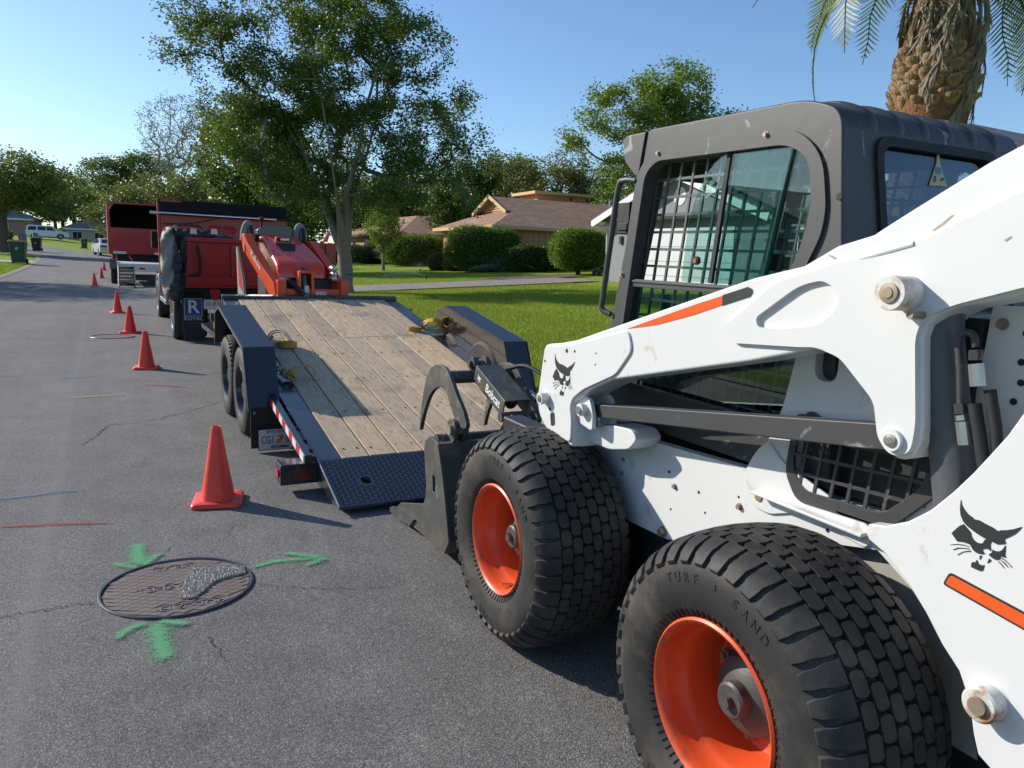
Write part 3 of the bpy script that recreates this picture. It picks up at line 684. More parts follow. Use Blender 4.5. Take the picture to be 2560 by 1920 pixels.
for pts_ in ([(-1.497, 1.575), (-1.515, 1.588), (-1.535, 1.604), (-1.540, 1.603), (-1.522, 1.586), (-1.503, 1.573)], [(-1.233, 1.526), (-1.252, 1.521), (-1.262, 1.517), (-1.256, 1.514), (-1.246, 1.519)], [(-1.64, 1.555), (-1.652, 1.562), (-1.654, 1.560), (-1.645, 1.552)]):
    b = MB(); b.prism(pts_, 'x', .2250 if pts_[0][0] > -1.3 else .2112, .2262 if pts_[0][0] > -1.3 else .2122); b.build('paint_chip', m_chip, ld)
EMB = [[(-1.635,1.057),(-1.638,1.048),(-1.645,1.04),(-1.653,1.034),(-1.663,1.03),(-1.665,1.028),(-1.676,1.029),(-1.688,1.026),(-1.7,1.024),(-1.709,1.021),(-1.713,1.02),(-1.715,1.023),(-1.726,1.027),(-1.738,1.033),(-1.751,1.042),(-1.747,1.034),(-1.741,1.025),(-1.733,1.017),(-1.725,1.01),(-1.725,1.007),(-1.728,1.003),(-1.727,1.001),(-1.719,0.997),(-1.713,0.995),(-1.707,0.996),(-1.702,0.997),(-1.701,0.99),(-1.702,0.985),(-1.704,0.978),(-1.699,0.98),(-1.695,0.98),(-1.688,0.976),(-1.69,0.972),(-1.694,0.969),(-1.688,0.966),(-1.679,0.965),(-1.673,0.967),(-1.668,0.972),(-1.665,0.976),(-1.662,0.977),(-1.65,0.977),(-1.639,0.974),(-1.626,0.986),(-1.633,0.997),(-1.64,1.006),(-1.647,1.012),(-1.662,1.001),(-1.665,0.993),(-1.67,0.988),(-1.677,0.985),(-1.685,0.986),(-1.688,0.989),(-1.69,0.995),(-1.693,0.998),(-1.685,0.999),(-1.669,1.004),(-1.655,1.01),(-1.646,1.016),(-1.639,1.027),(-1.636,1.038)],[(-1.706,0.982),(-1.712,0.981),(-1.719,0.983),(-1.723,0.987),(-1.726,0.993),(-1.728,0.998),(-1.729,0.988),(-1.729,0.981),(-1.732,0.976),(-1.726,0.975),(-1.722,0.975),(-1.722,0.97),(-1.718,0.966),(-1.712,0.965),(-1.706,0.967),(-1.701,0.97),(-1.706,0.976),(-1.707,0.978)],[(-1.685,0.962),(-1.689,0.963),(-1.686,0.954)],[(-1.703,0.963),(-1.707,0.961),(-1.704,0.956),(-1.7,0.953),(-1.702,0.958)],[(-1.674,0.945),(-1.679,0.946),(-1.681,0.952),(-1.683,0.948),(-1.687,0.945),(-1.692,0.945),(-1.696,0.947),(-1.695,0.942),(-1.695,0.937),(-1.691,0.933),(-1.681,0.933),(-1.672,0.934),(-1.672,0.941)],[(-1.625,0.962),(-1.64,0.969),(-1.653,0.972),(-1.663,0.972),(-1.663,0.971),(-1.653,0.971),(-1.64,0.968),(-1.625,0.962)],[(-1.633,0.955),(-1.642,0.962),(-1.654,0.966),(-1.664,0.968),(-1.664,0.967),(-1.654,0.965),(-1.643,0.961),(-1.633,0.954)],[(-1.643,0.948),(-1.653,0.958),(-1.66,0.962),(-1.667,0.965),(-1.667,0.963),(-1.66,0.961),(-1.653,0.957),(-1.643,0.947)],[(-1.725,0.973),(-1.734,0.97),(-1.74,0.966),(-1.745,0.962),(-1.744,0.961),(-1.74,0.965),(-1.733,0.969),(-1.725,0.971)],[(-1.723,0.968),(-1.731,0.966),(-1.739,0.959),(-1.738,0.959),(-1.73,0.964),(-1.724,0.967)],[(-1.72,0.964),(-1.726,0.961),(-1.733,0.954),(-1.733,0.954),(-1.726,0.959),(-1.72,0.963)]]
def emblem(par, x, AF, name='emblem_decal', mat=None, zsc=1):
    b = MB()
    for poly in EMB:
        q = [(p[0]*AF[0][0]+p[1]*AF[1][0]+AF[2][0], p[0]*AF[0][1]+p[1]*AF[1][1]+AF[2][1]) for p in poly]
        if abs(sum(q[i-1][0]*q[i][1]-q[i][0]*q[i-1][1] for i in range(len(q)))) < 1e-7: continue
        b.prism(q, 'x', x-.0012, x)
    return b.build(name, mat or m_decal, par, None)
emblem(ld, .2178, [[1.2478, -.0654], [.0171, 1.2392], [2.001, -.2788]])
# front handle loop on the arm
b = MB(); b.tube(spline([(.30, .075, 1.15), (.30, .12, 1.148), (.30, .168, 1.115), (.30, .176, 1.05), (.30, .170, .99), (.30, .125, .962)], 6), .012, 10); b.build('arm_grab_loop', m_white, ld, 60)
# ---- link bar and its brackets
b = MB(); b.prism([(-.19, .925), (-.215, .976), (-1.36, 1.148), (-1.44, 1.16), (-1.44, 1.10), (-1.372, 1.088)], 'x', .272, .325); b.build('control_link', m_grey, ld, 30, .004)
b = MB(); b.prism(rnd_poly([(-.165, .90), (-.155, .975), (-.19, 1.01), (-.235, 1.0), (-.26, .95), (-.262, .885)], .02), 'x', .245, .262); b.prism(rnd_poly([(-.165, .90), (-.155, .975), (-.19, 1.01), (-.235, 1.0), (-.26, .95), (-.262, .885)], .02), 'x', .335, .352); lb = b.build('link_bracket', m_white, ld, 30, .003)
b = MB(); b.cyl((0, -.205, .955), 'x', .024, .222, .246, 24); b.build('link_pin', m_white, lb); b = MB(); b.cyl((0, -.205, .955), 'x', .015, .215, .222, 20); b.build('link_pin_end', m_steel, lb)
b = MB(); b.prism(rnd_poly([(-.03, .872), (-.10, .864), (-.30, .915), (-.42, .924), (-.458, .896), (-.413, .85), (-.30, .822), (-.146, .818), (-.03, .84)], .02), 'x', .30, .41); b.build('front_step_bracket', m_white, ld, 30, .006)
# ---- rear upright
tower = [(-1.745, 1.30), (-1.725, 1.249), (-1.703, 1.202), (-1.679, 1.162), (-1.65, 1.115), (-1.617, 1.068), (-1.576, 1.017), (-1.531, .978), (-1.48, .951), (-1.442, .943), (-1.433, .927), (-1.446, .908), (-1.488, .892), (-1.548, .849), (-1.595, .804), (-1.636, .755), (-1.676, .719), (-1.704, .668), (-1.72, .61), (-1.734, .574), (-1.77, .556), (-2.15, .556), (-2.15, 1.43), (-1.78, 1.43)]
for sgn in (0, 1):
    mm = (lambda x: x) if not sgn else (lambda x: 2*MC-x)
    b = MB(); xp(b, tower, .20, .236, mm); tw = b.build('rear_upright', m_white, ld, 30, .004)
    b = MB(); xp(b, [(-1.55, 1.43), (-2.12, 1.43), (-2.12, .56), (-1.78, .56), (-1.52, .90)], .36, .385, mm); b.build('upright_inner_plate', m_white, ld, 30)
    if sgn: continue
    b = MB(); b.lathe([(.0001, .162), (.030, .162), (.034, .166), (.034, .198), (.040, .2005)], 'x', (0, -1.742, .692), 32); bs_ = b.build('pivot_boss', m_wrust, tw, 40)
    b = MB(); b.cyl((0, -1.742, .692), 'x', .017, .155, .163, 20); b.build('pivot_pin', m_rust, bs_)
    b = MB(); b.prism(rnd_poly([(-1.633, .908), (-1.622, .878), (-1.90, .838), (-1.90, .872)], .008), 'x', .1985, .1998); b.build('stripe_border_decal', m_decal, tw)
    b = MB(); b.prism(rnd_poly([(-1.636, .903), (-1.628, .882), (-1.90, .842), (-1.90, .868)], .006), 'x', .1972, .1986); b.build('orange_stripe_decal', m_decor, tw)
emblem(tw and ld, .1996, [[1, 0], [0, 1], [0, 0]])
b = MB(); b.box(.386, 2*MC-.386, -2.12, -1.74, .5, 1.42); b.build('tailgate_housing', m_dark, ld, 30, .02)
# lift cylinder and hoses between arm and upright
b = MB(); b.tube([(.295, -1.485, 1.41), (.295, -1.49, 1.36), (.295, -1.62, .80)], .043, 24); b.build('lift_cylinder', pm('cylinder_grey', (.085, .09, .098), .4, var=.15, vs=9, dirt=(.05, .04, .035), dth=(.55, .75), ds=7), ld, 50)
b = MB(); b.box(.345, .372, -1.54, -1.44, 1.05, 1.40); b.build('cylinder_guard', m_black, ld)
b = MB(); b.tube(spline([(.25, -1.578, 1.235), (.25, -1.568, 1.30), (.25, -1.558, 1.355), (.25, -1.566, 1.375), (.25, -1.585, 1.372), (.25, -1.592, 1.35)], 6), .0075, 10); b.build('hydraulic_pipe', m_grey, ld, 60)
b = MB(); b.tube([(.25, -1.605, 1.24), (.25, -1.632, 1.15), (.25, -1.66, 1.05)], .0125, 12); b.build('hydraulic_hose', m_black, ld, 60)
b = MB(); b.tube([(.262, -1.624, 1.27), (.262, -1.645, 1.20), (.262, -1.665, 1.10)], .0115, 12); b.build('hydraulic_hose', m_black, ld, 60)
for p, q, r_, n_ in (((-1.593, 1.345), (-1.596, 1.325), .013, 6), ((-1.598, 1.318), (-1.608, 1.275), .015, 8), ((-1.578, 1.235), (-1.582, 1.215), .013, 6), ((-1.583, 1.212), (-1.586, 1.202), .0135, 6), ((-1.588, 1.20), (-1.600, 1.155), .015, 8)):
    b = MB(); b.tube([(.25, *p), (.25, *q)], r_, n_); b.build('hose_fitting', m_steel if r_ > .0131 else m_grey, ld, 30)
for y, z in ((-1.603, 1.379), (-1.601, 1.321), (-1.606, 1.28), (-1.597, 1.24)): put(hole_me, 'bolt_hole', .359, y-.02, z, 1.2)
put(bolt_me, 'bolt', .359, -1.575, 1.393, 1.2)
b = MB(); b.prism(rnd_poly([(-1.05, 1.07), (-1.08, 1.115), (-1.12, 1.10), (-1.2, 1.085), (-1.2, 1.06)], .012), 'x', .396, .409); b.build('cylinder_bracket', m_grey, ld, 30)
b = MB(); b.prism([(-.862, .896), (-.98, 1.03), (-1.0, 1.10), (-1.03, 1.28), (-1.06, 1.28), (-1.03, 1.09), (-1.0, 1.0), (-.90, .896)], 'x', .452, .49); b.build('cab_lower_post', m_grey, ld, 30)
# ---- cab
prof = rnd_poly([(-.01, .90), (-.045, 1.22), (-.215, 1.958), (-.93, 1.948), (-1.05, 1.905), (-1.10, 1.50), (-1.13, .90)], [.01, .02, .03, .10, .05, .03, .01], 5)
inn = [(-.07, .93), (-.10, 1.23), (-.255, 1.912), (-.94, 1.902), (-1.0, 1.87), (-1.05, 1.50), (-1.08, .93)]
b = MB(); b.prism(prof, 'x', .44, 2*MC-.44); cab = b.build('cab_shell', m_grey, ld, 30, .045, 4); bake(cab)
op = rnd_poly([(-.125, 1.04), (-.152, 1.274), (-.228, 1.80), (-.285, 1.845), (-.88, 1.835), (-.965, 1.79), (-.990, 1.66), (-.968, 1.55), (-.90, 1.42), (-.92, 1.33), (-.985, 1.25), (-.99, 1.15), (-.93, 1.04)], [.02, .02, .03, .05, .06, .06, .05, .06, .04, .05, .04, .05, .06], 4)
cs = []
c_ = MB(); c_.prism(inn, 'x', .478, 2*MC-.478); cs.append(c_)
c_ = MB(); c_.prism(op, 'x', .30, 2*MC-.30); cs.append(c_)
rwin = rnd_poly([(.575, 1.835), (2*MC-.575, 1.835), (2*MC-.60, 1.42), (.615, 1.42)], .05)
c_ = MB(); c_.prism(rwin, 'y', -1.3, -.98); cs.append(c_)
c_ = MB(); c_.prism(rnd_poly([(.52, 1.86), (2*MC-.52, 1.86), (2*MC-.52, .98), (.52, .98)], .05), 'y', -.27, .3); cs.append(c_)
cut(cab, cs)
# pressed door surround, proud of the shell
dout = rnd_poly([(-.06, 1.04), (-.095, 1.27), (-.178, 1.80), (-.225, 1.855), (-.38, 1.892), (-.68, 1.890), (-.92, 1.868), (-1.01, 1.79), (-1.038, 1.65), (-1.03, 1.58), (-.985, 1.49), (-.96, 1.42), (-1.0, 1.36), (-1.04, 1.25), (-1.04, 1.04)], [.02, .02, .04, .05, .08, .1, .09, .07, .06, .06, .06, .05, .05, .05, .02], 5)
b = MB(); b.prism(dout, 'x', .430, .441, [[(y, z) for y, z in op[:0]] or rnd_poly([(-.125, 1.05), (-.152, 1.274), (-.228, 1.80), (-.285, 1.843), (-.88, 1.833), (-.963, 1.79), (-.988, 1.66), (-.966, 1.55), (-.90, 1.42), (-.918, 1.33), (-.983, 1.25), (-.988, 1.15), (-.93, 1.05)], [.02, .02, .03, .05, .06, .06, .05, .06, .04, .05, .04, .05, .06], 4)]); b.build('door_surround', m_grey, ld, 30, .005)
b = MB(); b.beam((.452, -.16, 1.418), (.452, -.97, 1.418), .02, .028); b.beam((.443, -.16, 1.424), (.443, -.97, 1.424), .012, .008); b.build('window_rail', m_grey, ld, 30, .002)
pane1 = rnd_poly([(-.44, 1.435), (-.46, 1.68), (-.565, 1.84), (-.885, 1.84), (-.80, 1.435)], [.01, .1, .12, .01, .01], 5)
b = MB(); b.prism(pane1, 'x', .4545, .4585); b.build('sliding_pane', m_gl, ld, None)
b = MB(); b.prism([(-.60, 1.435), (-.645, 1.84), (-1.0, 1.84), (-1.0, 1.435)], 'x', .4650, .4690); b.build('fixed_pane', m_gl, ld, None)
b = MB(); b.beam((.4565, -.585, 1.435), (.4565, -.63, 1.84), .016, .012, (1, 0, 0)); b.build('pane_seal', m_black, ld)
b = MB(); b.beam((.467, -.80, 1.435), (.467, -.877, 1.84), .006, .02, (1, 0, 0)); b.build('pane_edge', pm('glass_edge', (.03, .10, .08), .2), ld)
b = MB(); b.prism([(-.12, 1.06), (-.15, 1.405), (-1.0, 1.405), (-1.0, 1.06)], 'x', .458, .462); b.build('lower_pane', m_gl, ld, None)
def tilt(o):
    """lean a part onto the sloping rear face of the cab"""
    for v in o.data.vertices: v.co.y += -(1.86-v.co.z)*.115
    return o
b = MB(); b.prism(rwin, 'y', -1.046, -1.042); tilt(b.build('rear_pane', m_gl2, ld, None))
b = MB(); b.prism(rnd_poly([(.558, 1.850), (2*MC-.558, 1.850), (2*MC-.585, 1.40), (.600, 1.40)], .055), 'y', -1.066, -1.038, [rnd_poly([(.585, 1.825), (2*MC-.585, 1.825), (2*MC-.61, 1.43), (.627, 1.43)], .045)]); tilt(b.build('rear_window_seal', m_black, ld, 30))
b = MB(); b.cyl((0, -.517, 1.505), 'x', .014, .443, .455, 20); pl = b.build('pane_latch', m_black, ld); b = MB(); b.cyl((0, -.517, 1.505), 'x', .008, .440, .4435, 14); b.build('latch_button', pm('amber_button', (.35, .10, .03), .4), pl)
# window guards
def guard(xa, mirror=False):
    b = MB()
    for k in range(13):
        y = -.12-k*.066
        b.beam((xa, y, 1.03), (xa, y-.11, 1.86), .009, .007, (1, 0, 0))
    for k in range(14):
        z = 1.06+k*.0605; b.beam((xa+.0012, -.09, z), (xa+.0012, -1.02, z-.008), .009, .007, (1, 0, 0))
    return b.build('window_guard', pm('guard_grey', (.11, .115, .12), .4, .3), ld, 30)
guard(.492); guard(2*MC-.492)
b = MB()
for k in range(7): b.beam((.60+k*.075, -1.06, 1.40), (.60+k*.075, -1.02, 1.70), .008, .010, (0, 1, 0))
for k in range(5): b.beam((.54, -1.055+k*.008, 1.42+k*.068), (2*MC-.54, -1.055+k*.008, 1.42+k*.068), .008, .010, (0, 1, 0))
b.build('rear_guard', m_dark, ld, 30)
# warning sticker in the rear window
m_tan = pm('sticker_tan', (.55, .42, .22), .5, var=.1); m_teal = pm('sticker_teal', (.02, .25, .28), .5)
b = MB(); b.prism([(.802, 1.736), (.882, 1.739), (.848, 1.80), (.845, 1.825), (.836, 1.825), (.832, 1.80)], 'y', -1.0495, -1.0475); stk = tilt(b.build('warning_sticker', m_tan, ld))
b = MB(); b.prism([(.828, 1.770), (.852, 1.771), (.852, 1.790), (.828, 1.789)], 'y', -1.0505, -1.0493); tilt(b.build('sticker_pictogram', m_teal, stk))
b = MB(); b.prism([(.818, 1.748), (.832, 1.748), (.83, 1.765), (.82, 1.765)], 'y', -1.0505, -1.0493); b.prism([(.852, 1.750), (.868, 1.756), (.864, 1.764), (.85, 1.758)], 'y', -1.0505, -1.0493); tilt(b.build('sticker_figure', m_decal, stk))
# roof: front visor and ribs
b = MB(); b.prism(rnd_poly([(-.205, 1.956), (-.06, 1.955), (-.07, 1.865), (-.15, 1.80), (-.178, 1.80)], [.01, .03, .03, .02, .01]), 'x', .445, 2*MC-.445); b.build('roof_visor', m_grey, ld, 30, .01)
b = MB(); b.beam((.4385, -.213, 1.95), (.4385, -.183, 1.80), .004, .012, (1, 0, 0)); b.build('visor_gap', m_black, ld)
for k in range(6):
    x = .56+k*(2*MC-1.12)/5; P_ = spline([(x, -.45, 1.895), (x, -.60, 1.915), (x, -.85, 1.912), (x, -.96, 1.900), (x, -1.025, 1.868), (x, -1.0, 1.80)], 5)
    b = MB(); b.tube(P_, [.03+.02*math.sin(math.pi*min(1, i/(len(P_)-1)*1.15)) for i in range(len(P_))], 14); b.build('roof_rib', m_grey, ld, 60)
# grab rail, mirror bracket, bolts
b = MB(); b.tube(spline([(.435, -.175, 1.785), (.425, -.12, 1.790), (.42, -.085, 1.765), (.42, -.055, 1.58), (.42, -.022, 1.36), (.42, -.020, 1.31), (.435, -.06, 1.292)], 6), .0115, 10); b.build('grab_rail', m_grey, ld, 60)
for y, z in ((-.30, 1.868), (-.80, 1.868)): put(bolt_me, 'bolt', .430, y, z, .9)
put(bolt_me, 'bolt', .43, -.128, 1.447, 1.0); put(hole_me, 'bolt_hole', .4395, -1.07, 1.68, 1.6)
b = MB(); b.box(.50, .56, -.05, .03, 1.60, 1.72); b.box(.46, .52, -.13, -.03, 1.61, 1.64); b.build('work_light', m_black, ld, 30, .005)
# seat and controls inside
b = MB(); b.box(.64, 2*MC-.64, -.85, -.35, 1.02, 1.16); b.box(.66, 2*MC-.66, -.98, -.82, 1.14, 1.66); b.build('operator_seat', m_black, ld, 40, .05, 3)
b = MB(); b.box(.50, .60, -.75, -.2, .95, 1.22); b.build('armrest', m_dark, ld, 40); b = MB(); b.tube([(.55, -.25, 1.2), (.55, -.24, 1.38)], .022, 8); b.build('joystick', m_dark, ld, 40)
b = MB(); b.box(2*MC-.60, 2*MC-.50, -.75, -.2, .95, 1.22); b.build('armrest', m_dark, ld, 40); b = MB(); b.tube([(2*MC-.55, -.25, 1.2), (2*MC-.55, -.24, 1.38)], .022, 8); b.build('joystick', m_dark, ld, 40)
b = MB(); b.box(.50, 2*MC-.50, -1.05, -.08, .90, .96); b.build('cab_floor', m_black, ld)
# front cross member carrying the coupler
b = MB(); b.box(.25, 2*MC-.25, -.02, .10, .55, .80); b.box(.40, 2*MC-.40, .10, .75, .18, .50); b.build('coupler_frame', m_dark, ld, 30, .01)
for x in (.24, 2*MC-.34):
    b = MB(); b.box(x, x+.10, -.02, .45, .40, .80); b.build('arm_drop', m_dark, ld, 30, .01)

# ================================================================ grapple bucket in front of the loader
gb = thing('grapple_bucket', 'dark steel bucket with clamshell grapple in front of the loader', 'bucket', SKL, SKR)
side = [(1.52, .04), (1.42, .112), (1.06, .218), (1.032, .26), (1.022, .332), (1.063, .513), (1.05, .555), (.994, .592), (.94, .595), (.874, .58), (.80, .43), (.735, .24), (.705, .135), (.757, .055)]
b0, b1 = .10, 2*MC-.10
slot2 = [(.925, .325), (.935, .405), (.915, .412), (.900, .40), (.895, .335), (.908, .322)]
for x in (b0, b1-.02):
    b = MB(); b.prism(side, 'x', x, x+.02, [slot2]); b.build('side_plate', m_bucket, gb, 30, .003)
shell = [(1.50, .03), (.76, .055), (.71, .135), (.74, .24), (.80, .43), (.875, .58), (.93, .588), (.90, .56), (.825, .42), (.765, .24), (.738, .145), (.775, .085), (1.50, .05)]
b = MB(); b.prism(shell, 'x', b0+.0205, b1-.0205); b.build('bucket_shell', m_bucket, gb, 30)
b = MB(); b.prism([(1.60, .012), (1.35, .03), (1.35, .052), (1.60, .03)], 'x', b0-.005, b1+.005); b.build('cutting_edge', m_bucket, gb, 30, .002)
b = MB(); b.prism([(1.57, .018), (1.52, .062), (1.30, .10), (1.16, .10), (1.22, .045), (1.45, .015)], 'x', b0-.016, b0-.001); b.build('side_wear_bar', m_bucket, gb, 30)
b = MB(); b.lathe([(.0001, b0+.021), (.036, b0+.021), (.036, b1-.021), (.0001, b1-.021)], 'x', (0, .95, .575), 20); b.build('top_tube', m_bucket, gb, 40)
tine = [(1.41, .53), (1.39, .58), (1.34, .665), (1.27, .75), (1.19, .80), (1.11, .82), (1.045, .803), (.995, .765), (.915, .685), (.895, .665), (.80, .665), (.77, .69), (.815, .75), (.895, .807), (.95, .855), (1.01, .904), (1.07, .929), (1.15, .932), (1.225, .917), (1.295, .872), (1.35, .79), (1.40, .66), (1.42, .54)]
def clamp(mx):
    X = (lambda x: x) if not mx else (lambda x: 2*MC-x)
    for x in (.205, .60):
        b = MB(); xp(b, spline([(p[0], p[1]) for p in tine], 2, True), x, x+.022, X); b.build('grapple_tine', m_bucket, gb, 30, .003)
        b = MB(); xp(b, rnd_poly([(.93, .575), (.86, .585), (.84, .66), (.88, .70), (.94, .69), (.97, .62)], .03), x-.025, x-.004, X); xp(b, rnd_poly([(.93, .575), (.86, .585), (.84, .66), (.88, .70), (.94, .69), (.97, .62)], .03), x+.026, x+.045, X); pv = b.build('pivot_ear', m_bucket, gb, 30, .003)
        b = MB(); lo, hi = sorted((X(x-.045), X(x+.055))); b.cyl((0, .885, .645), 'x', .026, lo, hi, 20); b.build('pivot_pin', m_rust, pv, 30)
    lo, hi = sorted((X(.228), X(.60)))
    b = MB(); b.cyl((0, 1.10, .872), 'x', .034, lo, hi, 20); b.build('cross_tube', m_bucket, gb, 40)
    # cylinder housing (channel section), upper clevis, rod
    p0, p1 = Vector((X(.43), 1.035, .90)), Vector((X(.43), .69, .775)); d = (p1-p0).normalized(); n_ = Vector((1, 0, 0)).cross(d)
    if n_.z < 0: n_ = -n_
    b = MB(); hw = .066
    for sx in (-1, 1): b.beam(p0+Vector((sx*hw, 0, 0)), p1+Vector((sx*hw, 0, 0)), .008, .085, n_)
    b.beam(p0+n_*.0425, p1+n_*.0425, .14, .008, n_); hs = b.build('cylinder_housing', m_bucket, gb, 30, .003)
    b = MB(); b.tube([p0+d*.05, p1-d*.05], .032, 16); b.tube([p0-d*.10, p0+d*.05], .018, 12); b.build('clamp_cylinder', m_dark, gb, 40)
    b = MB(); lo, hi = sorted((X(.34), X(.52))); q = p1+d*.02-n_*.03
    b.cyl((0, q.y, q.z), 'x', .024, lo, hi, 18); b.build('housing_pin', m_bucket, hs, 30)
    b = MB(); q0 = p0-d*.10
    for x in (.395, .465):
        lo, hi = sorted((X(x-.012), X(x+.012))); b.prism(circle(q0.y, q0.z, .04, 16), 'x', lo, hi); b.beam((X(x), q0.y, q0.z), (X(x), 1.10, .872), .022, .05, (1, 0, 0))
    b.cyl((0, q0.y, q0.z), 'x', .018, *sorted((X(.365), X(.495))), 14); b.build('clevis', m_bucket, gb, 30, .002)
    b = MB(); xp(b, [(.69, .76), (.60, .745), (.70, .50), (.84, .50), (.80, .62)], .385, .40, X); xp(b, [(.69, .76), (.60, .745), (.70, .50), (.84, .50), (.80, .62)], .46, .475, X); b.build('housing_post', m_bucket, gb, 30, .003)
    if not mx:
        sx = Vector((X(.43)-hw-.0045, 0, 0)); c0 = Vector((0, (p0.y+p1.y)/2, (p0.z+p1.z)/2))
        m_wd = pm('decal_white', (.75, .75, .73), .5)
        text('lettering_decal', 'Bobcat', .062, m_wd, hs, basis(sx+Vector((0, c0.y, c0.z))+d*.055, d, n_), .0006, .0012)
        AF = [[.42, 0], [0, .42], [0, 0]]
        o = emblem(hs, 0, [[.36, 0], [0, .36], [.36*1.69, -.36*.99]], mat=m_wd)
        o.matrix_basis = Matrix.Translation(sx+c0-d*.115) @ Matrix.Rotation(-math.atan2(n_.y, n_.z), 4, 'X')
clamp(False); clamp(True)
b = MB(); b.tube(spline([(.50, .95, .93), (.55, .80, .96), (.60, .55, .88), (.58, .3, .80)], 6), .011, 8); b.build('grapple_hose', m_black, gb, 60)
# ================================================================ the near tilt-deck trailer (x right, y forward from its ramp edge)
m_tblk = pm('trailer_black', (.014, .016, .022), .28, var=.15, vs=8, coat=.5, dirt=(.05, .05, .05), dth=(.66, .82), ds=6)
m_plate = pm('tread_plate_black', (.060, .070, .095), .34, .55, var=.2, vs=10, dirt=(.07, .065, .06), dth=(.62, .8), ds=8)
m_galv = pm('worn_edge', (.22, .25, .27), .4, .8, var=.4, vs=40)
m_red = pm('reflector_red', (.55, .02, .03), .3, var=.1); m_wht = pm('reflector_white', (.75, .73, .72), .3, var=.08); m_lens = pm('red_lens', (.085, .005, .005), .2, coat=.5)
def woodmat():
    mt, n, b = nt('weathered_wood'); 
    oi = n.nodes.new('ShaderNodeObjectInfo'); v = coords(n)
    ad = n.nodes.new('ShaderNodeVectorMath'); ad.operation = 'MULTIPLY_ADD'; n.links.new(oi.outputs['Random'], ad.inputs[0]); ad.inputs[1].default_value = (37, 53, 11); n.links.new(v, ad.inputs[2])
    mp = n.nodes.new('ShaderNodeMapping'); mp.inputs['Scale'].default_value = (14, .8, 14); n.links.new(ad.outputs[0], mp.inputs[0])
    g1 = noise(n, 3, 7, .7, mp.outputs[0]); g2 = noise(n, 14, 4, .7, mp.outputs[0])
    c = ramp(n, g1, [(.25, (.36, .275, .185)), (.5, (.58, .45, .31)), (.75, (.70, .57, .42))])
    c = mix(n, 1, c, ramp(n, g2, [(.3, (.8, .8, .8)), (.65, (1.08, 1.07, 1.05))]), 'MULTIPLY')
    c = mix(n, 1, c, ramp(n, oi.outputs['Random'], [(0, (.74, .76, .78)), (1, (1.10, 1.04, .95))]), 'MULTIPLY')
    st = ramp(n, noise(n, 2.2, 6, .65, v), [(.54, (0, 0, 0)), (.70, (.75, .75, .75))]); c = mix(n, st, c, (.20, .165, .135))
    # knots and scuffs
    mp2 = n.nodes.new('ShaderNodeMapping'); mp2.inputs['Scale'].default_value = (1.6, 1, 1); n.links.new(ad.outputs[0], mp2.inputs[0])
    vo = n.nodes.new('ShaderNodeTexVoronoi'); vo.inputs['Scale'].default_value = 4.2; n.links.new(mp2.outputs[0], vo.inputs[0])
    kn = ramp(n, vo.outputs['Distance'], [(.035, (.85, .85, .85)), (.075, (0, 0, 0))]); c = mix(n, kn, c, (.07, .055, .045))
    n.links.new(c, b.inputs['Base Color']); b.inputs['Roughness'].default_value = .8; b.inputs['Specular IOR Level'].default_value = .25; bumpn(n, b, g2, .25, .004); return mt
m_wood = woodmat()
tr = thing('tilt_deck_trailer', 'black tandem axle trailer with tilted plank deck and tread plate fenders', 'trailer', TW(4.10, 2.12), TH)
TS = math.tan(R(10.3))
def zd(y): return .205+(y-.49)*TS
def slab(x0, x1, y0, y1, th, name, mat, dz=0, bevel=0, par=tr):
    b = MB(); b.hexa([(x0, y0, zd(y0)-th+dz), (x1, y0, zd(y0)-th+dz), (x1, y1, zd(y1)-th+dz), (x0, y1, zd(y1)-th+dz)], [(x0, y0, zd(y0)+dz), (x1, y0, zd(y0)+dz), (x1, y1, zd(y1)+dz), (x0, y1, zd(y1)+dz)])
    return b.build(name, mat, par, 30, bevel)
bw = 1.67/9
for k in range(9):
    x0 = -.835+k*bw+.005; x1 = -.835+(k+1)*bw-.005
    yj = 3.12+[.0, .0, .02, .0, -.03, .0, .015, .0, .0][k]
    dz = random.uniform(-.002, .002)
    slab(x0, x1, .495, yj-.002, .04, 'deck_plank', m_wood, dz, .004); slab(x0, x1, yj+.002, 4.62, .04, 'deck_plank', m_wood, dz+random.uniform(-.002, .002), .004)
scr = MB()
for k in range(9):
    for yy in (.62, 1.25, 1.95, 2.62, 3.05, 3.2, 3.9, 4.5):
        for dx in (.04, bw-.04): scr.cyl((-.835+k*bw+dx+random.uniform(-.012, .012), yy+random.uniform(-.012, .012), zd(yy)), 'z', .0075, .0, .0035, 6)
tag(scr.build('deck_screws', m_black, tr, None), kind='stuff')
slab(-.845, .845, .50, 4.62, .06, 'deck_subframe', m_black, -.042)
for sx in (-1, 1):
    x0, x1 = sorted((sx*.838, sx*.985)); slab(x0, x1, .495, 4.62, .012, 'side_plate', m_tblk, -.004, .002)
    x0, x1 = sorted((sx*.94, sx*.985)); slab(x0, x1, .495, 4.64, .14, 'side_rail', m_tblk, -.017, .004)
b = MB(); b.hexa([(-.99, 4.62, zd(4.62)-.14), (.99, 4.62, zd(4.62)-.14), (.99, 4.70, zd(4.70)-.14), (-.99, 4.70, zd(4.70)-.14)], [(-.99, 4.62, zd(4.62)+.03), (.99, 4.62, zd(4.62)+.03), (.99, 4.70, zd(4.70)+.03), (-.99, 4.70, zd(4.70)+.03)]); b.build('front_deck_beam', m_tblk, tr, 30, .006)
b = MB(); b.prism(rnd_poly([(.97, 4.2), (1.09, 4.33), (1.10, 4.45), (.97, 4.5)], .02), 'z', .84, .87); b.build('corner_bracket', m_tblk, tr)
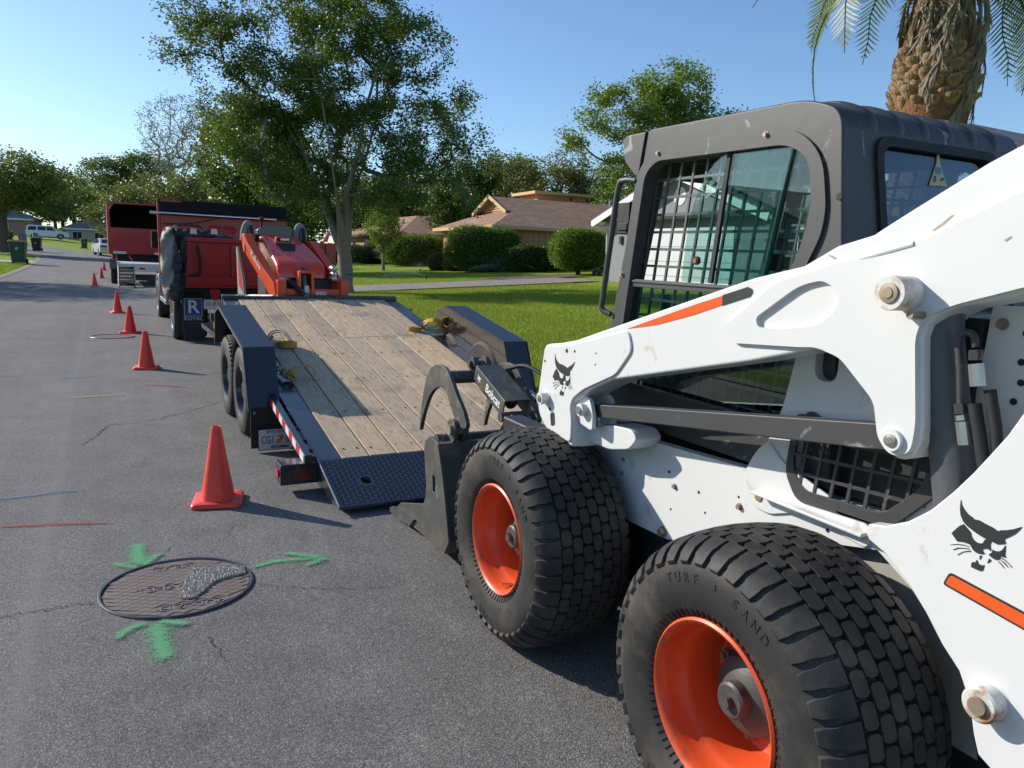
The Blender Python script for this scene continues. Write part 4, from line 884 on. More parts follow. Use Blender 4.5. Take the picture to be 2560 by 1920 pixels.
# ramp plate with raised tread
def bumps(name, fn, nu, nv, parent, lu=.030, lv=.011, h=.0022):
    """fn(u,v) -> point and two tangents; staggered lozenges pointing alternately"""
    b = MB()
    for i in range(nu):
        for j in range(nv):
            p, tu, tv, nn = fn((i+.5)/nu, (j+.5)/nv)
            if name == 'ramp_tread' and (p.x+.755)**2+(p.y-.235)**2 < .05**2: continue
            d1, d2 = ((tu+tv*.55).normalized(), (tv-tu*.55).normalized()) if (i+j) % 2 else ((tu-tv*.55).normalized(), (tv+tu*.55).normalized())
            q = [p-d1*lu/2, p+d2*lv/2, p+d1*lu/2, p-d2*lv/2, p-d1*lu*.22+nn*h, p+d1*lu*.22+nn*h]
            b.add(q, [(0, 3, 5, 4), (0, 4, 1), (1, 4, 5, 2), (2, 5, 3)])
    o = b.build(name, m_plate, parent, None); tag(o, kind='stuff'); return o
hole_p = circle(-.40, .27, .045, 20, .024)
def rz_(y): return .05+y*(.155/.49)
b = MB(); b.prism([(0, .052), (.49, .205), (.49, .185), (.0, .035)], 'x', -.985, .985); ramp_o = b.build('ramp_plate', m_plate, tr, 30)
ct = MB(); ct.prism(circle(-.755, .235, .034, 24, .038), 'z', -.1, .4); cut(ramp_o, [ct])
sl_ = math.atan2(.153, .49); tv_ = Vector((0, math.cos(sl_), math.sin(sl_))); nn_ = Vector((0, -math.sin(sl_), math.cos(sl_)))
bumps('ramp_tread', lambda u, v: (Vector((-.97+1.94*u, .01+.47*v, .0535+(.01+.47*v)*.3122)), Vector((1, 0, 0)), tv_, nn_), 62, 22, ramp_o)
b = MB(); b.box(-.81, -.70, .19, .28, .05, .06); b.build('recessed_red_block', m_lens, tr)
for sx in (-1, 1):
    x0, x1 = sorted((sx*.972, sx*.986)); b = MB(); b.prism([(0.0, .052), (.49, .206), (.49, .045), (.12, .03)], 'x', x0, x1); b.build('ramp_side', m_tblk, tr, 30)
    b = MB(); b.tube([(sx*.985, 0, .053), (sx*.985, .50, .209)], .006, 8); b.build('weld_edge', m_galv, tr)
    # rear light box
    x0, x1 = sorted((sx*.965, sx*1.213)); b = MB(); b.box(x0, x1, .50, .66, .06, .19); lb_ = b.build('light_box', m_tblk, tr, 30, .006)
    b = MB(); b.prism(rnd_poly([(x0+.07, .085), (x1-.05, .085), (x1-.05, .165), (x0+.07, .165)], .03), 'y', .494, .4995); b.build('tail_light', m_lens, lb_, 30)
    xe = sx*1.216; b = MB(); b.prism(rnd_poly([(.54, .10), (.60, .10), (.60, .15), (.54, .15)], .02), 'x', *sorted((xe, xe+sx*.006))); b.build('side_marker', m_red, lb_)
    # lower frame rail with reflective tape
    for k in range(10):
        y0, y1 = .52+k*.105, .52+(k+1)*.105-.004; za, zb = .215+(y0-.5)*.165, .215+(y1-.5)*.165; x0, x1 = sorted((sx*1.066, sx*1.070))
        b = MB(); b.hexa([(x0, y0, za-.03), (x1, y0, za-.03), (x1, y1, zb-.03), (x0, y1, zb-.03)], [(x0, y0, za+.02), (x1, y0, za+.02), (x1, y1, zb+.02), (x0, y1, zb+.02)]); b.build('reflective_tape', m_red if k % 2 else m_wht, tr, None)
    x0, x1 = sorted((sx*1.02, sx*1.0655)); b = MB(); b.hexa([(x0, .5, .17), (x1, .5, .17), (x1, 1.75, .365), (x0, 1.75, .365)], [(x0, .5, .24), (x1, .5, .24), (x1, 1.75, .445), (x0, 1.75, .445)]); b.build('frame_rail', m_tblk, tr, 30, .004)
    for yy in (.62, .78, 1.0, 1.25):
        x0, x1 = sorted((sx*.986, sx*1.02)); b = MB(); b.box(x0, x1, yy, yy+.03, .20+(yy-.5)*.165, .225+(yy-.5)*.165); b.build('rail_spacer', m_tblk, tr)
    # fender: plates along a bent path
    path = [(1.60, .33), (1.806, .766), (3.122, .991), (3.36, .925), (3.43, .62)]
    x0, x1 = sorted((sx*.987, sx*1.222)); fpar = None
    for i in range(4):
        (ya, za), (yb, zb) = path[i], path[i+1]; d = Vector((yb-ya, zb-za)).normalized(); nv = Vector((-d.y, d.x))*-.008
        b = MB(); b.prism([(ya, za), (yb, zb), (yb+nv.x, zb+nv.y), (ya+nv.x, za+nv.y)], 'x', x0, x1)
        pl_ = b.build('fender_plate', m_plate if i in (1,) else m_tblk, tr, 30)
        if fpar is None: fpar = pl_
        L = math.hypot(yb-ya, zb-za); tv2 = Vector((0, d.x, d.y)); nn2 = Vector((0, -d.y, d.x))
        if i in (0, 1, 2): bumps('fender_tread', lambda u, v: (Vector((x0+(x1-x0)*u, ya+(yb-ya)*v, za+(zb-za)*v))+nn2*.0005, Vector((1, 0, 0)), tv2, nn2), 11, int(L/.024), pl_, .019, .008, .0014)
        b = MB(); b.beam((sx*1.219, ya, za-.014), (sx*1.219, yb, zb-.014), .006, .028, nn2); b.build('fender_lip', m_galv if i == 1 else m_tblk, pl_)
    xi = sorted((sx*.9865, sx*.9925)); b = MB(); b.prism([(1.60, .32), (1.806, .764), (3.122, .989), (3.36, .923), (3.43, .55), (3.2, .42), (1.9, .30)], 'x', *xi); b.build('fender_inner_plate', pm('gloss_black', (.012, .011, .010), .10, var=.1, coat=1), tr, 30)
# wheels
m_rimb = pm('black_rim', (.015, .016, .02), .25, .3, coat=.6); m_tyre2 = pm('trailer_tyre', (.028, .027, .026), .7, var=.25, vs=12, bump=.15, bs=100, dirt=(.09, .08, .07), dth=(.55, .8), ds=7)
def small_wheel(parent, r, wd, mrim, x, y, z, out=-1, rr=.56, hubm=None):
    """road wheel, outer face towards out*x"""
    b = MB(); h = wd/2
    prof = [(r*rr, h*.9), (r*(rr+.05), h), (r*.78, h*1.03), (r*.92, h*.95), (r*.975, h*.8), (r, h*.6), (r, h*.36), (r*.975, h*.33), (r*.975, h*.27), (r, h*.24), (r, -h*.6), (r*.975, -h*.8), (r*.9, -h), (r*rr, -h*.9)]
    b.lathe([(p, -out*-q) if False else (p, out*q) for p, q in prof], 'x', (0, 0, 0), 40)
    for k in range(48):
        a = 2*math.pi*k/48; d = Vector((0, math.cos(a), math.sin(a))); b.beam(d*(r*.985)+Vector((out*h*.55, 0, 0)), d*(r*.955)+Vector((out*h*.93, 0, 0)), .010, .014, (0, -math.sin(a), math.cos(a)))
    wh = b.build('wheel', m_tyre2, parent, 35); wh.location = (x, y, z)
    b = MB(); b.lathe([(p, out*q) for p, q in ((r*rr*1.02, h*.93), (r*rr, h*.97), (r*rr*.95, h*.85), (r*rr*.9, h*.45), (r*rr*.72, h*.38), (r*rr*.66, h*.45), (r*rr*.4, h*.45), (r*rr*.33, h*.75), (r*rr*.22, h*.8), (.001, h*.8))], 'x', (0, 0, 0), 36); rm = b.build('rim', mrim, wh, 35)
    for k in range(8):
        a = 2*math.pi*k/8; b = MB(); b.cyl((0, r*rr*.53*math.cos(a), r*rr*.53*math.sin(a)), 'x', .012, *sorted((out*h*.44, out*h*.58)), 6); b.build('lug_nut', hubm or m_steel, wh, 30)
    return wh
for y in (2.23, 3.03):
    for sx in (-1, 1): small_wheel(tr, .365, .225, m_rimb, sx*1.075, y, .365, sx)
    b = MB(); b.cyl((0, y, .365), 'x', .04, -1.0, 1.0, 12); b.build('axle', m_black, tr)
# mudflap, licence plate
b = MB(); b.box(-1.205, -1.0, 1.60, 1.61, .03, .34); mf = b.build('mud_flap', m_black, tr); b = MB(); b.cyl((-1.18, 0, .30), 'y', .009, 1.595, 1.60, 12); b.build('flap_bolt', m_steel, mf)
text('flap_lettering', 'M', .05, pm('faded_red_print', (.16, .015, .015), .6), mf, basis((-1.165, 1.5985, .075), (1, 0, 0), (0, 0, 1)), .0005, .001)
m_plw = pm('plate_white', (.62, .60, .60), .35, var=.05); m_plg = pm('plate_green', (.02, .12, .09), .4); m_navy = pm('plate_navy', (.02, .03, .10), .4); m_ofr = pm('orange_fruit', (.75, .18, .03), .4); m_lgr = pm('leaf_green', (.10, .30, .15), .5)
def plate(par, x, y, z, body1, body2, nm='licence_plate', rest=True, w=.305, h=.152):
    b = MB(); b.prism(rnd_poly([(x-w/2-.006, z-h/2-.006), (x+w/2+.006, z-h/2-.006), (x+w/2+.006, z+h/2+.006), (x-w/2-.006, z+h/2+.006)], .014), 'y', y, y+.006); lp = b.build(nm, m_black, par, 30)
    b = MB(); b.prism(rnd_poly([(x-w/2, z-h/2), (x+w/2, z-h/2), (x+w/2, z+h/2), (x-w/2, z+h/2)], .012), 'y', y-.003, y-.0002); b.build('plate_face', m_plw, lp, 30)
    B = lambda px, pz: basis((px, y-.0036, pz), (1, 0, 0), (0, 0, 1))
    text('plate_characters', body1, .082, m_plg, lp, B(x-.088, z-.004), .0006, .0012, stretch=.60); text('plate_characters', body2, .082, m_plg, lp, B(x+.088, z-.004), .0006, .0012, stretch=.60)
    if rest:
        text('plate_state', 'MYFLORIDA.COM', .03, m_plg, lp, B(x, z+.058), .0005, .0006, stretch=.8); text('plate_county', 'ESCAMBIA', .026, m_navy, lp, B(x, z-.059), .0005, .0008, stretch=1.1)
    for dx, dz_, r_ in ((-.010, -.016, .017), (.010, .008, .016)):
        b = MB(); b.prism(circle(x+dx, z+dz_, r_, 16), 'y', y-.0048, y-.003); b.build('plate_orange', m_ofr, lp)
    b = MB(); b.prism([(x-.022, z+.030), (x+.022, z+.034), (x+.024, z+.024), (x-.018, z+.020)], 'y', y-.0042, y-.003); b.build('plate_leaf', m_lgr, lp); return lp
plate(tr, -1.0, 1.585, .095, 'CG1', '07D')
# fixed front section, tongue, coupling
b = MB(); b.box(-.985, .985, 4.78, 6.75, .44, .50); b.build('fixed_deck', m_tblk, tr, 30, .005)
for sx in (-1, 1):
    x0, x1 = sorted((sx*1.03, sx*1.075)); b = MB(); b.box(x0, x1, 3.43, 4.75, .62, .70); b.build('front_side_rail', m_tblk, tr, 30, .004)
    for k in range(8):
        x0, x1 = sorted((sx*1.0755, sx*1.079)); b = MB(); b.box(x0, x1, 3.5+k*.145, 3.5+(k+1)*.145-.004, .635, .69); b.build('reflective_tape', m_red if k % 2 else m_wht, tr, None)
    b = MB(); b.beam((sx*.75, 6.7, .46), (sx*.06, 8.2, .46), .08, .12); b.build('tongue_rail', m_tblk, tr, 30, .005)
    b = MB(); b.tube([(sx*1.06, 4.1, .60), (sx*1.06, 4.1, .50), (sx*1.0, 4.12, .44)], .02, 8); b.build('winch_ratchet', m_steel, tr)
b = MB(); b.box(-.06, .06, 8.1, 8.45, .42, .52); b.tube([(0, 7.6, .3), (0, 7.6, .95)], .035, 12); b.build('coupler', m_tblk, tr, 30, .005)
b = MB(); b.box(-.95, .95, 1.9, 4.7, .30, .36); b.build('under_frame', m_black, tr)
b = MB(); b.box(-.7, .7, 4.0, 6.6, .36, .44); b.build('centre_frame', m_black, tr)

# ---------------------------------------------------------------- yellow ratchet straps lying on the deck
m_strap = pm('strap_yellow', (.50, .29, .035), .75, var=.15, vs=30, bump=.3, bs=300, dirt=(.30, .20, .08), dth=(.55, .75), ds=12); m_strapb = pm('strap_blue', (.05, .12, .35), .75)
m_strapd = pm('strap_khaki', (.36, .29, .12), .8, var=.2, vs=20); m_brass = pm('ratchet_brass', (.42, .34, .16), .4, .8, var=.3, vs=25)
def roll_path(c, r0, r1, turns, ax):
    P = []; N = int(turns*18)
    for i in range(N+1):
        a = 2*math.pi*turns*i/N; r = r0+(r1-r0)*i/N; P.append(c+Vector((math.cos(a)*r, 0, math.sin(a)*r)) if ax == 'y' else c+Vector((math.cos(a)*r, math.sin(a)*r*.75, 0)))
    return P
def strap(x, y, label, kind, rz=0):
    a_, s_ = 4.10+y, 2.12+x; w_ = TW(a_, s_); t = thing('ratchet_strap', label, 'strap', (w_.x, w_.y, zd(y)), TH+R(rz), 'yellow tie-down straps on the trailer deck'); t.scale = (1.0, 1.0, 1.0)
    sl = R(10.3)
    if kind == 0:
        b = MB(); b.ribbon(roll_path(Vector((.06, 0, .032)), .03, .085, 3, 'z'), (0, 0, 1), .05, .004); b.build('strap_roll', m_strap, t, 40)
        P = spline([(-.10, .02, .03), (-.09, .06, .11), (-.03, .07, .15), (.05, .06, .14), (.10, .05, .07), (.12, .02, .04)], 6); b = MB(); b.ribbon(P, (0, 1, 0), .05, .004); b.build('strap_loop', m_strapb, t, 40)
        b = MB(); b.ribbon([p*.84+Vector((0, .004, .006)) for p in P], (0, 1, 0), .048, .003); b.build('strap_loop', m_strap, t, 40)
        b = MB(); b.box(-.10, .0, .02, .08, .005, .05); b.tube([(-.11, .05, .05), (-.05, .05, .10)], .012, 8); b.build('ratchet', m_rust, t, 30, .004)
    elif kind == 1:
        P = spline([(-.12, .10, .03), (-.10, .02, .10), (-.02, -.02, .08), (.0, -.04, .02), (-.05, -.06, .05), (.03, -.02, .09), (.12, 0, .11), (.17, -.01, .08), (.17, -.02, .02)], 7); b = MB(); b.ribbon(P, [Vector((.2, 1, .2))]*len(P), .05, .004); b.build('strap_tail', m_strap, t, 40)
        P = spline([(-.14, .30, .03), (-.13, .2, .08), (-.10, .12, .05), (-.06, .05, .08), (-.08, -.02, .04)], 7); b = MB(); b.ribbon(P, (1, .1, .2), .05, .004); b.build('strap_loop', m_strapd, t, 40)
        b = MB(); b.lathe([(.02, -.02), (.045, -.02), (.045, .02), (.02, .02)], 'y', (-.04, -.02, .05), 16, True); b.build('ratchet', m_rust, t, 30)
    else:
        b = MB(); b.ribbon(roll_path(Vector((-.20, .10, .03)), .03, .075, 3, 'z'), (0, 0, 1), .05, .004); b.build('strap_roll', m_strap, t, 40)
        for sd in range(3):
            random.seed(20+sd); P = [Vector((-.12, .08, .04))]
            for i in range(7): P.append(Vector((-.08+i*.055+random.uniform(-.05, .05), .02-i*.05+random.uniform(-.07, .07), random.uniform(.02, .17))))
            P = spline(P, 7); b = MB(); b.ribbon(P, [Vector((math.sin(i*.15+sd), math.cos(i*.12), .6)) for i in range(len(P))], .05, .004); b.build('strap_tangle', m_strap if sd != 2 else m_strapd, t, 40)
        b = MB(); b.box(.02, .10, -.12, -.02, .01, .06); b.tube([(-.12, -.04, .05), (.08, -.10, .10)], .009, 8); b.build('ratchet', m_brass, t, 30, .005)
        P = spline([(.12, -.25, .03), (.15, -.32, .08), (.18, -.42, .04), (.17, -.52, .05)], 6); b = MB(); b.ribbon(P, (1, .2, .3), .06, .006); b.build('strap_end', m_strapd, t, 40)
    return t
strap(-.74, 2.82, 'coiled yellow strap with blue loop on the left planks behind the fender', 0)
strap(-.82, 1.98, 'tangled yellow strap in the shade of the left fender', 1)
strap(.92, 3.22, 'messy yellow strap heap beside the right fender', 2)
# ================================================================ orange mini loader on the trailer's front deck (faces the camera: +y away from us)
m_kub = pm('orange_red_paint', (.70, .055, .02), .30, var=.06, vs=4, coat=.5); m_kub2 = pm('loader_orange', (.74, .085, .02), .35, var=.06, coat=.3)
m_trk = pm('track_rubber', (.03, .03, .03), .7, var=.2, vs=14); m_cap = pm('grey_fabric', (.20, .195, .18), .85, var=.15)
mp_ = TW(9.30, 2.03); ml = thing('mini_track_loader', 'compact orange tracked loader parked on the trailer front', 'mini loader', (mp_.x, mp_.y, .50), TH)
# local: x from s-2.03, z from z-.50 ; hood slopes down towards the camera
def loft(secs, name, mat, par, smooth=40, caps=True, bevel=0):
    n_ = len(secs[0]); b = MB(); b.v = [tuple(p) for s_ in secs for p in s_]
    b.f = [(i*n_+j, i*n_+(j+1) % n_, (i+1)*n_+(j+1) % n_, (i+1)*n_+j) for i in range(len(secs)-1) for j in range(n_)]
    if caps: b.f += [tuple(range(n_))[::-1], tuple((len(secs)-1)*n_+j for j in range(n_))]
    b.m = [0]*len(b.f); return b.build(name, mat, par, smooth, bevel)
def rect_sec(x0, x1, y, z0, z1, r, yb=None, n=4):
    q = rnd_poly([(x0, z0), (x1, z0), (x1, z1), (x0, z1)], [.01, .01, r, r], n)
    return [(x, y+((yb or 0)*(z-z0)/(z1-z0) if yb else 0), z) for x, z in q]
hood = [rect_sec(-.215, .31, -.17, .68, .71, .012), rect_sec(-.23, .33, -.15, .68, .79, .04), rect_sec(-.235, .335, -.09, .68, .85, .05), rect_sec(-.24, .33, -.02, .68, .885, .05), rect_sec(-.265, .26, .25, .70, 1.03, .05), rect_sec(-.29, .18, .50, .72, 1.155, .05), rect_sec(-.30, .16, .64, .72, 1.175, .05)]
hd = loft(hood, 'hood', m_kub, ml, 35)
b = MB(); b.hexa([(-.145, .33, 1.03), (.085, .33, 1.03), (.045, .17, .95), (-.105, .17, .95)], [(-.145, .325, 1.076), (.085, .325, 1.076), (.045, .175, 1.0), (-.105, .175, 1.0)]); b.build('hood_scoop', m_black, hd, 30)
b = MB(); b.prism(rnd_poly([(-.15, 1.085), (.065, 1.085), (.055, 1.16), (-.14, 1.16)], .025), 'y', .36, .50); b.build('light_housing', m_kub, hd, 40, .008)
b = MB(); b.prism(rnd_poly([(-.13, 1.10), (.045, 1.10), (.045, 1.15), (-.13, 1.15)], .022), 'y', .352, .361); b.build('light_bezel', m_black, hd, 30)
b = MB(); b.prism(rnd_poly([(-.09, 1.115), (.02, 1.115), (.02, 1.14), (-.09, 1.14)], .008), 'y', .346, .353); b.build('light_lens', m_wht, hd, 30)
b = MB(); b.box(-.30, .46, -.10, .75, .28, .68); b.build('engine_body', m_dark, ml, 30, .02)
b = MB(); b.prism(rnd_poly([(-.31, 1.16), (.14, 1.16), (.17, 1.21), (.08, 1.30), (-.20, 1.30), (-.31, 1.24)], .02), 'y', .62, .80); b.build('control_console', m_tblk, ml, 40, .01)
b = MB(); b.box(-.42, .28, .66, .84, 1.09, 1.18); b.build('console_base', m_black, ml, 30, .01)
b = MB(); b.tube([(-.25, .7, 1.25), (-.25, .7, 1.36)], .015, 8); b.lathe([(.001, 1.40), (.03, 1.39), (.035, 1.36), (.02, 1.34)], 'z', (-.25, .7, 0), 12); b.build('control_knob', m_black, ml)
for sx, x in ((-1, -.43), (1, .20)):
    b = MB(); b.tube(spline([(x-.05, .62, 1.10), (x-.04, .60, 1.22), (x-.005, .60, 1.30), (x+.035, .60, 1.25), (x+.04, .60, 1.12)], 6), [.045]*25, 8); b.build('arm_hinge_cover', m_cap, ml, 60)
    b = MB(); b.tube([(x+.03, .55, 1.28), (x+.04, .5, 1.05)], .022, 10); b.build('lever', m_black, ml)
# lift arms
for sx in (-1, 1):
    xo = {-1: -.50, 1: .46}[sx]
    A0, A1 = Vector((xo+(.02 if sx < 0 else -.16), .40, 1.13)), Vector((xo+(.22 if sx < 0 else .06), -.28, .62))
    if sx < 0:
        b = MB(); b.prism(rnd_poly([(.50, 1.17), (.42, 1.18), (.34, 1.07), (-.05, .76), (-.26, .62), (-.30, .44), (-.18, .44), (-.02, .60), (.30, .86), (.46, 1.0)], .03), 'x', -.53, -.43)
        am = b.build('lift_arm', m_kub2, ml, 30, .006)
        for v in am.data.vertices: v.co.x += (.50-v.co.y)*.31
        bx_ = -.525
        text('arm_lettering', 'Kubota', .10, m_wht, am, basis((-.535+.31*.36, .14, .866), (.31*.78, -.78, -.62), (0, -.62, .78)), .001, .002)
        b = MB(); b.box(-.512, -.50, .40, .44, .96, 1.05); b.build('side_reflector', pm('amber', (.9, .35, .02), .4), am)
    else:
        b = MB(); b.prism(rnd_poly([(.50, 1.12), (.40, 1.12), (-.26, .62), (-.30, .44), (-.18, .44), (.30, .80), (.46, .95)], .03), 'x', .25, .34)
        am = b.build('lift_arm', m_kub, ml, 30, .006)
        for v in am.data.vertices: v.co.x += (.50-v.co.y)*.27
    b = MB(); x0 = -.27 if sx < 0 else .46; b.box(x0, x0+.10, -.36, -.22, .30, .66); b.build('arm_foot', m_kub, ml, 30, .01)
# left side plate, tracks
b = MB(); b.prism([(.55, 1.02), (.50, 1.02), (.10, .62), (.02, .40), (.30, .10), (.42, .0), (.50, .0), (.48, .4)], 'x', -.58, -.55); sp_ = b.build('side_shield', pm('grey_shield', (.25, .24, .23), .5), ml, 30, .004)
b = MB(); b.prism([(.42, .92), (.16, .64), (.10, .50), (.36, .56)], 'x', -.585, -.5805); b.build('shield_decal', m_kub, sp_)
for sx in (-1, 1):
    xc = -.42 if sx < 0 else .36
    loop = rnd_poly([(-.12, .02), (.95, .02), (1.0, .20), (.55, .42), (.20, .42), (-.18, .22)], .08, 5)
    b = MB(); x0, x1 = xc-.11, xc+.11; ih = [(Vector(p)-Vector((.42, .2)))*.86+Vector((.42, .2)) for p in loop]
    b.prism(loop, 'x', x0, x1, [[tuple(q) for q in ih]])
    L = len(loop); per = spline(loop, 3, True); acc = 0
    for i in range(len(per)):
        p, q = per[i], per[(i+1) % len(per)]; acc += (q-p).length
        if acc > .045:
            acc = 0; d = (q-p).normalized(); n_ = Vector((d.y, -d.x)); b.beam((x0, p.x+n_.x*.008, p.y+n_.y*.008), (x1, p.x+n_.x*.008, p.y+n_.y*.008), .022, .022, (0, n_.x, n_.y))
    tk = b.build('track', m_trk, ml, 30); b = MB(); b.cyl((0, .05, .17), 'x', .10, x0+.02, x1-.02, 20); b.cyl((0, .8, .14), 'x', .09, x0+.02, x1-.02, 20); b.cyl((0, .4, .28), 'x', .08, x0+.02, x1-.02, 16); b.build('track_roller', m_hub, tk, 30)
# front: cylinder, hose, attachment plate, lights
b = MB(); b.tube([(.05, -.22, .80), (.06, -.30, .45), (.06, -.30, .40)], .05, 16); b.build('tilt_cylinder', m_tblk, ml, 50)
b = MB(); b.box(.035, .085, -.365, -.345, .52, .60); b.build('cylinder_label', m_plw, ml)
b = MB(); b.prism([(-.06, .50), (-.02, .76), (.0, .76), (-.0, .50)], 'y', -.34, -.20); b.prism([(.12, .50), (.12, .74), (.14, .74), (.16, .50)], 'y', -.34, -.20); b.build('cylinder_bracket', m_kub2, ml, 30)
b = MB(); b.prism(rnd_poly([(-.02, .74), (.16, .74), (.15, .77), (-.01, .77)], .01), 'y', -.34, -.2); b.build('bracket_cap', m_kub, ml)
b = MB(); b.tube(spline([(-.22, -.2, .66), (-.12, -.32, .64), (-.02, -.38, .52), (.0, -.38, .42)], 6), .03, 10); b.build('hydraulic_hose', m_black, ml, 60)
b = MB(); b.box(-.24, .52, -.33, -.25, .38, .56); b.build('front_plate', m_kub, ml, 30, .01)
b = MB(); b.box(.17, .29, -.337, -.331, .47, .53); ds_ = b.build('warning_label', m_plw, ml); b = MB()
for x in (.185, .245): b.tube([(x, -.338, .515), (x+.025, -.338, .515), (x+.03, -.338, .485)], .0025, 4)
b.build('label_pictogram', m_decal, ds_)
for z in (.80, .735, .68):
    b = MB(); b.lathe([(.001, -.07), (.03, -.06), (.042, -.02), (.04, .03), (.001, .05)], 'y', (.41 if z < .79 else .405, -.20, z), 16); b.build('work_light', m_steel, ml, 40)

# ================================================================ red dump truck
m_tred = pm('truck_red', (.36, .012, .016), .3, var=.08, vs=3, coat=.25, spec=.35, dirt=(.16, .02, .02), dth=(.6, .8), ds=3)
m_chrome = pm('chrome', (.62, .62, .62), .18, 1.0, var=.1); m_tarp = pm('grey_tarp', (.26, .255, .24), .7, var=.15, vs=5, bump=.5, bs=9, bd=.03); m_tarpb = pm('black_tarp', (.018, .018, .02), .55, var=.3, vs=6, bump=.6, bs=12, bd=.03)
m_mesh = pm('black_mesh', (.006, .006, .007), .9)
t0 = TW(12.6, 2.19); dt = thing('dump_truck', 'red dump truck with black tarp roller hitched to the near trailer', 'truck', t0, TH)
b = MB(); b.box(-1.20, 1.20, .0, .05, .88, 1.64); tg = b.build('tailgate', m_tred, dt, 30, .012)
# raised border and ribs on the tailgate
for x0, x1, z0, z1 in ((-1.12, 1.0, 1.57, 1.64), (-1.12, 1.0, .92, 1.05), (-1.10, -.98, 1.05, 1.57), (-.42, -.36, 1.05, 1.57), (.30, .36, 1.05, 1.57), (.90, 1.02, 1.05, 1.57)):
    b = MB(); b.box(x0, x1, -.045, -.001, z0, z1); b.build('tailgate_rib', m_tred, tg, 30, .014)
b = MB(); b.tube(spline([(-.90, -.07, 1.52), (-.88, -.08, 1.40), (-.87, -.08, 1.25), (-.87, -.07, 1.16), (-.90, -.06, 1.08), (-1.02, -.05, 1.07)], 4), .018, 8); b.build('tailgate_lever', m_black, dt, 60)
b = MB(); b.box(1.06, 1.23, -.04, .12, .86, 1.64); b.build('corner_post', m_tred, dt, 30, .012)
b = MB(); b.prism(rnd_poly([(1.10, 1.22), (1.18, 1.22), (1.18, 1.48), (1.10, 1.48)], .035), 'y', -.05, -.041); b.build('tail_light', m_lens, dt, 30)
b = MB(); b.prism(rnd_poly([(1.02, 1.66), (1.10, 1.66), (1.12, 1.74), (1.16, 1.80), (1.11, 1.82), (1.06, 1.74)], .01), 'y', .0, .05); b.build('tailgate_latch', pm('latch_red', (.6, .02, .03), .3, coat=.4), dt, 30)
b = MB(); b.box(-1.235, -1.20, -.05, .14, .80, 1.62); b.build('corner_post', m_tred, dt, 30, .01)
for sx in (-1, 1):
    x0, x1 = sorted((sx*1.16, sx*1.21)); b = MB(); b.box(x0, x1, .06, 3.6, .95, 1.62); b.build('bed_side', m_tred, dt, 30, .01)
    for k in range(5):
        x0, x1 = sorted((sx*1.21, sx*1.235)); b = MB(); b.box(x0, x1, .35+k*.72, .47+k*.72, .96, 1.60); b.build('side_stake', m_tred, dt, 30, .008)
b = MB(); b.box(-1.15, 1.15, .06, 3.6, .90, .97); b.build('bed_floor', m_dark, dt)
vent = [rnd_poly([(cx-.18, 1.84), (cx-.10, 1.76), (cx+.10, 1.76), (cx+.18, 1.84), (cx+.10, 1.93), (cx-.10, 1.93)], .01) for cx in (-.21, .10)]
b = MB(); b.prism([(-1.20, .95), (1.18, .95), (1.18, 2.14), (-1.20, 2.14)], 'y', 3.60, 3.66, [rnd_poly([(-.34, 1.77), (-.07, 1.77), (-.07, 1.93), (-.28, 1.93), (-.36, 1.85)], .01), rnd_poly([(-.04, 1.77), (.16, 1.77), (.22, 1.85), (.16, 1.93), (-.04, 1.93)], .01)]); hb_ = b.build('headboard', m_tred, dt, 30)
for k in range(6):
    b = MB(); b.box(-.36, .23, 3.62, 3.66, 1.775+k*.027, 1.785+k*.027); b.build('louvre_slat', m_tred, hb_)
b = MB(); b.box(-1.20, 1.17, 3.45, 3.95, 2.145, 2.37); b.build('tarp_housing', m_mesh, dt, 30, .01); b = MB(); b.box(-1.17, -.8, 3.447, 3.4495, 2.33, 2.36); b.build('housing_label', m_tred, dt)
b = MB(); b.tube([(-1.36, 3.40, 2.115), (.95, 3.40, 2.10)], .028, 12); b.build('tarp_tube', m_chrome, dt, 60); b = MB(); b.tube([(.95, 3.42, 2.12), (1.5, 3.42, 2.10)], .018, 8); b.build('tarp_arm', m_black, dt, 60)
b = MB(); b.tube(spline([(-1.15, 3.38, 1.92), (-.8, 3.37, 1.93), (-.4, 3.37, 2.0), (-.1, 3.36, 2.09)], 4), .010, 6); b.build('tarp_cord', m_black, dt, 60)
b = MB(); b.tube([(-1.20, 3.5, 1.60), (-1.20, 3.5, 2.38)], .03, 8); b.build('headboard_post', m_tred, dt, 60)
# cab, hood, front
cabp = rnd_poly([(3.98, .62), (3.98, 1.95), (4.15, 2.08), (5.25, 2.06), (5.75, 1.52), (7.05, 1.36), (7.2, .95), (7.2, .62)], .08)
b = MB(); b.prism(cabp, 'x', -1.0, 1.0); cb = b.build('cab', m_tred, dt, 30, .05, 3)
for sx in (-1, 1):
    b = MB(); b.prism(rnd_poly([(4.25, 1.50), (4.25, 1.98), (5.22, 1.98), (5.60, 1.54)], .04), 'x', *sorted((sx*1.0, sx*1.008))); b.build('side_window', m_black, cb, 30)
    b = MB(); b.box(*sorted((sx*1.06, sx*1.25)), 5.3, 5.42, 1.45, 1.80); b.build('wing_mirror', m_black, dt, 30, .02)
    b = MB(); b.prism(rnd_poly([(4.68, .50), (4.68, .72), (4.88, .93), (5.62, .93), (5.84, .72), (5.84, .50), (5.74, .50), (5.60, .82), (4.92, .82), (4.78, .50)], .03), 'x', *sorted((sx*.95, sx*1.17))); b.build('front_fender', m_chrome if sx < 0 else m_tred, dt, 30, .01)
    b = MB(); b.box(*sorted((sx*1.0, sx*1.18)), 2.9, 4.5, .42, .50); b.build('running_board', m_steel, dt, 30, .01)
b = MB(); b.box(-.42, .42, .1, 7.0, .45, .75); b.build('chassis_frame', m_black, dt)
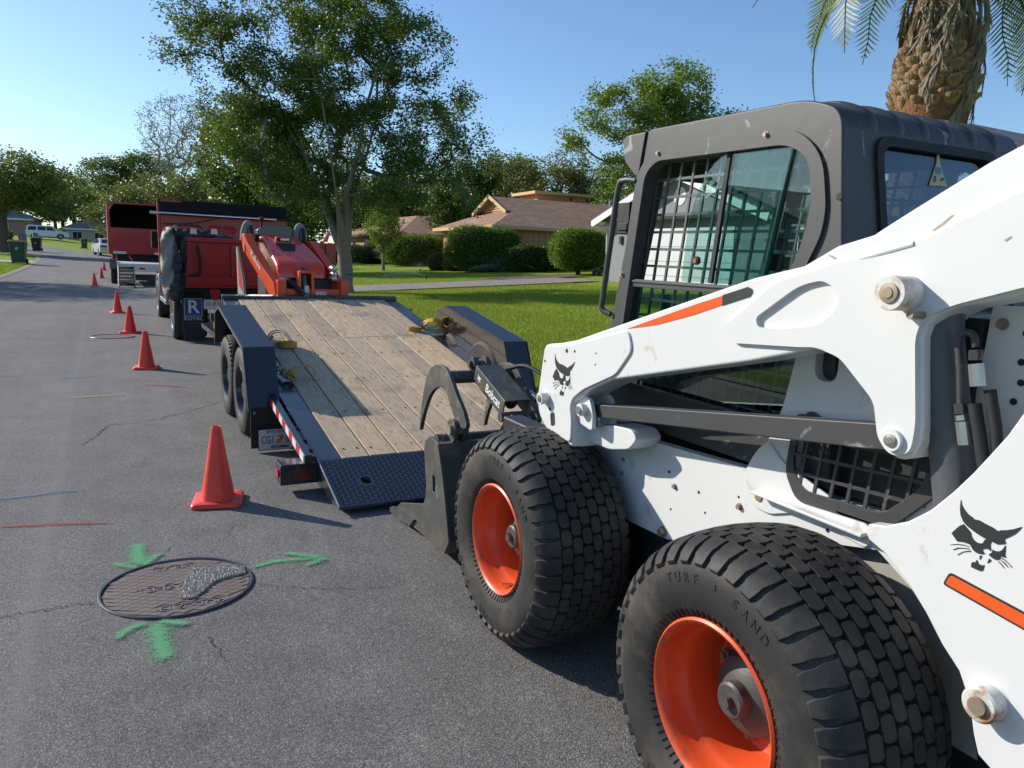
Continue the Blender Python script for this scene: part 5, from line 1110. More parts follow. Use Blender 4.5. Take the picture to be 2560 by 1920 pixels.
b = MB(); b.box(-1.12, 1.15, .30, .36, .62, .90); b.build('rear_apron', m_black, dt)
for sx in (-1, 1):
    small_wheel(dt, .405, .24, m_chrome, sx*1.06, 5.25, .405, sx, .60); small_wheel(dt, .405, .24, m_chrome, sx*1.10, .92, .405, sx, .60); small_wheel(dt, .405, .24, m_rimb, sx*.83, .92, .405, sx, .60)
    # mud flaps with the logo panel
    x0, x1 = sorted((sx*1.10, sx*.79)); b = MB(); b.box(x0, x1, .30, .312, .04, .80); mf = b.build('mud_flap', m_black, dt)
    xc = -.953 if sx < 0 else .953
    m_blue = pm('logo_blue', (.012, .05, .22), .4)
    b = MB(); b.box(xc-.132, xc+.132, .296, .2995, .42, .70); b.build('logo_panel', m_wht if False else m_plw, mf)
    b = MB(); b.box(xc-.126, xc+.126, .294, .2965, .426, .694); b.build('logo_ground', m_blue, mf)
    text('logo_letter', 'R', .29, m_plw, mf, basis((xc, .2935, .56), (1, 0, 0), (0, 0, 1)), .0008, .004); text('logo_name', 'ROYAL', .075, m_plw, mf, basis((xc, .2985, .38), (1, 0, 0), (0, 0, 1)), .0008, 0, stretch=1.15)
    for zz, sz in ((.31, .038), (.26, .026)): text('logo_small_print', 'TRUCK BODY' if sz > .03 else 'EQUIPMENT', sz, pm('grey_print', (.10, .10, .11), .6), mf, basis((xc, .2985, zz), (1, 0, 0), (0, 0, 1)), .0006, 0)
plate(dt, -.645, .285, .61, 'IY4', '60', rest=False)
b = MB(); b.prism(rnd_poly([(-.74, .86), (-.59, .86), (-.60, .72), (-.64, .69), (-.70, .70)], .02), 'y', -.02, .05); b.build('tow_bracket', m_tred, dt, 30, .008)
b = MB(); b.tube([(-.72, .25, .52), (-.70, .20, .30), (-.60, .1, .26), (-.52, .2, .30), (-.50, .26, .52)], .012, 8); b.build('hitch_loop', m_steel, dt, 60); b = MB(); b.box(-.10, .10, -.1, .3, .42, .56); b.build('hitch_receiver', m_black, dt, 30, .01)
# things poking out of the bed
gear = thing('black_gear_pile', 'dark tools and bags showing above the red tailgate', 'tools', dt.matrix_basis @ Vector((-.85, .35, 1.60)) if False else TW(12.95, 1.34, 1.56), TH)
for i, (x, y, z, a_, b_, c_) in enumerate(((-.10, 0, .12, .20, .10, .09), (.12, .02, .13, .14, .1, .08), (.35, .05, .07, .22, .12, .09), (-.25, .04, .16, .06, .05, .06), (.5, .08, .05, .12, .1, .06))):
    random.seed(i); b = MB(); q = [[(x+a_*math.cos(u)*math.cos(v)*random.uniform(.8, 1.15), y+b_*math.sin(u)*math.cos(v), z+c_*math.sin(v)*random.uniform(.8, 1.2)) for u in np.linspace(0, 2*math.pi, 10, False)] for v in np.linspace(-1.5, 1.5, 7)]
    loft(q, 'bag' if i % 2 else 'tool_body', m_tarpb, gear, 50)
b = MB(); b.tube(spline([(-.36, 0, .12), (-.34, 0, .24), (-.2, 0, .27), (.02, 0, .26), (.08, 0, .18)], 5), .014, 8); b.build('tool_handle', m_black, gear, 60)
for x, z in ((-.12, .17), (.18, .18)):
    b = MB(); b.prism([(x, z-.03), (x+.10, z-.04), (x+.09, z+.05), (x+.01, z+.05)], 'y', -.12, -.115); b.build('white_label', m_plw, gear)
# tarp hanging over the left rear corner: grey outside, black folds
tp = thing('hanging_tarp', 'grey and black tarp draped over the left rear corner of the dump truck', 'tarp', TW(12.5, .95, .70), TH)
def sheet(pts_l, pts_r, name, mat, amp, seed, yo=0):
    random.seed(seed); L = spline(pts_l, 5); Rr = spline(pts_r, 5); k = min(len(L), len(Rr)); b = MB(); n_ = 8
    for i in range(k):
        for j in range(n_+1):
            u = j/n_; p = L[i].lerp(Rr[i], u); b.v.append((p[0], yo-amp*math.sin(u*math.pi)*1.2+amp*.6*math.sin(u*9+i*.9)+random.uniform(-.01, .01), p[1]))
    b.f = [(i*(n_+1)+j, i*(n_+1)+j+1, (i+1)*(n_+1)+j+1, (i+1)*(n_+1)+j) for i in range(k-1) for j in range(n_)]; b.m = [0]*len(b.f)
    o = b.build(name, mat, tp, 60); s_ = o.modifiers.new('thick', 'SOLIDIFY'); s_.thickness = .012; return o
sheet([(-.12, 1.06), (-.17, .85), (-.18, .5), (-.17, .2), (-.12, .0)], [(.06, 1.10), (.04, .85), (.10, .5), (.06, .25), (-.02, .05)], 'tarp_cover', m_tarp, .07, 3, -.10)
sheet([(-.05, 1.08), (.02, .9), (.10, .6), (.06, .3), (.0, .06)], [(.14, 1.02), (.17, .85), (.16, .6), (.14, .3), (.08, .0)], 'tarp_fold', m_tarpb, .12, 5, -.10)
for i, (x, z, r_) in enumerate(((.07, .62, .07), (.04, .48, .08), (.05, .35, .075), (.02, .20, .09), (.0, .08, .08))):
    random.seed(40+i); q = [[(x+r_*math.cos(u)*math.cos(v)*random.uniform(.8, 1.2), -.22+r_*.8*math.sin(u)*math.cos(v)*random.uniform(.8, 1.2), z+r_*1.3*math.sin(v)) for u in np.linspace(0, 2*math.pi, 12, False)] for v in np.linspace(-1.5, 1.5, 8)]
    loft(q, 'tarp_bunch', m_tarpb, tp, 60)

# ================================================================ far trailer and the second red truck
m_pale = pm('pale_planks', (.42, .42, .43), .8, var=.25, vs=9, bump=.2)
t2 = thing('utility_trailer', 'far flat trailer with pale plank deck and folding ramp', 'trailer', TW(33.3, 1.55), TH)
for k in range(9):
    b = MB(); b.box(-1.03+k*.23, -1.03+(k+1)*.23-.008, -1.5, 3.2, .76, .80); b.build('deck_plank', m_pale, t2, 30)
b = MB(); b.box(-1.05, 1.05, -1.55, -1.505, .52, .805); b.build('rear_beam', m_steel, t2, 30, .01); b = MB(); b.box(-1.0, 1.0, -1.5, 3.2, .60, .755); b.build('trailer_frame', m_black, t2)
for sx in (-1, 1):
    x0, x1 = sorted((sx*1.05, sx*1.28)); b = MB(); b.prism(rnd_poly([(-.45, .55), (-.42, .92), (1.30, .92), (1.35, .55), (1.25, .55), (1.22, .87), (-.34, .87), (-.37, .55)], .03), 'x', x0, x1); b.build('fender', m_tblk, t2, 30)
    for y in (0, .9): small_wheel(t2, .37, .21, m_rimb, sx*1.16, y, .37, sx)
b = MB(); b.tube([(-1.02, -1.56, .70), (-1.05, -3.3, .04)], .03, 8); b.tube([(-.52, -1.56, .70), (-.55, -3.3, .04)], .03, 8); rp_ = b.build('loading_ramp', m_steel, t2, 40)
for k in range(6):
    f = (k+.5)/6; b = MB(); b.beam((-1.02-.03*f, -1.56-1.74*f, .70-.66*f), (-.52-.03*f, -1.56-1.74*f, .70-.66*f), .24, .012, (0, .36, .93)); b.build('ramp_slat', m_tblk, rp_)
b = MB(); b.box(.05, .5, -1.56, -1.551, .56, .70); b.build('licence_plate', m_plw, t2); b = MB(); b.box(-.32, -.12, -1.56, -1.551, .60, .66); b.build('tail_light', m_lens, t2)
b = MB(); b.beam((0, 3.2, .6), (0, 4.4, .55), .12, .12); b.build('tongue', m_black, t2)
d2 = thing('high_sided_truck', 'far red high-sided truck with open dark box, beyond the far trailer', 'truck', TW(37.0, 1.50), TH)
b = MB(); b.box(-1.22, 1.22, 0, .06, 1.08, 2.20); b.build('tailgate', m_tred, d2, 30, .02)
for sx in (-1, 1):
    b = MB(); b.box(*sorted((sx*1.16, sx*1.23)), .05, 4.2, 1.08, 3.24); b.build('box_side', m_tred, d2, 30, .02)
    b = MB(); b.prism([(sx*1.22, 2.2), (sx*1.22, 3.24), (sx*.90, 3.24), (sx*1.12, 2.95), (sx*1.12, 2.2)], 'y', 0, .07); pp = b.build('rear_post', m_tred, d2, 30)
    b = MB(); b.cyl((sx*1.12, 0, 3.0), 'y', .04, -.02, .0, 12); b.build('marker_light', pm('amber', (.9, .35, .02), .4), pp); b = MB(); b.cyl((sx*.98, 0, 1.28), 'y', .05, -.02, .0, 12); b.build('tail_light', m_red, pp)
    small_wheel(d2, .42, .26, m_chrome, sx*1.02, 1.2, .42, sx); small_wheel(d2, .42, .26, m_chrome, sx*1.02, 5.6, .42, sx)
    b = MB(); b.box(*sorted((sx*.55, sx*1.05)), -.02, .0, 1.09, 1.20); b.build('licence_plate', m_plw, d2)
b = MB(); b.box(-1.22, 1.22, -.005, .07, 3.18, 3.26); b.build('top_bar', m_tred, d2, 30, .02); b = MB(); b.box(-1.15, 1.15, 4.1, 4.2, 1.08, 3.24); b.box(-1.15, 1.15, .1, 4.2, 3.20, 3.24); b.build('box_front', m_black, d2); b = MB(); b.box(-1.15, 1.15, .06, 4.2, 1.05, 1.10); b.build('box_floor', m_black, d2)
b = MB(); b.prism(rnd_poly([(4.3, .6), (4.3, 2.3), (5.4, 2.3), (5.9, 1.7), (7.2, 1.5), (7.3, .6)], .1), 'x', -1.05, 1.05); b.build('cab', m_tred, d2, 30, .05)
b = MB(); b.box(-.9, .9, .2, 7.0, .5, 1.04); b.build('chassis_frame', m_black, d2)
b = MB(); b.tube(spline([(-.40, -.1, 1.10), (-.45, -.3, 1.0), (-.35, -.6, .85)], 5), .025, 6); b.build('orange_cord', m_kub2, d2, 60)
# ================================================================ houses
def shingle(name, c1, c2):
    mt, n, b = nt(name); v = coords(n)
    br = n.nodes.new('ShaderNodeTexBrick'); uv = coords(n, 'UV'); n.links.new(uv, br.inputs[0])
    br.inputs['Color1'].default_value = (*c1, 1); br.inputs['Color2'].default_value = (*c2, 1); br.inputs['Mortar'].default_value = (*sca(c1, .45), 1)
    br.inputs['Scale'].default_value = 1; br.inputs['Brick Width'].default_value = .42; br.inputs['Row Height'].default_value = .15; br.inputs['Mortar Size'].default_value = .012; br.inputs['Mortar Smooth'].default_value = .6
    c = mix(n, 1, br.outputs[0], ramp(n, noise(n, 1.2, 5, .7, v), [(.3, (.8, .8, .8)), (.7, (1.15, 1.12, 1.1))]), 'MULTIPLY')
    n.links.new(c, b.inputs['Base Color']); b.inputs['Roughness'].default_value = .92; bumpn(n, b, br.outputs['Fac'], -.6, .03); return mt
m_shb = shingle('brown_shingle', (.27, .155, .095), (.38, .24, .155)); m_shg = shingle('grey_shingle', (.15, .145, .15), (.24, .235, .24))
m_osid = pm('orange_siding', (.50, .24, .11), .75, var=.08, vs=3); m_trim = pm('yellow_trim', (.52, .37, .17), .6, var=.06); m_whouse = pm('white_trim', (.75, .76, .74), .55, var=.04); m_gst = pm('grey_stucco', (.24, .25, .265), .9, var=.12, bump=.3, bs=60); m_win = pm('window_dark', (.02, .025, .03), .08, var=.2)
m_brick = pm('tan_brick', (.33, .20, .145), .85, var=.25, vs=14, bump=.3, bs=40); m_wsid = pm('white_siding', (.62, .64, .65), .6, var=.06); m_tanw = pm('tan_wall', (.42, .33, .25), .85, var=.1)
def roof_face(b, pts): b.add(pts, [tuple(range(len(pts)))])
def roof(name, faces, mat, par, th=.10):
    """faces: list of polygons (first edge = eave); UV runs along the eave and up the slope"""
    b = MB()
    for f in faces: b.add(f, [tuple(range(len(f)))])
    me = b.mesh(name); ul = me.uv_layers.new(name='UVMap')
    for p, f in zip(me.polygons, faces):
        o = Vector(f[0]); e = (Vector(f[1])-o).normalized(); nrm = p.normal; u = nrm.cross(e).normalized()
        for li in p.loop_indices:
            q = me.vertices[me.loops[li].vertex_index].co-o; ul.data[li].uv = (q.dot(e), q.dot(u))
    o = raw(name, me, mat, par); s = o.modifiers.new('thick', 'SOLIDIFY'); s.thickness = th; s.offset = -1; return o
def window(par, cx, cz, w_, h_, y, ax='y', out=-1, frame=None, nm='window'):
    def bx(x0, x1, z0, z1, d0, d1):
        b = MB(); lo, hi = sorted((y+out*d0, y+out*d1))
        return b.box(x0, x1, lo, hi, z0, z1) if ax == 'y' else b.box(lo, hi, x0, x1, z0, z1)
    f = bx(cx-w_/2-.05, cx+w_/2+.05, cz-h_/2-.05, cz+h_/2+.05, 0, .03).build(nm, frame or m_whouse, par, 30)
    bx(cx-w_/2, cx-.02, cz-h_/2, cz+h_/2, .031, .036).build('pane', m_win, f); bx(cx+.02, cx+w_/2, cz-h_/2, cz+h_/2, .031, .036).build('pane', m_win, f); return f
def wallbox(par, x0, x1, y0, y1, z0, z1, mat, name='wall', t=.2):
    for nm, a in (('f', (x0, x1, y0, y0+t)), ('b', (x0, x1, y1-t, y1)), ('l', (x0, x0+t, y0+t, y1-t)), ('r', (x1-t, x1, y0+t, y1-t))):
        b = MB(); b.box(*a, z0, z1); b.build(name, mat, par)
# --- orange house with dutch gable
oh = thing('orange_house', 'single storey orange house with brown hip roof and yellow fascia', 'house', (-1.35, 42, .75), R(25))
D_, L_, ez, rz0 = 10.0, 16.0, 2.58, 4.50
wallbox(oh, .55, L_-.5, .55, D_-.5, 0, ez-.12, m_osid)
for k in range(40):
    b = MB(); b.box(.6+k*.36, .6+k*.36+.335, .522, .549, .25, ez-.13); b.build('siding_board', m_osid, oh)
for k in range(26):
    b = MB(); b.box(.522, .549, .6+k*.335, .6+k*.335+.31, .25, ez-.13); b.build('siding_board', m_osid, oh)
b = MB(); b.box(.5, L_-.5, .50, D_-.5, -.3, .25); b.build('foundation', m_conc, oh)
gx, gz = 2.3, 3.55; hw = D_/2*(rz0-gz)/(rz0-ez)
roof('roof', [[(0, 0, ez), (L_, 0, ez), (L_, D_/2, rz0), (gx-.5, D_/2, rz0), (gx-.5, D_/2-hw, gz), (gx, D_/2-hw-.0, gz)], [(L_, D_, ez), (0, D_, ez), (gx, D_/2+hw, gz), (gx-.5, D_/2+hw, gz), (gx-.5, D_/2, rz0), (L_, D_/2, rz0)], [(0, D_, ez), (0, 0, ez), (gx, D_/2-hw, gz), (gx, D_/2+hw, gz)]], m_shb, oh)
b = MB(); b.prism([(D_/2-hw, gz), (D_/2+hw, gz), (D_/2, rz0-.05)], 'x', gx-.02, gx+.04); b.build('gable_vent', m_osid, oh)
for k in range(5):
    zz = gz+.12+k*.14; ww = hw*(rz0-.1-zz)/(rz0-gz); b = MB(); b.beam((gx-.05, D_/2-ww, zz), (gx-.05, D_/2+ww, zz), .04, .07); b.build('vent_louvre', m_trim, oh)
for sg in (-1, 1):
    b = MB(); b.beam((gx-.52, D_/2+sg*(hw+.15), gz-.10), (gx-.52, D_/2, rz0-.02), .06, .20, (1, 0, 0) if False else (0, 0, 1)); b.build('barge_board', m_trim, oh)
for p, q in (((-.02, -.04, ez-.09), (L_, -.04, ez-.09)), ((-.04, 0, ez-.09), (-.04, D_, ez-.09))):
    b = MB(); b.beam(p, q, .06, .19); b.build('fascia', m_trim, oh)
b = MB(); b.box(.0, L_, .0, D_, ez-.16, ez-.13); b.build('soffit', m_trim, oh)
for k in range(4):
    b = MB(); b.beam((-.02, .8+k*2.6, ez-.2), (.6, .8+k*2.6, ez-.45), .09, .12); b.build('eave_bracket', m_trim, oh)
b = MB(); b.box(5.8, 9.4, 6.4, 9.2, 3.7, 5.0); cu = b.build('clerestory_tower', m_osid, oh); b = MB(); b.box(5.4, 9.8, 6.0, 9.6, 4.98, 5.16); b.build('tower_roof', m_trim, cu); b = MB(); b.box(8.2, 8.35, 6.36, 6.399, 4.72, 4.88); b.build('tower_vent', m_black, cu)
b = MB(); b.cyl((10.2, 4.7, 0), 'z', .05, 4.3, 4.75, 8); b.build('roof_pipe', m_steel, oh)
window(oh, 3.5, 1.45, 1.4, 1.1, .549, 'x', -1, m_trim)
b = MB(); b.box(9.6, 9.62, .3, .52, .2, 1.9); b.build('gate_post', m_black, oh)
# --- brown-roofed brick house behind
bh = thing('brick_house', 'tan brick house with brown roof, behind the small tree', 'house', TW(56, 20.5), TH)
wallbox(bh, 0, 12, 0, 16, -.3, 2.3, m_brick)
roof('roof', [[(-.6, -.6, 2.25), (12.6, -.6, 2.25), (9, 5, 3.9), (3, 5, 3.9)], [(-.6, 16.6, 2.25), (-.6, -.6, 2.25), (3, 5, 3.9), (3, 11, 3.9)], [(12.6, -.6, 2.25), (12.6, 16.6, 2.25), (9, 11, 3.9), (9, 5, 3.9)], [(12.6, 16.6, 2.25), (-.6, 16.6, 2.25), (3, 11, 3.9), (9, 11, 3.9)], [(3, 11, 3.9), (3, 5, 3.9), (9, 5, 3.9), (9, 11, 3.9)]], m_shb, bh)
b = MB(); b.box(-.6, 12.6, -.62, -.56, 2.05, 2.24); b.build('fascia', m_dark, bh); b = MB(); b.box(-.62, -.56, -.6, 16.6, 2.05, 2.24); b.build('fascia', m_dark, bh)
for y in (2, 5.5, 9.5, 13): window(bh, y, 1.3, 1.0, 1.0, -.001, 'x')
for x in (2, 6, 10): window(bh, x, 1.3, 1.1, 1.0, -.001, 'y')
for x, y in ((1.2, 3.5), (1.6, 6.5)):
    b = MB(); b.cyl((x, y, 0), 'z', .13, 2.9, 3.45, 12); b.build('roof_vent', m_steel, bh)
# --- white-trimmed house behind the loader
wh_ = thing('grey_house_white_trim', 'grey stucco house with white gables, behind the loader', 'house', TW(16.5, 18.0, .75), TH)
wallbox(wh_, 0, 10, -8.6, 8.9, -.3, 2.45, m_gst)
def gable(yc, hw_, pk, x0, x1, ov=.5):
    e = 2.34; roof('roof', [[(x0-ov, yc-hw_, e), (x1, yc-hw_, e), (x1, yc, pk), (x0-ov, yc, pk)][::-1], [(x0-ov, yc+hw_, e), (x0-ov, yc, pk), (x1, yc, pk), (x1, yc+hw_, e)][::-1]], m_shg, wh_, .12)
    b = MB(); b.prism([(yc-hw_+.5, e+.1), (yc+hw_-.5, e+.1), (yc, pk-.1)], 'x', x0+.01, x0+.15); b.build('gable_wall', m_wsid if yc < 0 else m_gst, wh_)
    for sg in (-1, 1):
        b = MB(); b.beam((x0-ov-.02, yc+sg*hw_, e-.07), (x0-ov-.02, yc, pk-.07), .05, .24); b.build('barge_board', m_whouse, wh_)
        b = MB(); b.beam((x0-ov+.24, yc+sg*(hw_-.05), e-.06), (x0-ov+.24, yc, pk-.16), .48, .02); b.build('soffit', m_whouse, wh_)
        b = MB(); b.beam((x0-ov, yc+sg*(hw_+.04), e-.06), (x1, yc+sg*(hw_+.04), e-.06), .10, .13); b.build('gutter', m_whouse, wh_)
    b = MB(); b.lathe([(.001, x0-.02), (.28, x0-.02), (.32, x0-.01), (.32, x0+.01)], 'x', (0, yc, pk-.85), 24); b.build('round_vent', m_whouse, wh_)
gable(4.8, 4.65, 4.0, 0, 8); gable(-5.4, 3.6, 4.1, 0, 8)
roof('roof', [[(-.4, -8.9, 2.34), (-.4, 8.9, 2.34), (5, 8.9, 4.3), (5, -8.9, 4.3)], [(10.4, 8.9, 2.34), (10.4, -8.9, 2.34), (5, -8.9, 4.3), (5, 8.9, 4.3)]], m_shg, wh_)
b = MB(); b.box(-.03, .0, 2.0, 7.2, -.2, 2.05); gd = b.build('garage_door', m_wsid, wh_)
for k in range(3):
    b = MB(); b.box(-.036, -.031, 2.0, 7.2, .35+k*.52, .37+k*.52); b.build('door_seam', m_gst, gd)
window(wh_, -.6, 1.3, 1.4, 1.2, -.001, 'x'); window(wh_, -5.4, 1.3, 1.8, 1.2, -.001, 'x')
b = MB(); b.box(-.08, -.02, 8.0, 8.15, 1.5, 1.8); b.build('wall_lamp', m_black, wh_)
b = MB(); b.tube([(-.48, 9.3, 2.2), (-.1, 8.95, 1.95), (-.05, 8.92, .0)], .04, 8); b.build('downpipe', m_whouse, wh_)
b = MB(); b.box(3.0, 3.9, 8.905, 8.93, .2, 1.7); b.build('shed_door', m_black, wh_)
# --- houses far down the street
def ranch(name, label, a, s, rz, L, Dp, wall, rf, ezr=2.4, rr=4.2, group=None):
    h = thing(name, label, 'house', TW(a, s), rz, group); wallbox(h, -L/2, L/2, 0, Dp, -.4, ezr, wall)
    roof('roof', [[(-L/2-.5, -.5, ezr), (L/2+.5, -.5, ezr), (L/2-Dp*.4, Dp/2, rr), (-L/2+Dp*.4, Dp/2, rr)], [(L/2+.5, Dp+.5, ezr), (-L/2-.5, Dp+.5, ezr), (-L/2+Dp*.4, Dp/2, rr), (L/2-Dp*.4, Dp/2, rr)], [(L/2+.5, -.5, ezr), (L/2+.5, Dp+.5, ezr), (L/2-Dp*.4, Dp/2, rr)], [(-L/2-.5, Dp+.5, ezr), (-L/2-.5, -.5, ezr), (-L/2+Dp*.4, Dp/2, rr)]], rf, h)
    b = MB(); b.box(-L/2-.5, L/2+.5, -.56, -.5, ezr-.2, ezr); b.build('fascia', m_whouse, h)
    for k, x in enumerate(np.arange(-L/2+1.6, L/2-1, 3.2)):
        if k == 2:
            b = MB(); b.box(x-.5, x+.5, -.03, -.001, 0, 2.05); b.build('door', m_tanw, h)
        else: window(h, x, 1.3, 1.3, 1.1, -.001, 'y')
    return h
ranch('grey_roof_house', 'low grey-roofed house behind the white sedan, far end of the street', 146, 2.5, TH+R(6), 15, 9, m_tanw, m_shg)
ranch('grey_roof_house', 'low tan house with grey roof at far left behind the white SUV', 144, -17, TH+R(-6), 15, 9, m_brick, m_shg)
ranch('brown_roof_house', 'house hidden behind the big tree at the far left edge', 112, -30, TH+R(30), 14, 9, m_tanw, m_shb)
# --- house across the street (left of the picture; mirrored in the cab glass)
lh = thing('white_house_opposite', 'white gabled house across the street, left of the loader', 'house', TW(21, -16), TH)
wallbox(lh, -10, 0, -8, 8, -.2, 2.6, m_wsid)
roof('roof', [[(.5, 8.5, 2.55), (.5, -8.5, 2.55), (-5, -8.5, 4.6), (-5, 8.5, 4.6)][::-1], [(-10.5, -8.5, 2.55), (-10.5, 8.5, 2.55), (-5, 8.5, 4.6), (-5, -8.5, 4.6)][::-1], [(1.2, 4.6, 2.5), (1.2, 0, 4.2), (-5, 0, 4.2), (-5, 4.6, 2.5)], [(1.2, 0, 4.2), (1.2, -4.6, 2.5), (-5, -4.6, 2.5), (-5, 0, 4.2)]], m_shg, lh)
b = MB(); b.prism([(-4.1, 2.5), (4.1, 2.5), (0, 4.1)], 'x', .3, .5); b.build('gable_wall', m_wsid, lh)
for y in (-6, -1.5, 3, 6.3): window(lh, y, 1.4, 1.3, 1.2, .001, 'x', 1)
# ================================================================ cars, bins and other small things of the street
m_carw = pm('car_white', (.68, .71, .76), .22, var=.02, coat=.8); m_card = pm('car_dark', (.02, .022, .028), .2, coat=.8); m_cgl = pm('car_glass', (.015, .018, .022), .06, var=.1)
m_alloy = pm('alloy', (.35, .35, .36), .3, .9)
def car(name, label, loc, rz, prof, cabin, glassp, L, W, H, wheels, wr, mat, tumble=.16, group=None):
    """prof: lower body side outline (y,z); cabin: upper outline; built as a body with an inset greenhouse"""
    t = thing(name, label, 'car', loc, rz, group)
    pr = rnd_poly(prof[:-2], .06)+[prof[-2]]; zl = prof[-1][1]
    for y in sorted(wheels, reverse=True):      # wheel arches in the sill line, front to back
        ra = wr*1.14; pr += [(y+math.sqrt(max(0, ra*ra-(zl-wr)**2)), zl)]+[(y+ra*math.cos(q), wr+ra*math.sin(q)) for q in np.linspace(.1, math.pi-.1, 11)]+[(y-math.sqrt(max(0, ra*ra-(zl-wr)**2)), zl)]
    pr += [prof[-1]]
    b = MB(); b.prism(pr, 'x', -W/2, W/2); bd = b.build('body', mat, t, 30, .03, 2)
    b = MB(); b.box(-W/2+.22, W/2-.22, min(p[0] for p in prof)+.3, max(p[0] for p in prof)-.3, .22, .7); b.build('underbody', m_black, t)
    n_ = len(cabin); zb = min(p[1] for p in cabin); b = MB(); vs = []
    for sx in (-1, 1):
        for (y, z) in cabin: vs.append((sx*(W/2-.03-tumble*(z-zb)/(H-zb)), y, z))
    b.add(vs, [tuple(range(n_)), tuple(range(2*n_-1, n_-1, -1))]+[(i, (i+1) % n_, n_+(i+1) % n_, n_+i) for i in range(n_)]); b.build('greenhouse', mat, t, 30, .04, 3)
    def gx(y, z, sx, o): return (sx*(W/2-.03-tumble*(z-zb)/(H-zb)+o), y, z)
    for sx in (-1, 1):
        for g in glassp:
            b = MB(); k = len(g); b.add([gx(y, z, sx, -.02) for y, z in g]+[gx(y, z, sx, .006) for y, z in g], [tuple(range(k)), tuple(range(2*k-1, k-1, -1))]+[(i, (i+1) % k, k+(i+1) % k, k+i) for i in range(k)]); b.build('side_window', m_cgl, t)
        for y in wheels: small_wheel(t, wr, .22, m_alloy, sx*(W/2-.12), y, wr, sx, .66)
        b = MB(); b.box(*sorted((sx*W/2, sx*(W/2+.18))), max(p[0] for p in cabin)-.75, max(p[0] for p in cabin)-.60, zb+.02, zb+.16); b.build('wing_mirror', mat, t, 30, .02)
    return t
y0, y1 = -2.6, 2.6
suv = car('parked_suv', 'white SUV parked side-on on the far lawn', (-67, 109.5, zg(-67, 109.5)), R(-58.5), [(-2.62, .55), (-2.65, 1.10), (2.1, 1.10), (2.55, 1.02), (2.65, .6), (2.6, .35), (-2.55, .35)], [(-2.60, 1.08), (-2.45, 1.75), (-2.2, 1.90), (.55, 1.90), (1.35, 1.15), (1.4, 1.08)], [[(-2.38, 1.20), (-2.25, 1.72), (-1.35, 1.74), (-1.35, 1.20)], [(-1.18, 1.20), (-1.18, 1.74), (-.2, 1.74), (-.2, 1.20)], [(-.10, 1.20), (-.10, 1.74), (.50, 1.74), (1.05, 1.20)]], 5.3, 2.0, 1.92, (-1.6, 1.55), .40, m_carw)
sd = car('parked_sedan', 'white sedan parked at the right of the road bend', TW(83, .55), TH+R(8), [(-2.35, .50), (-2.38, .92), (-1.9, 1.02), (1.5, .98), (2.25, .82), (2.35, .5), (2.3, .28), (-2.3, .28)], [(-1.75, .99), (-1.05, 1.38), (-.8, 1.44), (.25, 1.44), (1.15, .99)], [[(-1.45, 1.04), (-.95, 1.34), (-.2, 1.38), (-.2, 1.04)], [(-.1, 1.04), (-.1, 1.38), (.22, 1.36), (.85, 1.04)]], 4.7, 1.82, 1.45, (-1.4, 1.4), .32, m_carw)
b = MB(); b.add([(-.66, -1.66, 1.06), (.66, -1.66, 1.06), (.60, -1.10, 1.375), (-.60, -1.10, 1.375)], [(0, 1, 2, 3)]); b.build('rear_window', m_cgl, sd)
for x in (-.62, .62):
    b = MB(); b.box(x-.22, x+.22, -2.395, -2.375, .72, .86); b.build('tail_light', m_lens, sd, 30)
b = MB(); b.box(-.22, .22, -2.392, -2.382, .62, .74); b.build('licence_plate', m_plw, sd)
sd.scale = (1.12, 1.12, 1.12)
dk = car('parked_dark_car', 'dark car parked beyond the small tree by the brick house', (-8.6, 58.5, zg(-8.6, 58.5)), R(-60), [(-2.35, .50), (-2.38, .92), (-1.9, 1.02), (1.5, .98), (2.25, .82), (2.35, .5), (2.3, .28), (-2.3, .28)], [(-1.75, .99), (-1.05, 1.38), (-.8, 1.44), (.25, 1.44), (1.15, .99)], [[(-1.45, 1.04), (-.95, 1.34), (-.2, 1.38), (-.2, 1.04)], [(-.1, 1.04), (-.1, 1.38), (.22, 1.36), (.85, 1.04)]], 4.7, 1.82, 1.45, (-1.4, 1.4), .32, m_card)
# wheelie bins
m_bing = pm('bin_green', (.010, .075, .052), .45, var=.1); m_binl = pm('bin_lid_tan', (.52, .30, .16), .6, var=.1); m_bink = pm('bin_black', (.02, .02, .022), .5); m_bingy = pm('bin_grey', (.16, .165, .18), .5)
def bin_(label, x, y, rz, lean, k, body, lid):
    t = thing('wheeled_bin', label, 'bin', (x, y, zg(x, y)), R(rz), 'wheeled bins set out along the street'); t.scale = (k, k, k); t.rotation_euler = (R(lean), 0, R(rz))
    secs = []
    for z, w_, d_ in ((.06, .24, .27), (.5, .28, .32), (.98, .325, .38)): secs.append([(x_, y_, z) for x_, y_ in rnd_poly([(-w_, -d_), (w_, -d_), (w_, d_), (-w_, d_)], .05)])
    loft(secs, 'bin_body', body, t, 40)
    b = MB(); b.prism(rnd_poly([(-.345, -.41), (.345, -.41), (.345, .42), (-.345, .42)], .06), 'z', .985, 1.03); b.build('lid', lid, t, 30, .02)
    b = MB(); b.prism(rnd_poly([(-.30, -.36), (.30, -.36), (.30, .34), (-.30, .34)], .08), 'z', 1.03, 1.07); b.build('lid_dome', lid, t, 30, .03)
    for sx in (-1, 1):
        b = MB(); b.cyl((0, .27, .13), 'x', .13, *sorted((sx*.25, sx*.31)), 16); b.build('wheel', m_black, t, 30)
    b = MB(); b.tube([(-.28, .40, .93), (-.28, .47, .95), (.28, .47, .95), (.28, .40, .93)], .018, 8); b.build('handle', body, t, 50)
    b = MB(); b.prism(circle(.0, .68, .07, 18), 'y', -.362, -.352); b.build('bin_emblem', pm('bin_print', (.30, .42, .40), .6), t)
    return t
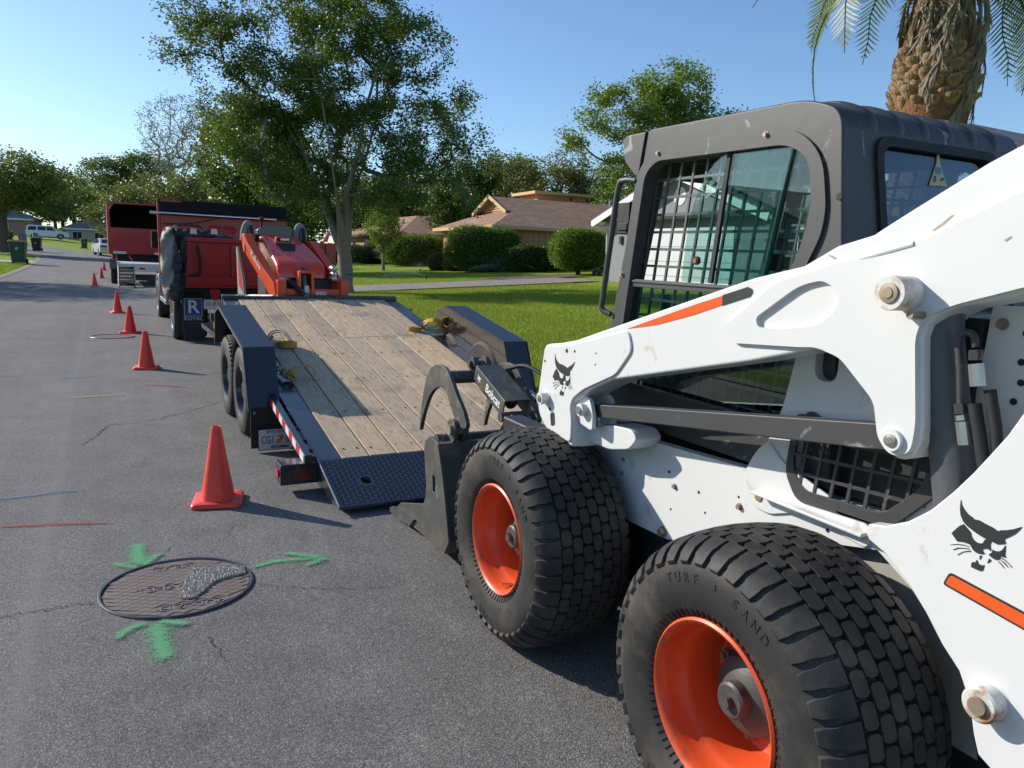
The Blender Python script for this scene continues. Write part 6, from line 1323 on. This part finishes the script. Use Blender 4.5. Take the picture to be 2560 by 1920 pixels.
bin_('dark green bin with tan lid standing at the left road edge', -29.6, 45.4, 22, -4, 1.28, m_bing, m_binl)
bin_('green bin with tan lid beside the white sedan', -50.9, 90.1, 35, -4, 1.1, m_bing, m_binl)
bin_('black bin behind the nearest green bin', -44.2, 70.5, 20, 4, 1.2, m_bink, m_bink)
bin_('grey bin under the large tree at far left', -54.5, 84.5, 20, 0, 1.15, m_bingy, m_bingy)
bin_('small pale grey-green bin on the far lawn before the SUV', -63.8, 101.5, 40, 0, .95, pm('bin_pale', (.13, .17, .15), .6), m_bingy)
# kerbside letterbox on the left verge
mbx = thing('mailbox', 'grey mailbox on a white post at the far left verge', 'mailbox', (-47.3, 70.2, zg(-47.3, 70.2)), TH)
b = MB(); b.box(-.05, .05, -.05, .05, 0, 1.05); b.build('post', m_whouse, mbx); b = MB(); b.prism([(-.1+.1*math.cos(a)*1+.1, 1.17+.12*math.sin(a)) for a in np.linspace(0, math.pi, 9)]+[(-.1, 1.05), (.1, 1.05)], 'y', -.25, .25); b.build('letter_box', m_bingy, mbx, 30)
# lawn mower by the garage of the orange house
lm_ = thing('push_mower', 'dark push lawn mower by the orange wall', 'mower', (3.97, 35.45, zg(3.97, 35.45)), R(60))
b = MB(); b.prism(rnd_poly([(-.3, .10), (.3, .10), (.3, .22), (.15, .26), (-.15, .26), (-.3, .22)], .04), 'x', -.24, .24); b.build('deck', m_dark, lm_, 30, .02); b = MB(); b.cyl((0, 0, 0), 'z', .13, .26, .40, 16); b.build('engine', m_black, lm_, 30)
for sx in (-1, 1):
    b = MB(); b.tube([(sx*.2, -.25, .2), (sx*.2, -.75, .75), (sx*.18, -.95, 1.0)], .014, 6); b.build('handle_bar', m_black, lm_)
    for y in (-.26, .26):
        b = MB(); b.cyl((0, y, .10), 'x', .10, *sorted((sx*.25, sx*.30)), 14); b.build('wheel', m_black, lm_)
b = MB(); b.tube([(-.18, -.95, 1.0), (.18, -.95, 1.0)], .014, 6); b.build('grip', m_black, lm_)
# lawn sprinklers with their spray
m_drop = pm('water_spray', (.85, .88, .9), .1, var=.02); m_drop.node_tree.nodes['Principled BSDF'].inputs['Transmission Weight'].default_value = .3
def sprinkler(x, y, az, el, rng_, n_, label):
    t = thing('lawn_sprinkler', label, 'sprinkler', (x, y, zg(x, y)), 0, 'lawn sprinklers')
    b = MB(); b.cyl((0, 0, 0), 'z', .03, -.05, .10, 10); b.cyl((0, 0, 0), 'z', .045, .10, .13, 10); b.build('riser', m_black, t)
    r_ = np.random.default_rng(int(abs(x)*100)); u = r_.random(n_)**.6; v0 = rng_*(.75+.35*r_.random(n_))
    aa = az+r_.normal(0, .22, n_); L = u*v0; h = .12+L*math.tan(el)*(1-.85*u)+r_.normal(0, .10, n_)*u*1.8
    P = np.stack([L*np.cos(aa)+r_.normal(0, .12, n_)*u, L*np.sin(aa)+r_.normal(0, .12, n_)*u, np.maximum(h, .03)], 1); s_ = (.0035+.004*r_.random(n_))[:, None]
    d1 = r_.normal(0, 1, (n_, 3)); d1 /= np.linalg.norm(d1, axis=1)[:, None]; d2 = r_.normal(0, 1, (n_, 3)); d2 /= np.linalg.norm(d2, axis=1)[:, None]
    me = tris_mesh('water_spray', np.stack([P-d1*s_, P+d1*s_, P+d2*s_*1.4], 1)); tag(raw('water_spray', me, m_drop, t), kind='stuff'); return t
sprinkler(1.0, 40.0, R(150), R(28), 3.2, 9000, 'lawn sprinkler spraying in front of the dark low hedge')
sprinkler(-2.6, 40.2, R(20), R(22), 2.6, 6000, 'lawn sprinkler spraying before the tall hedge')
sprinkler(-4.0, 34.0, R(165), R(15), 2.2, 4000, 'lawn sprinkler nearest to the driveway, low mist')
sprinkler(-5.4, 43.0, R(100), R(18), 2.5, 3000, 'lawn sprinkler near the small tree')
# ================================================================ trees and shrubs
m_bark = pm('bark_grey', (.20, .175, .15), .9, var=.3, vs=6, bump=.6, bs=25, bd=.02); m_barkd = pm('bark_dark', (.10, .08, .065), .9, var=.3, vs=8, bump=.6, bs=25, bd=.02)
LM = {'hedge': leafmat('leaf_hedge', (.05, .115, .012), (.15, .25, .03), .35), 'mid': leafmat('leaf_mid', (.033, .076, .011), (.095, .165, .024), .34, .45), 'dark': leafmat('leaf_dark', (.028, .065, .012), (.08, .14, .025), .32), 'olive': leafmat('leaf_olive', (.085, .095, .028), (.19, .19, .065), .35), 'bright': leafmat('leaf_bright', (.08, .16, .012), (.21, .30, .03), .4), 'grey': leafmat('leaf_grey', (.28, .28, .24), (.42, .42, .36), .2), 'oak': leafmat('leaf_oak', (.06, .10, .018), (.17, .205, .04), .36)}
def leaves(P, size, r_, flat=.0, aspect=.5):
    n = len(P); d = r_.normal(0, 1, (n, 3)); d /= np.linalg.norm(d, axis=1)[:, None]; d[:, 2] *= .7
    e = r_.normal(0, 1, (n, 3)); e -= d*np.sum(e*d, 1)[:, None]; e /= np.linalg.norm(e, axis=1)[:, None]
    s = (size*(.6+.8*r_.random(n)))[:, None]
    return np.stack([P-d*s*.5, P+e*s*aspect*.5, P+d*s*.5, P-e*s*aspect*.5], 1)
def tree(name, label, base, trunk_h, ell, tips, per, lsize, leaf, tr_r, clump, seed, bark=None, limbs=4, gap=.35, group=None, cat='tree', shell=.55, rpow=.42, rtip=.012, spread=.5, trunk_lean=(0, 0), aspect=.5):
    r_ = np.random.default_rng(seed); rd = random.Random(seed); t = thing(name, label, cat, base, 0, group)
    vol = np.array([e[3]*e[4]*e[5] for e in ell]); vol = vol/vol.sum(); T_ = []
    ph = r_.uniform(0, 6.28, (6,)); fr = r_.uniform(.7, 1.6, (6, 3))
    while len(T_) < tips:
        e = ell[r_.choice(len(ell), p=vol)]; d = r_.normal(0, 1, 3); d /= np.linalg.norm(d); rr = (shell+(1-shell)*r_.random())**.8 if r_.random() < .8 else r_.random()**.5
        p = np.array(e[:3])+d*rr*np.array(e[3:])
        f = sum(math.sin(np.dot(fr[k], p)*2.0/max(.6, e[3]*.35)+ph[k]) for k in range(6))/6
        if f < gap-.6 and r_.random() < .85: continue
        T_.append(p)
    T_ = np.array(T_)
    # skeleton: trunk, then tips joined to the nearest node, inner ones first
    nodes = [np.zeros(3)]; par = [-1]; kst = 4
    for i in range(1, kst+1): nodes.append(np.array([trunk_lean[0]*i/kst+rd.uniform(-.04, .04)*tr_r*4, trunk_lean[1]*i/kst+rd.uniform(-.04, .04)*tr_r*4, trunk_h*i/kst])); par.append(len(nodes)-2)
    fork = len(nodes)-1; cen = np.mean([e[:3] for e in ell], 0)
    for k in range(limbs):
        a = 2*math.pi*k/limbs+rd.uniform(-.4, .4); prev = fork; el0 = ell[k % len(ell)]; hgt = cen[2]-trunk_h
        tgt = np.array([math.cos(a)*el0[3]*spread+cen[0], math.sin(a)*el0[4]*spread+cen[1], cen[2]+hgt*.15])
        for i in range(1, 5):
            u = i/4; q = nodes[fork]*(1-u)+tgt*u; q[2] = nodes[fork][2]+(tgt[2]-nodes[fork][2])*(u**.8); q = q+r_.normal(0, .06*hgt*.4, 3)*np.array([1, 1, .4]); nodes.append(q); par.append(prev); prev = len(nodes)-1
    order = np.argsort(np.linalg.norm(T_-nodes[fork], axis=1)); tipidx = []
    for i in order:
        N_ = np.array(nodes[fork:]); dv = T_[i]-N_; dist = np.linalg.norm(dv, axis=1)+.25*np.maximum(0, N_[:, 2]-T_[i][2]); j = int(np.argmin(dist))+fork
        p0, p1 = nodes[j], T_[i]; Ln = np.linalg.norm(p1-p0); k_ = max(1, min(4, int(Ln/.5))); prev = j
        bend = r_.normal(0, .10*Ln, 3)
        for q in range(1, k_+1):
            u = q/k_; nodes.append(p0*(1-u)+p1*u+bend*math.sin(math.pi*u)); par.append(prev); prev = len(nodes)-1
        tipidx.append(prev)
    nodes = np.array(nodes); cnt = np.zeros(len(nodes))
    for i in tipidx:
        j = i
        while j >= 0: cnt[j] += 1; j = par[j]
    rad = np.maximum(rtip, tr_r*.92*(cnt/max(1, cnt[fork]))**.5); rad[0] = tr_r*1.45; rad[1:kst+1] = tr_r*np.linspace(1.12, 1, kst)
    b = MB(); 
    for i in range(1, len(nodes)):
        p = par[i]; a_, c_ = Vector(nodes[p]), Vector(nodes[i])
        if (c_-a_).length < 1e-4: continue
        r0 = min(rad[p], rad[i]*1.25) if p > fork else rad[p]; n_ = 10 if i <= kst else (6 if rad[i] > .03 else 3)
        b.tube([a_, c_+(c_-a_)*.04], [r0, rad[i]], n_, False)
    b.build('trunk', bark or m_bark, t, 60, fix=False)
    # leaves around tips and along the last twig
    tp = nodes[tipidx]; pr = nodes[[par[i] for i in tipidx]]; n_ = len(tp)*per; idx = np.repeat(np.arange(len(tp)), per)
    u = r_.random(n_)[:, None]; P = tp[idx]*(1-u*.6)+pr[idx]*u*.6+r_.normal(0, clump, (n_, 3))*np.array([1, 1, .7])
    V = leaves(P, lsize, r_, aspect=aspect); tag(raw('crown', quads_mesh('crown', V), LM[leaf], t)); return t
tree('street_tree', 'large broad green tree on the lawn behind the orange mini loader', (-5.7, 25.43, .15), 1.3, [(-5.01, -0.34, 8.59, 0.95, 1.19, 0.76), (-5.49, 0.06, 7.24, 0.76, 0.95, 0.61), (-3.58, -0.42, 7.84, 1.35, 1.69, 1.08), (-2.31, 0.33, 6.49, 1.67, 2.09, 1.34), (-0.72, 0.4, 8.59, 1.51, 1.89, 1.21), (0.87, -1.39, 8.3, 1.43, 1.79, 1.14), (2.15, -1.56, 7.39, 1.35, 1.69, 1.08), (3.02, 1.08, 6.34, 0.99, 1.23, 0.79), (2.46, -0.77, 4.99, 1.51, 1.89, 1.21), (0.24, -0.85, 6.49, 1.75, 2.19, 1.4), (-1.03, 1.59, 4.99, 1.75, 2.19, 1.4), (-2.94, -0.1, 4.99, 1.51, 1.89, 1.21), (-4.37, 1.08, 5.74, 1.19, 1.49, 0.95), (-1.99, -0.08, 3.64, 1.27, 1.59, 1.02), (-0.4, 0.45, 3.18, 1.11, 1.39, 0.89), (1.83, -1.12, 3.49, 1.27, 1.59, 1.02), (3.34, 0.17, 4.38, 0.95, 1.19, 0.76), (4.13, 0.47, 6.79, 0.48, 0.6, 0.38), (4.29, 0.03, 5.22, 0.45, 0.56, 0.36), (-1.67, 0.31, 9.19, 0.95, 1.19, 0.76), (-2.94, 0.22, 8.89, 0.72, 0.89, 0.57), (4.05, -0.56, 3.18, 0.64, 0.8, 0.51)], 950, 115, .105, 'mid', .225, .19, 11, limbs=7, gap=.36, spread=1.6, rtip=.009)
tree('dark_tree', 'dark dense tree behind the dump truck, left of the big street tree', (-14.8, 42.2, zg(-14.8, 42.2)), 2.6, [(.4, 0, 6.0, 3.2, 3.4, 2.4), (1.4, 0, 4.4, 3, 3, 1.6), (-.6, 0, 7.6, 1.8, 1.8, 1.3)], 380, 55, .22, 'dark', .28, .36, 12, m_barkd, gap=.3)
tree('bare_grey_tree', 'tall greyish thin-leaved tree rising behind the dark tree', (-28.2, 64, zg(-28.2, 64)), 5, [(0, 0, 10.5, 3.0, 3.0, 3.2), (.8, 0, 7.5, 2.4, 2.4, 2.2)], 460, 20, .15, 'grey', .22, .28, 13, gap=.3, rtip=.016)
tree('olive_shrub_tree', 'brownish olive leaning tree behind the red trucks', (-23.2, 51, zg(-23.2, 51)), 1.6, [(0, 0, 4.0, 4.2, 3, 2.2), (2.4, 0, 4.6, 2.2, 2.2, 1.8), (-2.8, 0, 3.3, 2.2, 2.2, 1.8)], 330, 50, .22, 'olive', .2, .38, 14, gap=.25, limbs=5)
tree('pine_tree', 'dark spreading pine on the skyline left of the trucks', (-45.5, 89, zg(-45.5, 89)), 6, [(-1.8, 0, 9.2, 3.2, 3, 1.4), (2.6, 0, 9.9, 3.0, 3, 1.5), (0, 0, 7.6, 3.5, 3, 1.3)], 220, 60, .30, 'dark', .25, .45, 15, m_barkd, gap=.35)
tree('big_left_tree', 'large tree overhanging the houses at the far left edge', (-43.2, 64.5, zg(-43.2, 64.5)), 2.8, [(0, 0, 6.0, 4.4, 4, 2.6), (4.0, 0, 5.2, 2.6, 3, 2.2), (-3.5, 0, 5.4, 3, 3, 2.4)], 420, 58, .26, 'oak', .35, .42, 16, m_barkd, gap=.25)
far = [('oak', (-86, 149), 7, 12.3, 17), ('olive', (-76, 152), 6.5, 12.0, 18), ('oak', (-92, 153), 7, 12.5, 19), ('dark', (-38, 84), 4.2, 8.0, 20), ('olive', (-31, 76), 4.0, 7.2, 21), ('oak', (-78, 132), 6.5, 10.0, 22), ('bright', (-20, 66), 4.2, 7.0, 23), ('dark', (-70, 150), 7, 11.5, 24), ('oak', (-52, 140), 7, 11, 25), ('dark', (-13, 74), 4.8, 8.4, 26), ('olive', (-90, 128), 7, 11, 27)]
FL = {'oak': 'mid green rounded tree', 'olive': 'brownish olive tree', 'dark': 'dark green tree', 'bright': 'bright green tree'}
wh_txt = ['over the grey-roofed far house', 'left of the pine on the skyline', 'over the white SUV', 'over the high-sided red truck', 'just left of the dump truck headboard', 'far left behind the tan house', 'behind the dump truck headboard', 'far behind the tan house', 'far behind the grey-roofed house', 'behind the dark tree, right of the dump truck', 'at the far left edge of the skyline']
for (lf, (x, y), w_, top_, sd_), tx in zip(far, wh_txt):
    tree('background_tree', FL[lf]+' '+tx, (x, y, zg(x, y)), top_*.25, [(0, 0, top_*.58, w_, w_*.8, top_*.36), (w_*.45, 0, top_*.5, w_*.6, w_*.6, top_*.3), (-w_*.5, 0, top_*.48, w_*.6, w_*.6, top_*.3)], 210, 55, .34 if y < 110 else .45, lf, .28, .5 if y < 110 else .7, sd_, m_barkd, gap=.2, group='trees far down the street')
# behind the orange house
tree('tall_oak', 'tall open-crowned tree against the sky above the white gable', (8.2, 48.0, .95), 5.0, [(-1.6, 0, 9.6, 3.4, 3, 1.9), (1.0, 0, 11.0, 2.6, 2.6, 1.6), (3.4, 0, 9.0, 2.6, 2.4, 1.2), (-4.4, 0, 8.2, 1.6, 1.6, 1.1), (-1.4, 0, 6.4, 1.8, 1.8, 1.5), (3, 0, 6.5, 3, 2, 1.5)], 420, 70, .20, 'bright', .33, .30, 31, gap=.45, limbs=6, spread=.5, rtip=.016)
tree('live_oak', 'olive green spreading tree directly behind the orange house roof', (2.2, 60, 1.1), 2.5, [(0, 0, 5.4, 4.4, 3.5, 2.6), (3.4, 0, 5.2, 2.6, 2.4, 2.2), (-2.6, 0, 6.2, 2.2, 2.4, 1.9), (1.6, 0, 7.8, 1.8, 1.8, 1.1)], 430, 55, .22, 'olive', .35, .36, 32, m_barkd, gap=.25)
tree('evergreen_tree', 'dark and bright green evergreen left of the orange house roof', (-3.4, 62, 1.1), 2.0, [(-1.2, 0, 5.0, 2.4, 2.4, 3.4), (1.4, 0, 6.8, 2.0, 2.0, 2.0), (-2.6, 0, 3.6, 1.6, 1.6, 2.4)], 330, 60, .24, 'dark', .3, .34, 33, m_barkd, gap=.3)
tree('evergreen_tree', 'yellow-green rounded tree top between the evergreen and the live oak', (-1.0, 68, 1.1), 3, [(.2, 0, 7.6, 2.6, 2.4, 1.9), (2.0, 0, 6.6, 1.6, 1.6, 1.5), (-.5, 0, 4.8, 3, 2, 2)], 210, 60, .25, 'bright', .3, .36, 34, m_barkd, gap=.2)
tree('background_tree', 'bright green tree beside the cab, behind the white gable', (7.5, 56, 1.1), 2, [(0, 0, 4.6, 2.4, 2.4, 3.0), (-1.0, 0, 6.6, 1.3, 1.4, 1.6), (3, 0, 5, 3, 2, 3)], 260, 60, .22, 'bright', .25, .34, 35, m_barkd, gap=.25)
tree('background_tree', 'dark green tree right of the street tree, behind the brick house', (-9.5, 76, 1.1), 3, [(0, 0, 5.6, 5.0, 4, 3.2), (5, 0, 5.0, 4, 4, 2.8), (-5, 0, 5, 4, 3, 3)], 380, 55, .34, 'oak', .3, .5, 36, m_barkd, gap=.15)
tree('small_tree', 'small upright leafy tree on the lawn beyond the driveway', (-7.87, 45.2, .58), 1.0, [(0, 0, 2.6, 1.05, 1.05, 1.45), (.1, 0, 3.5, .7, .7, .7)], 170, 55, .11, 'bright', .09, .16, 37, gap=.2, limbs=6, rtip=.010, spread=.6)
# trees across the street whose shadows cross the road
tree('opposite_tree', 'large tree across the street that shades the road', TW(38, -11.5), 2.6, [(0, 0, 6.4, 4.2, 4.2, 2.5), (2.5, 1, 5.4, 2.6, 2.6, 2.0), (-2.5, -1, 5.4, 2.6, 2.6, 2)], 330, 50, .22, 'mid', .3, .36, 41, gap=.35)
tree('opposite_tree', 'second tree across the street beside the white house', TW(30, -17), 2.4, [(0, 0, 5.6, 3.6, 3.6, 2.4), (2, 0, 4.8, 2.4, 2.4, 1.8)], 230, 50, .22, 'oak', .28, .36, 42, gap=.3)
tree('opposite_tree', 'tree across the street left of the loader', TW(6, -17), 2.2, [(0, 0, 4.6, 3.0, 3.0, 2.0)], 180, 50, .22, 'mid', .25, .34, 43, gap=.3)

# clipped hedges: leafy skin over a dark core
def hedge(name, label, x, y, rz, wx, wy, h, leaf, n_, seed, zb=0, stem=0, e=3.2, size=.09):
    r_ = np.random.default_rng(seed); t = thing(name, label, 'hedge', (x, y, zg(x, y)-.05), R(rz))
    d = r_.normal(0, 1, (n_, 3)); d /= np.linalg.norm(d, axis=1)[:, None]
    k = (np.abs(d)**e).sum(1)**(-1/e); P = d*k[:, None]*np.array([wx/2, wy/2, (h-zb)/2])
    ph = r_.uniform(0, 6.28, 8); w_ = sum(np.sin(P @ r_.normal(0, 3.2, 3)+ph[i]) for i in range(8))/8
    P = P*(1+.16*w_[:, None]+r_.normal(-.03, .06, (n_, 1)))+np.array([0, 0, zb+(h-zb)/2]); P[:, 2] = np.maximum(P[:, 2], .03)
    V = leaves(P, size, r_, aspect=.6); raw('foliage', quads_mesh('foliage', V), LM[leaf], t)
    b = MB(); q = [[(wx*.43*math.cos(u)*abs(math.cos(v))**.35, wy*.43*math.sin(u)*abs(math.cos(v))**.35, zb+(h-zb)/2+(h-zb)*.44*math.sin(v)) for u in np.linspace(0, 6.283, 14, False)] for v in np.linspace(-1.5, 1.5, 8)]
    loft(q, 'dark_core', pm('hedge_core', (.012, .020, .008), .95), t, 60)  # solid core, near-black to darken the gaps between leaves
    if stem:
        b = MB()
        for i in range(4): b.tube([(random.uniform(-.1, .1), random.uniform(-.1, .1), 0), (random.uniform(-.3, .3), random.uniform(-.3, .3), zb+.3)], .05, 6)
        b.build('stem', m_barkd, t)
    return t
hedge('clipped_hedge', 'tall bushy clipped hedge in front of the orange house corner', -1.75, 41.6, 15, 4.0, 1.8, 2.35, 'hedge', 30000, 51)
hedge('clipped_hedge', 'bright green square hedge left of the orange house', -6.9, 52.5, 10, 4.6, 2.4, 2.1, 'bright', 20000, 52)
hedge('clipped_hedge', 'small clipped bush, left of the pair before the tall hedge', -4.55, 44.6, 0, 1.25, 1.1, 1.0, 'olive', 6000, 53, e=2.6)
hedge('clipped_hedge', 'small clipped bush, right of the pair before the tall hedge', -3.45, 43.4, 0, 1.35, 1.1, .98, 'olive', 6000, 54, e=2.6)
hedge('clipped_hedge', 'low dark hedge against the orange siding', 1.15, 40.9, 25, 3.6, 1.0, 1.35, 'dark', 12000, 55)
hedge('topiary_bush', 'rounded clipped bush on a short trunk beside the mower', 3.0, 36.9, 10, 2.6, 2.2, 2.15, 'bright', 22000, 56, zb=.32, stem=1, e=3.0)
hedge('tall_shrub', 'narrow climbing shrub at the orange house corner', -3.1, 43.6, 0, .8, .7, 2.4, 'mid', 5000, 57, e=2.2)
hedge('clipped_hedge', 'dark hedge in front of the brick house', -11.0, 58.8, 12, 4.0, 1.6, 1.4, 'dark', 8000, 58)
hedge('clipped_hedge', 'dark hedge under the big tree at the far left', -50.5, 72.5, 30, 4.5, 2.5, 2.0, 'dark', 9000, 59, size=.14)
hedge('clipped_hedge', 'green hedge behind the trucks beside the brick house wall', -15.0, 63, 12, 6, 1.6, 1.5, 'bright', 8000, 60, size=.12)

# ---------------------------------------------------------------- palm behind the loader
m_boot = pm('palm_boot', (.36, .235, .12), .85, var=.35, vs=18, dirt=(.12, .07, .035), dth=(.45, .7), ds=12); m_fib = pm('palm_fibre', (.26, .125, .05), .95, var=.5, vs=20, bump=1, bs=45, bd=.03); m_dead = leafmat('palm_dead', (.20, .15, .10), (.36, .30, .22), .15, .7); m_frond = leafmat('palm_green', (.05, .09, .015), (.15, .19, .03), .35, .4)
px, py = 4.66, 9.05
pt = thing('palm_tree', 'date palm with hanging dead fronds behind the loader cab', 'palm', (px, py, zg(px, py)), 0)
b = MB(); b.lathe([(.42, -.1), (.37, .5), (.35, 1.6), (.36, 2.6), (.38, 2.95), (.41, 3.15), (.39, 3.6), (.30, 4.3), (.15, 4.9)], 'z', (0, 0, 0), 28); tk_ = b.build('trunk', m_fib, pt, 60)
bt = MB(); se_ = []
for z_, w_, d_, y_ in ((-.05, .030, .02, 0), (-.01, .050, .045, .012), (.03, .062, .060, .028), (.055, .060, .058, .04)):
    se_.append([(w_*math.cos(q), y_-.02+d_*math.sin(q), z_+(.018*math.sin(q) if z_ > .05 else 0)) for q in np.linspace(0, math.pi, 8)]+[(-w_*.6, y_-.035, z_), (w_*.6, y_-.035, z_)])
for q in se_: bt.v += q
bt.f = [(i*10+j, i*10+(j+1) % 10, (i+1)*10+(j+1) % 10, (i+1)*10+j) for i in range(3) for j in range(10)]+[tuple(range(30, 40))]; bt.m = [0]*len(bt.f)
bt_me = bt.mesh('leaf_base'); bt_me.materials.append(m_boot)
k_ = 0
for row in range(10):
    z = 2.86+row*.082; n_ = 14
    for j in range(n_):
        a = 2*math.pi*(j+.5*(row % 2))/n_; rr = float(np.interp(z, [0, .5, 1.6, 2.6, 2.95, 3.15, 3.6], [.38, .37, .35, .36, .38, .41, .39]))-.02; o = bpy.data.objects.new('leaf_base', bt_me); col.objects.link(o); o.parent = pt
        sc_ = (.7 if z < 3.08 else 1.15)*random.uniform(.8, 1.25); o.location = (math.cos(a)*rr, math.sin(a)*rr, z+random.uniform(-.02, .02)); o.rotation_euler = (R(random.uniform(-8, 12)), R(random.uniform(-8, 8)), a-math.pi/2); o.scale = (sc_, sc_*(.35 if z < 3.08 else 1), sc_)
fb = MB()
for i in range(1500):
    z = random.uniform(.4, 3.05); a = random.uniform(0, 6.28); r0 = float(np.interp(z, [.5, 1.6, 2.6, 3.1], [.37, .35, .36, .40])); L = random.uniform(.03, .10); p = Vector((math.cos(a)*r0, math.sin(a)*r0, z)); d = Vector((math.cos(a+random.uniform(-.8, .8)), math.sin(a+random.uniform(-.8, .8)), random.uniform(-.6, .8)))*L; tng = Vector((-math.sin(a), math.cos(a), 0))*.012
    fb.add([p-tng, p+tng, p+d], [(0, 1, 2)])
tag(fb.build('trunk_fibres', m_fib, pt, None), kind='stuff')
def frond(L, droop, n_, lw, mat, hang, name, seed, fold=0.0):
    rd = random.Random(seed); P = []
    for i in range(13):
        u = i/12
        if hang: P.append(Vector((.28*math.sin(min(1, u*3)*1.57)+rd.uniform(-.01, .01), rd.uniform(-.015, .015)*i, .12*math.sin(min(1, u*3.2)*3.1)-L*max(0, u-.12))))
        else: P.append(Vector((L*.75*math.sin(u*1.35), rd.uniform(-.004, .004)*i, L*.55*u-droop*L*u*u)))
    b = MB(); b.tube(P, [.022*(1-u*.85)+.002 for u in np.linspace(0, 1, 13)], 5)
    tri = []
    for i in range(n_):
        u = .16+.84*i/n_; k = u*12; j = min(11, int(k)); p = P[j].lerp(P[j+1], k-j); t = (P[j+1]-P[j]).normalized()
        sd_ = Vector((0, 1, 0)); ll = lw*math.sin(math.pi*min(1, u*.9+.12))**.5*rd.uniform(.8, 1.15)
        for sg in (-1, 1):
            if hang: d = (sd_*sg*rd.uniform(.1, .5)+t*1.0+Vector((rd.uniform(-.2, .2), 0, -.5))).normalized()
            else: d = (sd_*sg*1.0+t*.75+Vector((0, 0, -.15+.25*rd.random()))).normalized()
            w_ = (t*.014 if not hang else Vector((.006, .016, 0))); q = p+d*ll; mid = p+d*ll*.5+Vector((0, 0, -.01)); b.add([p-w_, p+w_, mid+w_*.9, q, mid-w_*.9], [(0, 1, 2, 4), (4, 2, 3)])
    me = b.mesh(name); me.materials.append(mat); return me
fg = [frond(2.3, .85+.15*i, 46, .42, m_frond, False, 'green_frond', 60+i) for i in range(3)]; fd = [frond(1.25+.25*i, 0, 34, .26, m_dead, True, 'dead_frond', 70+i) for i in range(3)]
for i in range(20):
    a = i*2.4+.3; lev = i/20; o = bpy.data.objects.new('green_frond', fg[i % 3]); col.objects.link(o); o.parent = pt; o.location = (math.cos(a)*.12, math.sin(a)*.12, 4.75+.5*lev); o.rotation_euler = (0, R(28-75*lev), a)
for i in range(44):
    a = i*2.4+1.1; o = bpy.data.objects.new('dead_frond', fd[i % 3]); col.objects.link(o); o.parent = pt; o.location = (math.cos(a)*.16, math.sin(a)*.16, 3.95+.5*random.random()); o.rotation_euler = (0, R(random.uniform(-4, 10)), a); s_ = random.uniform(.45, 1.0); o.scale = (s_*random.uniform(.8, 1.5), s_, s_)
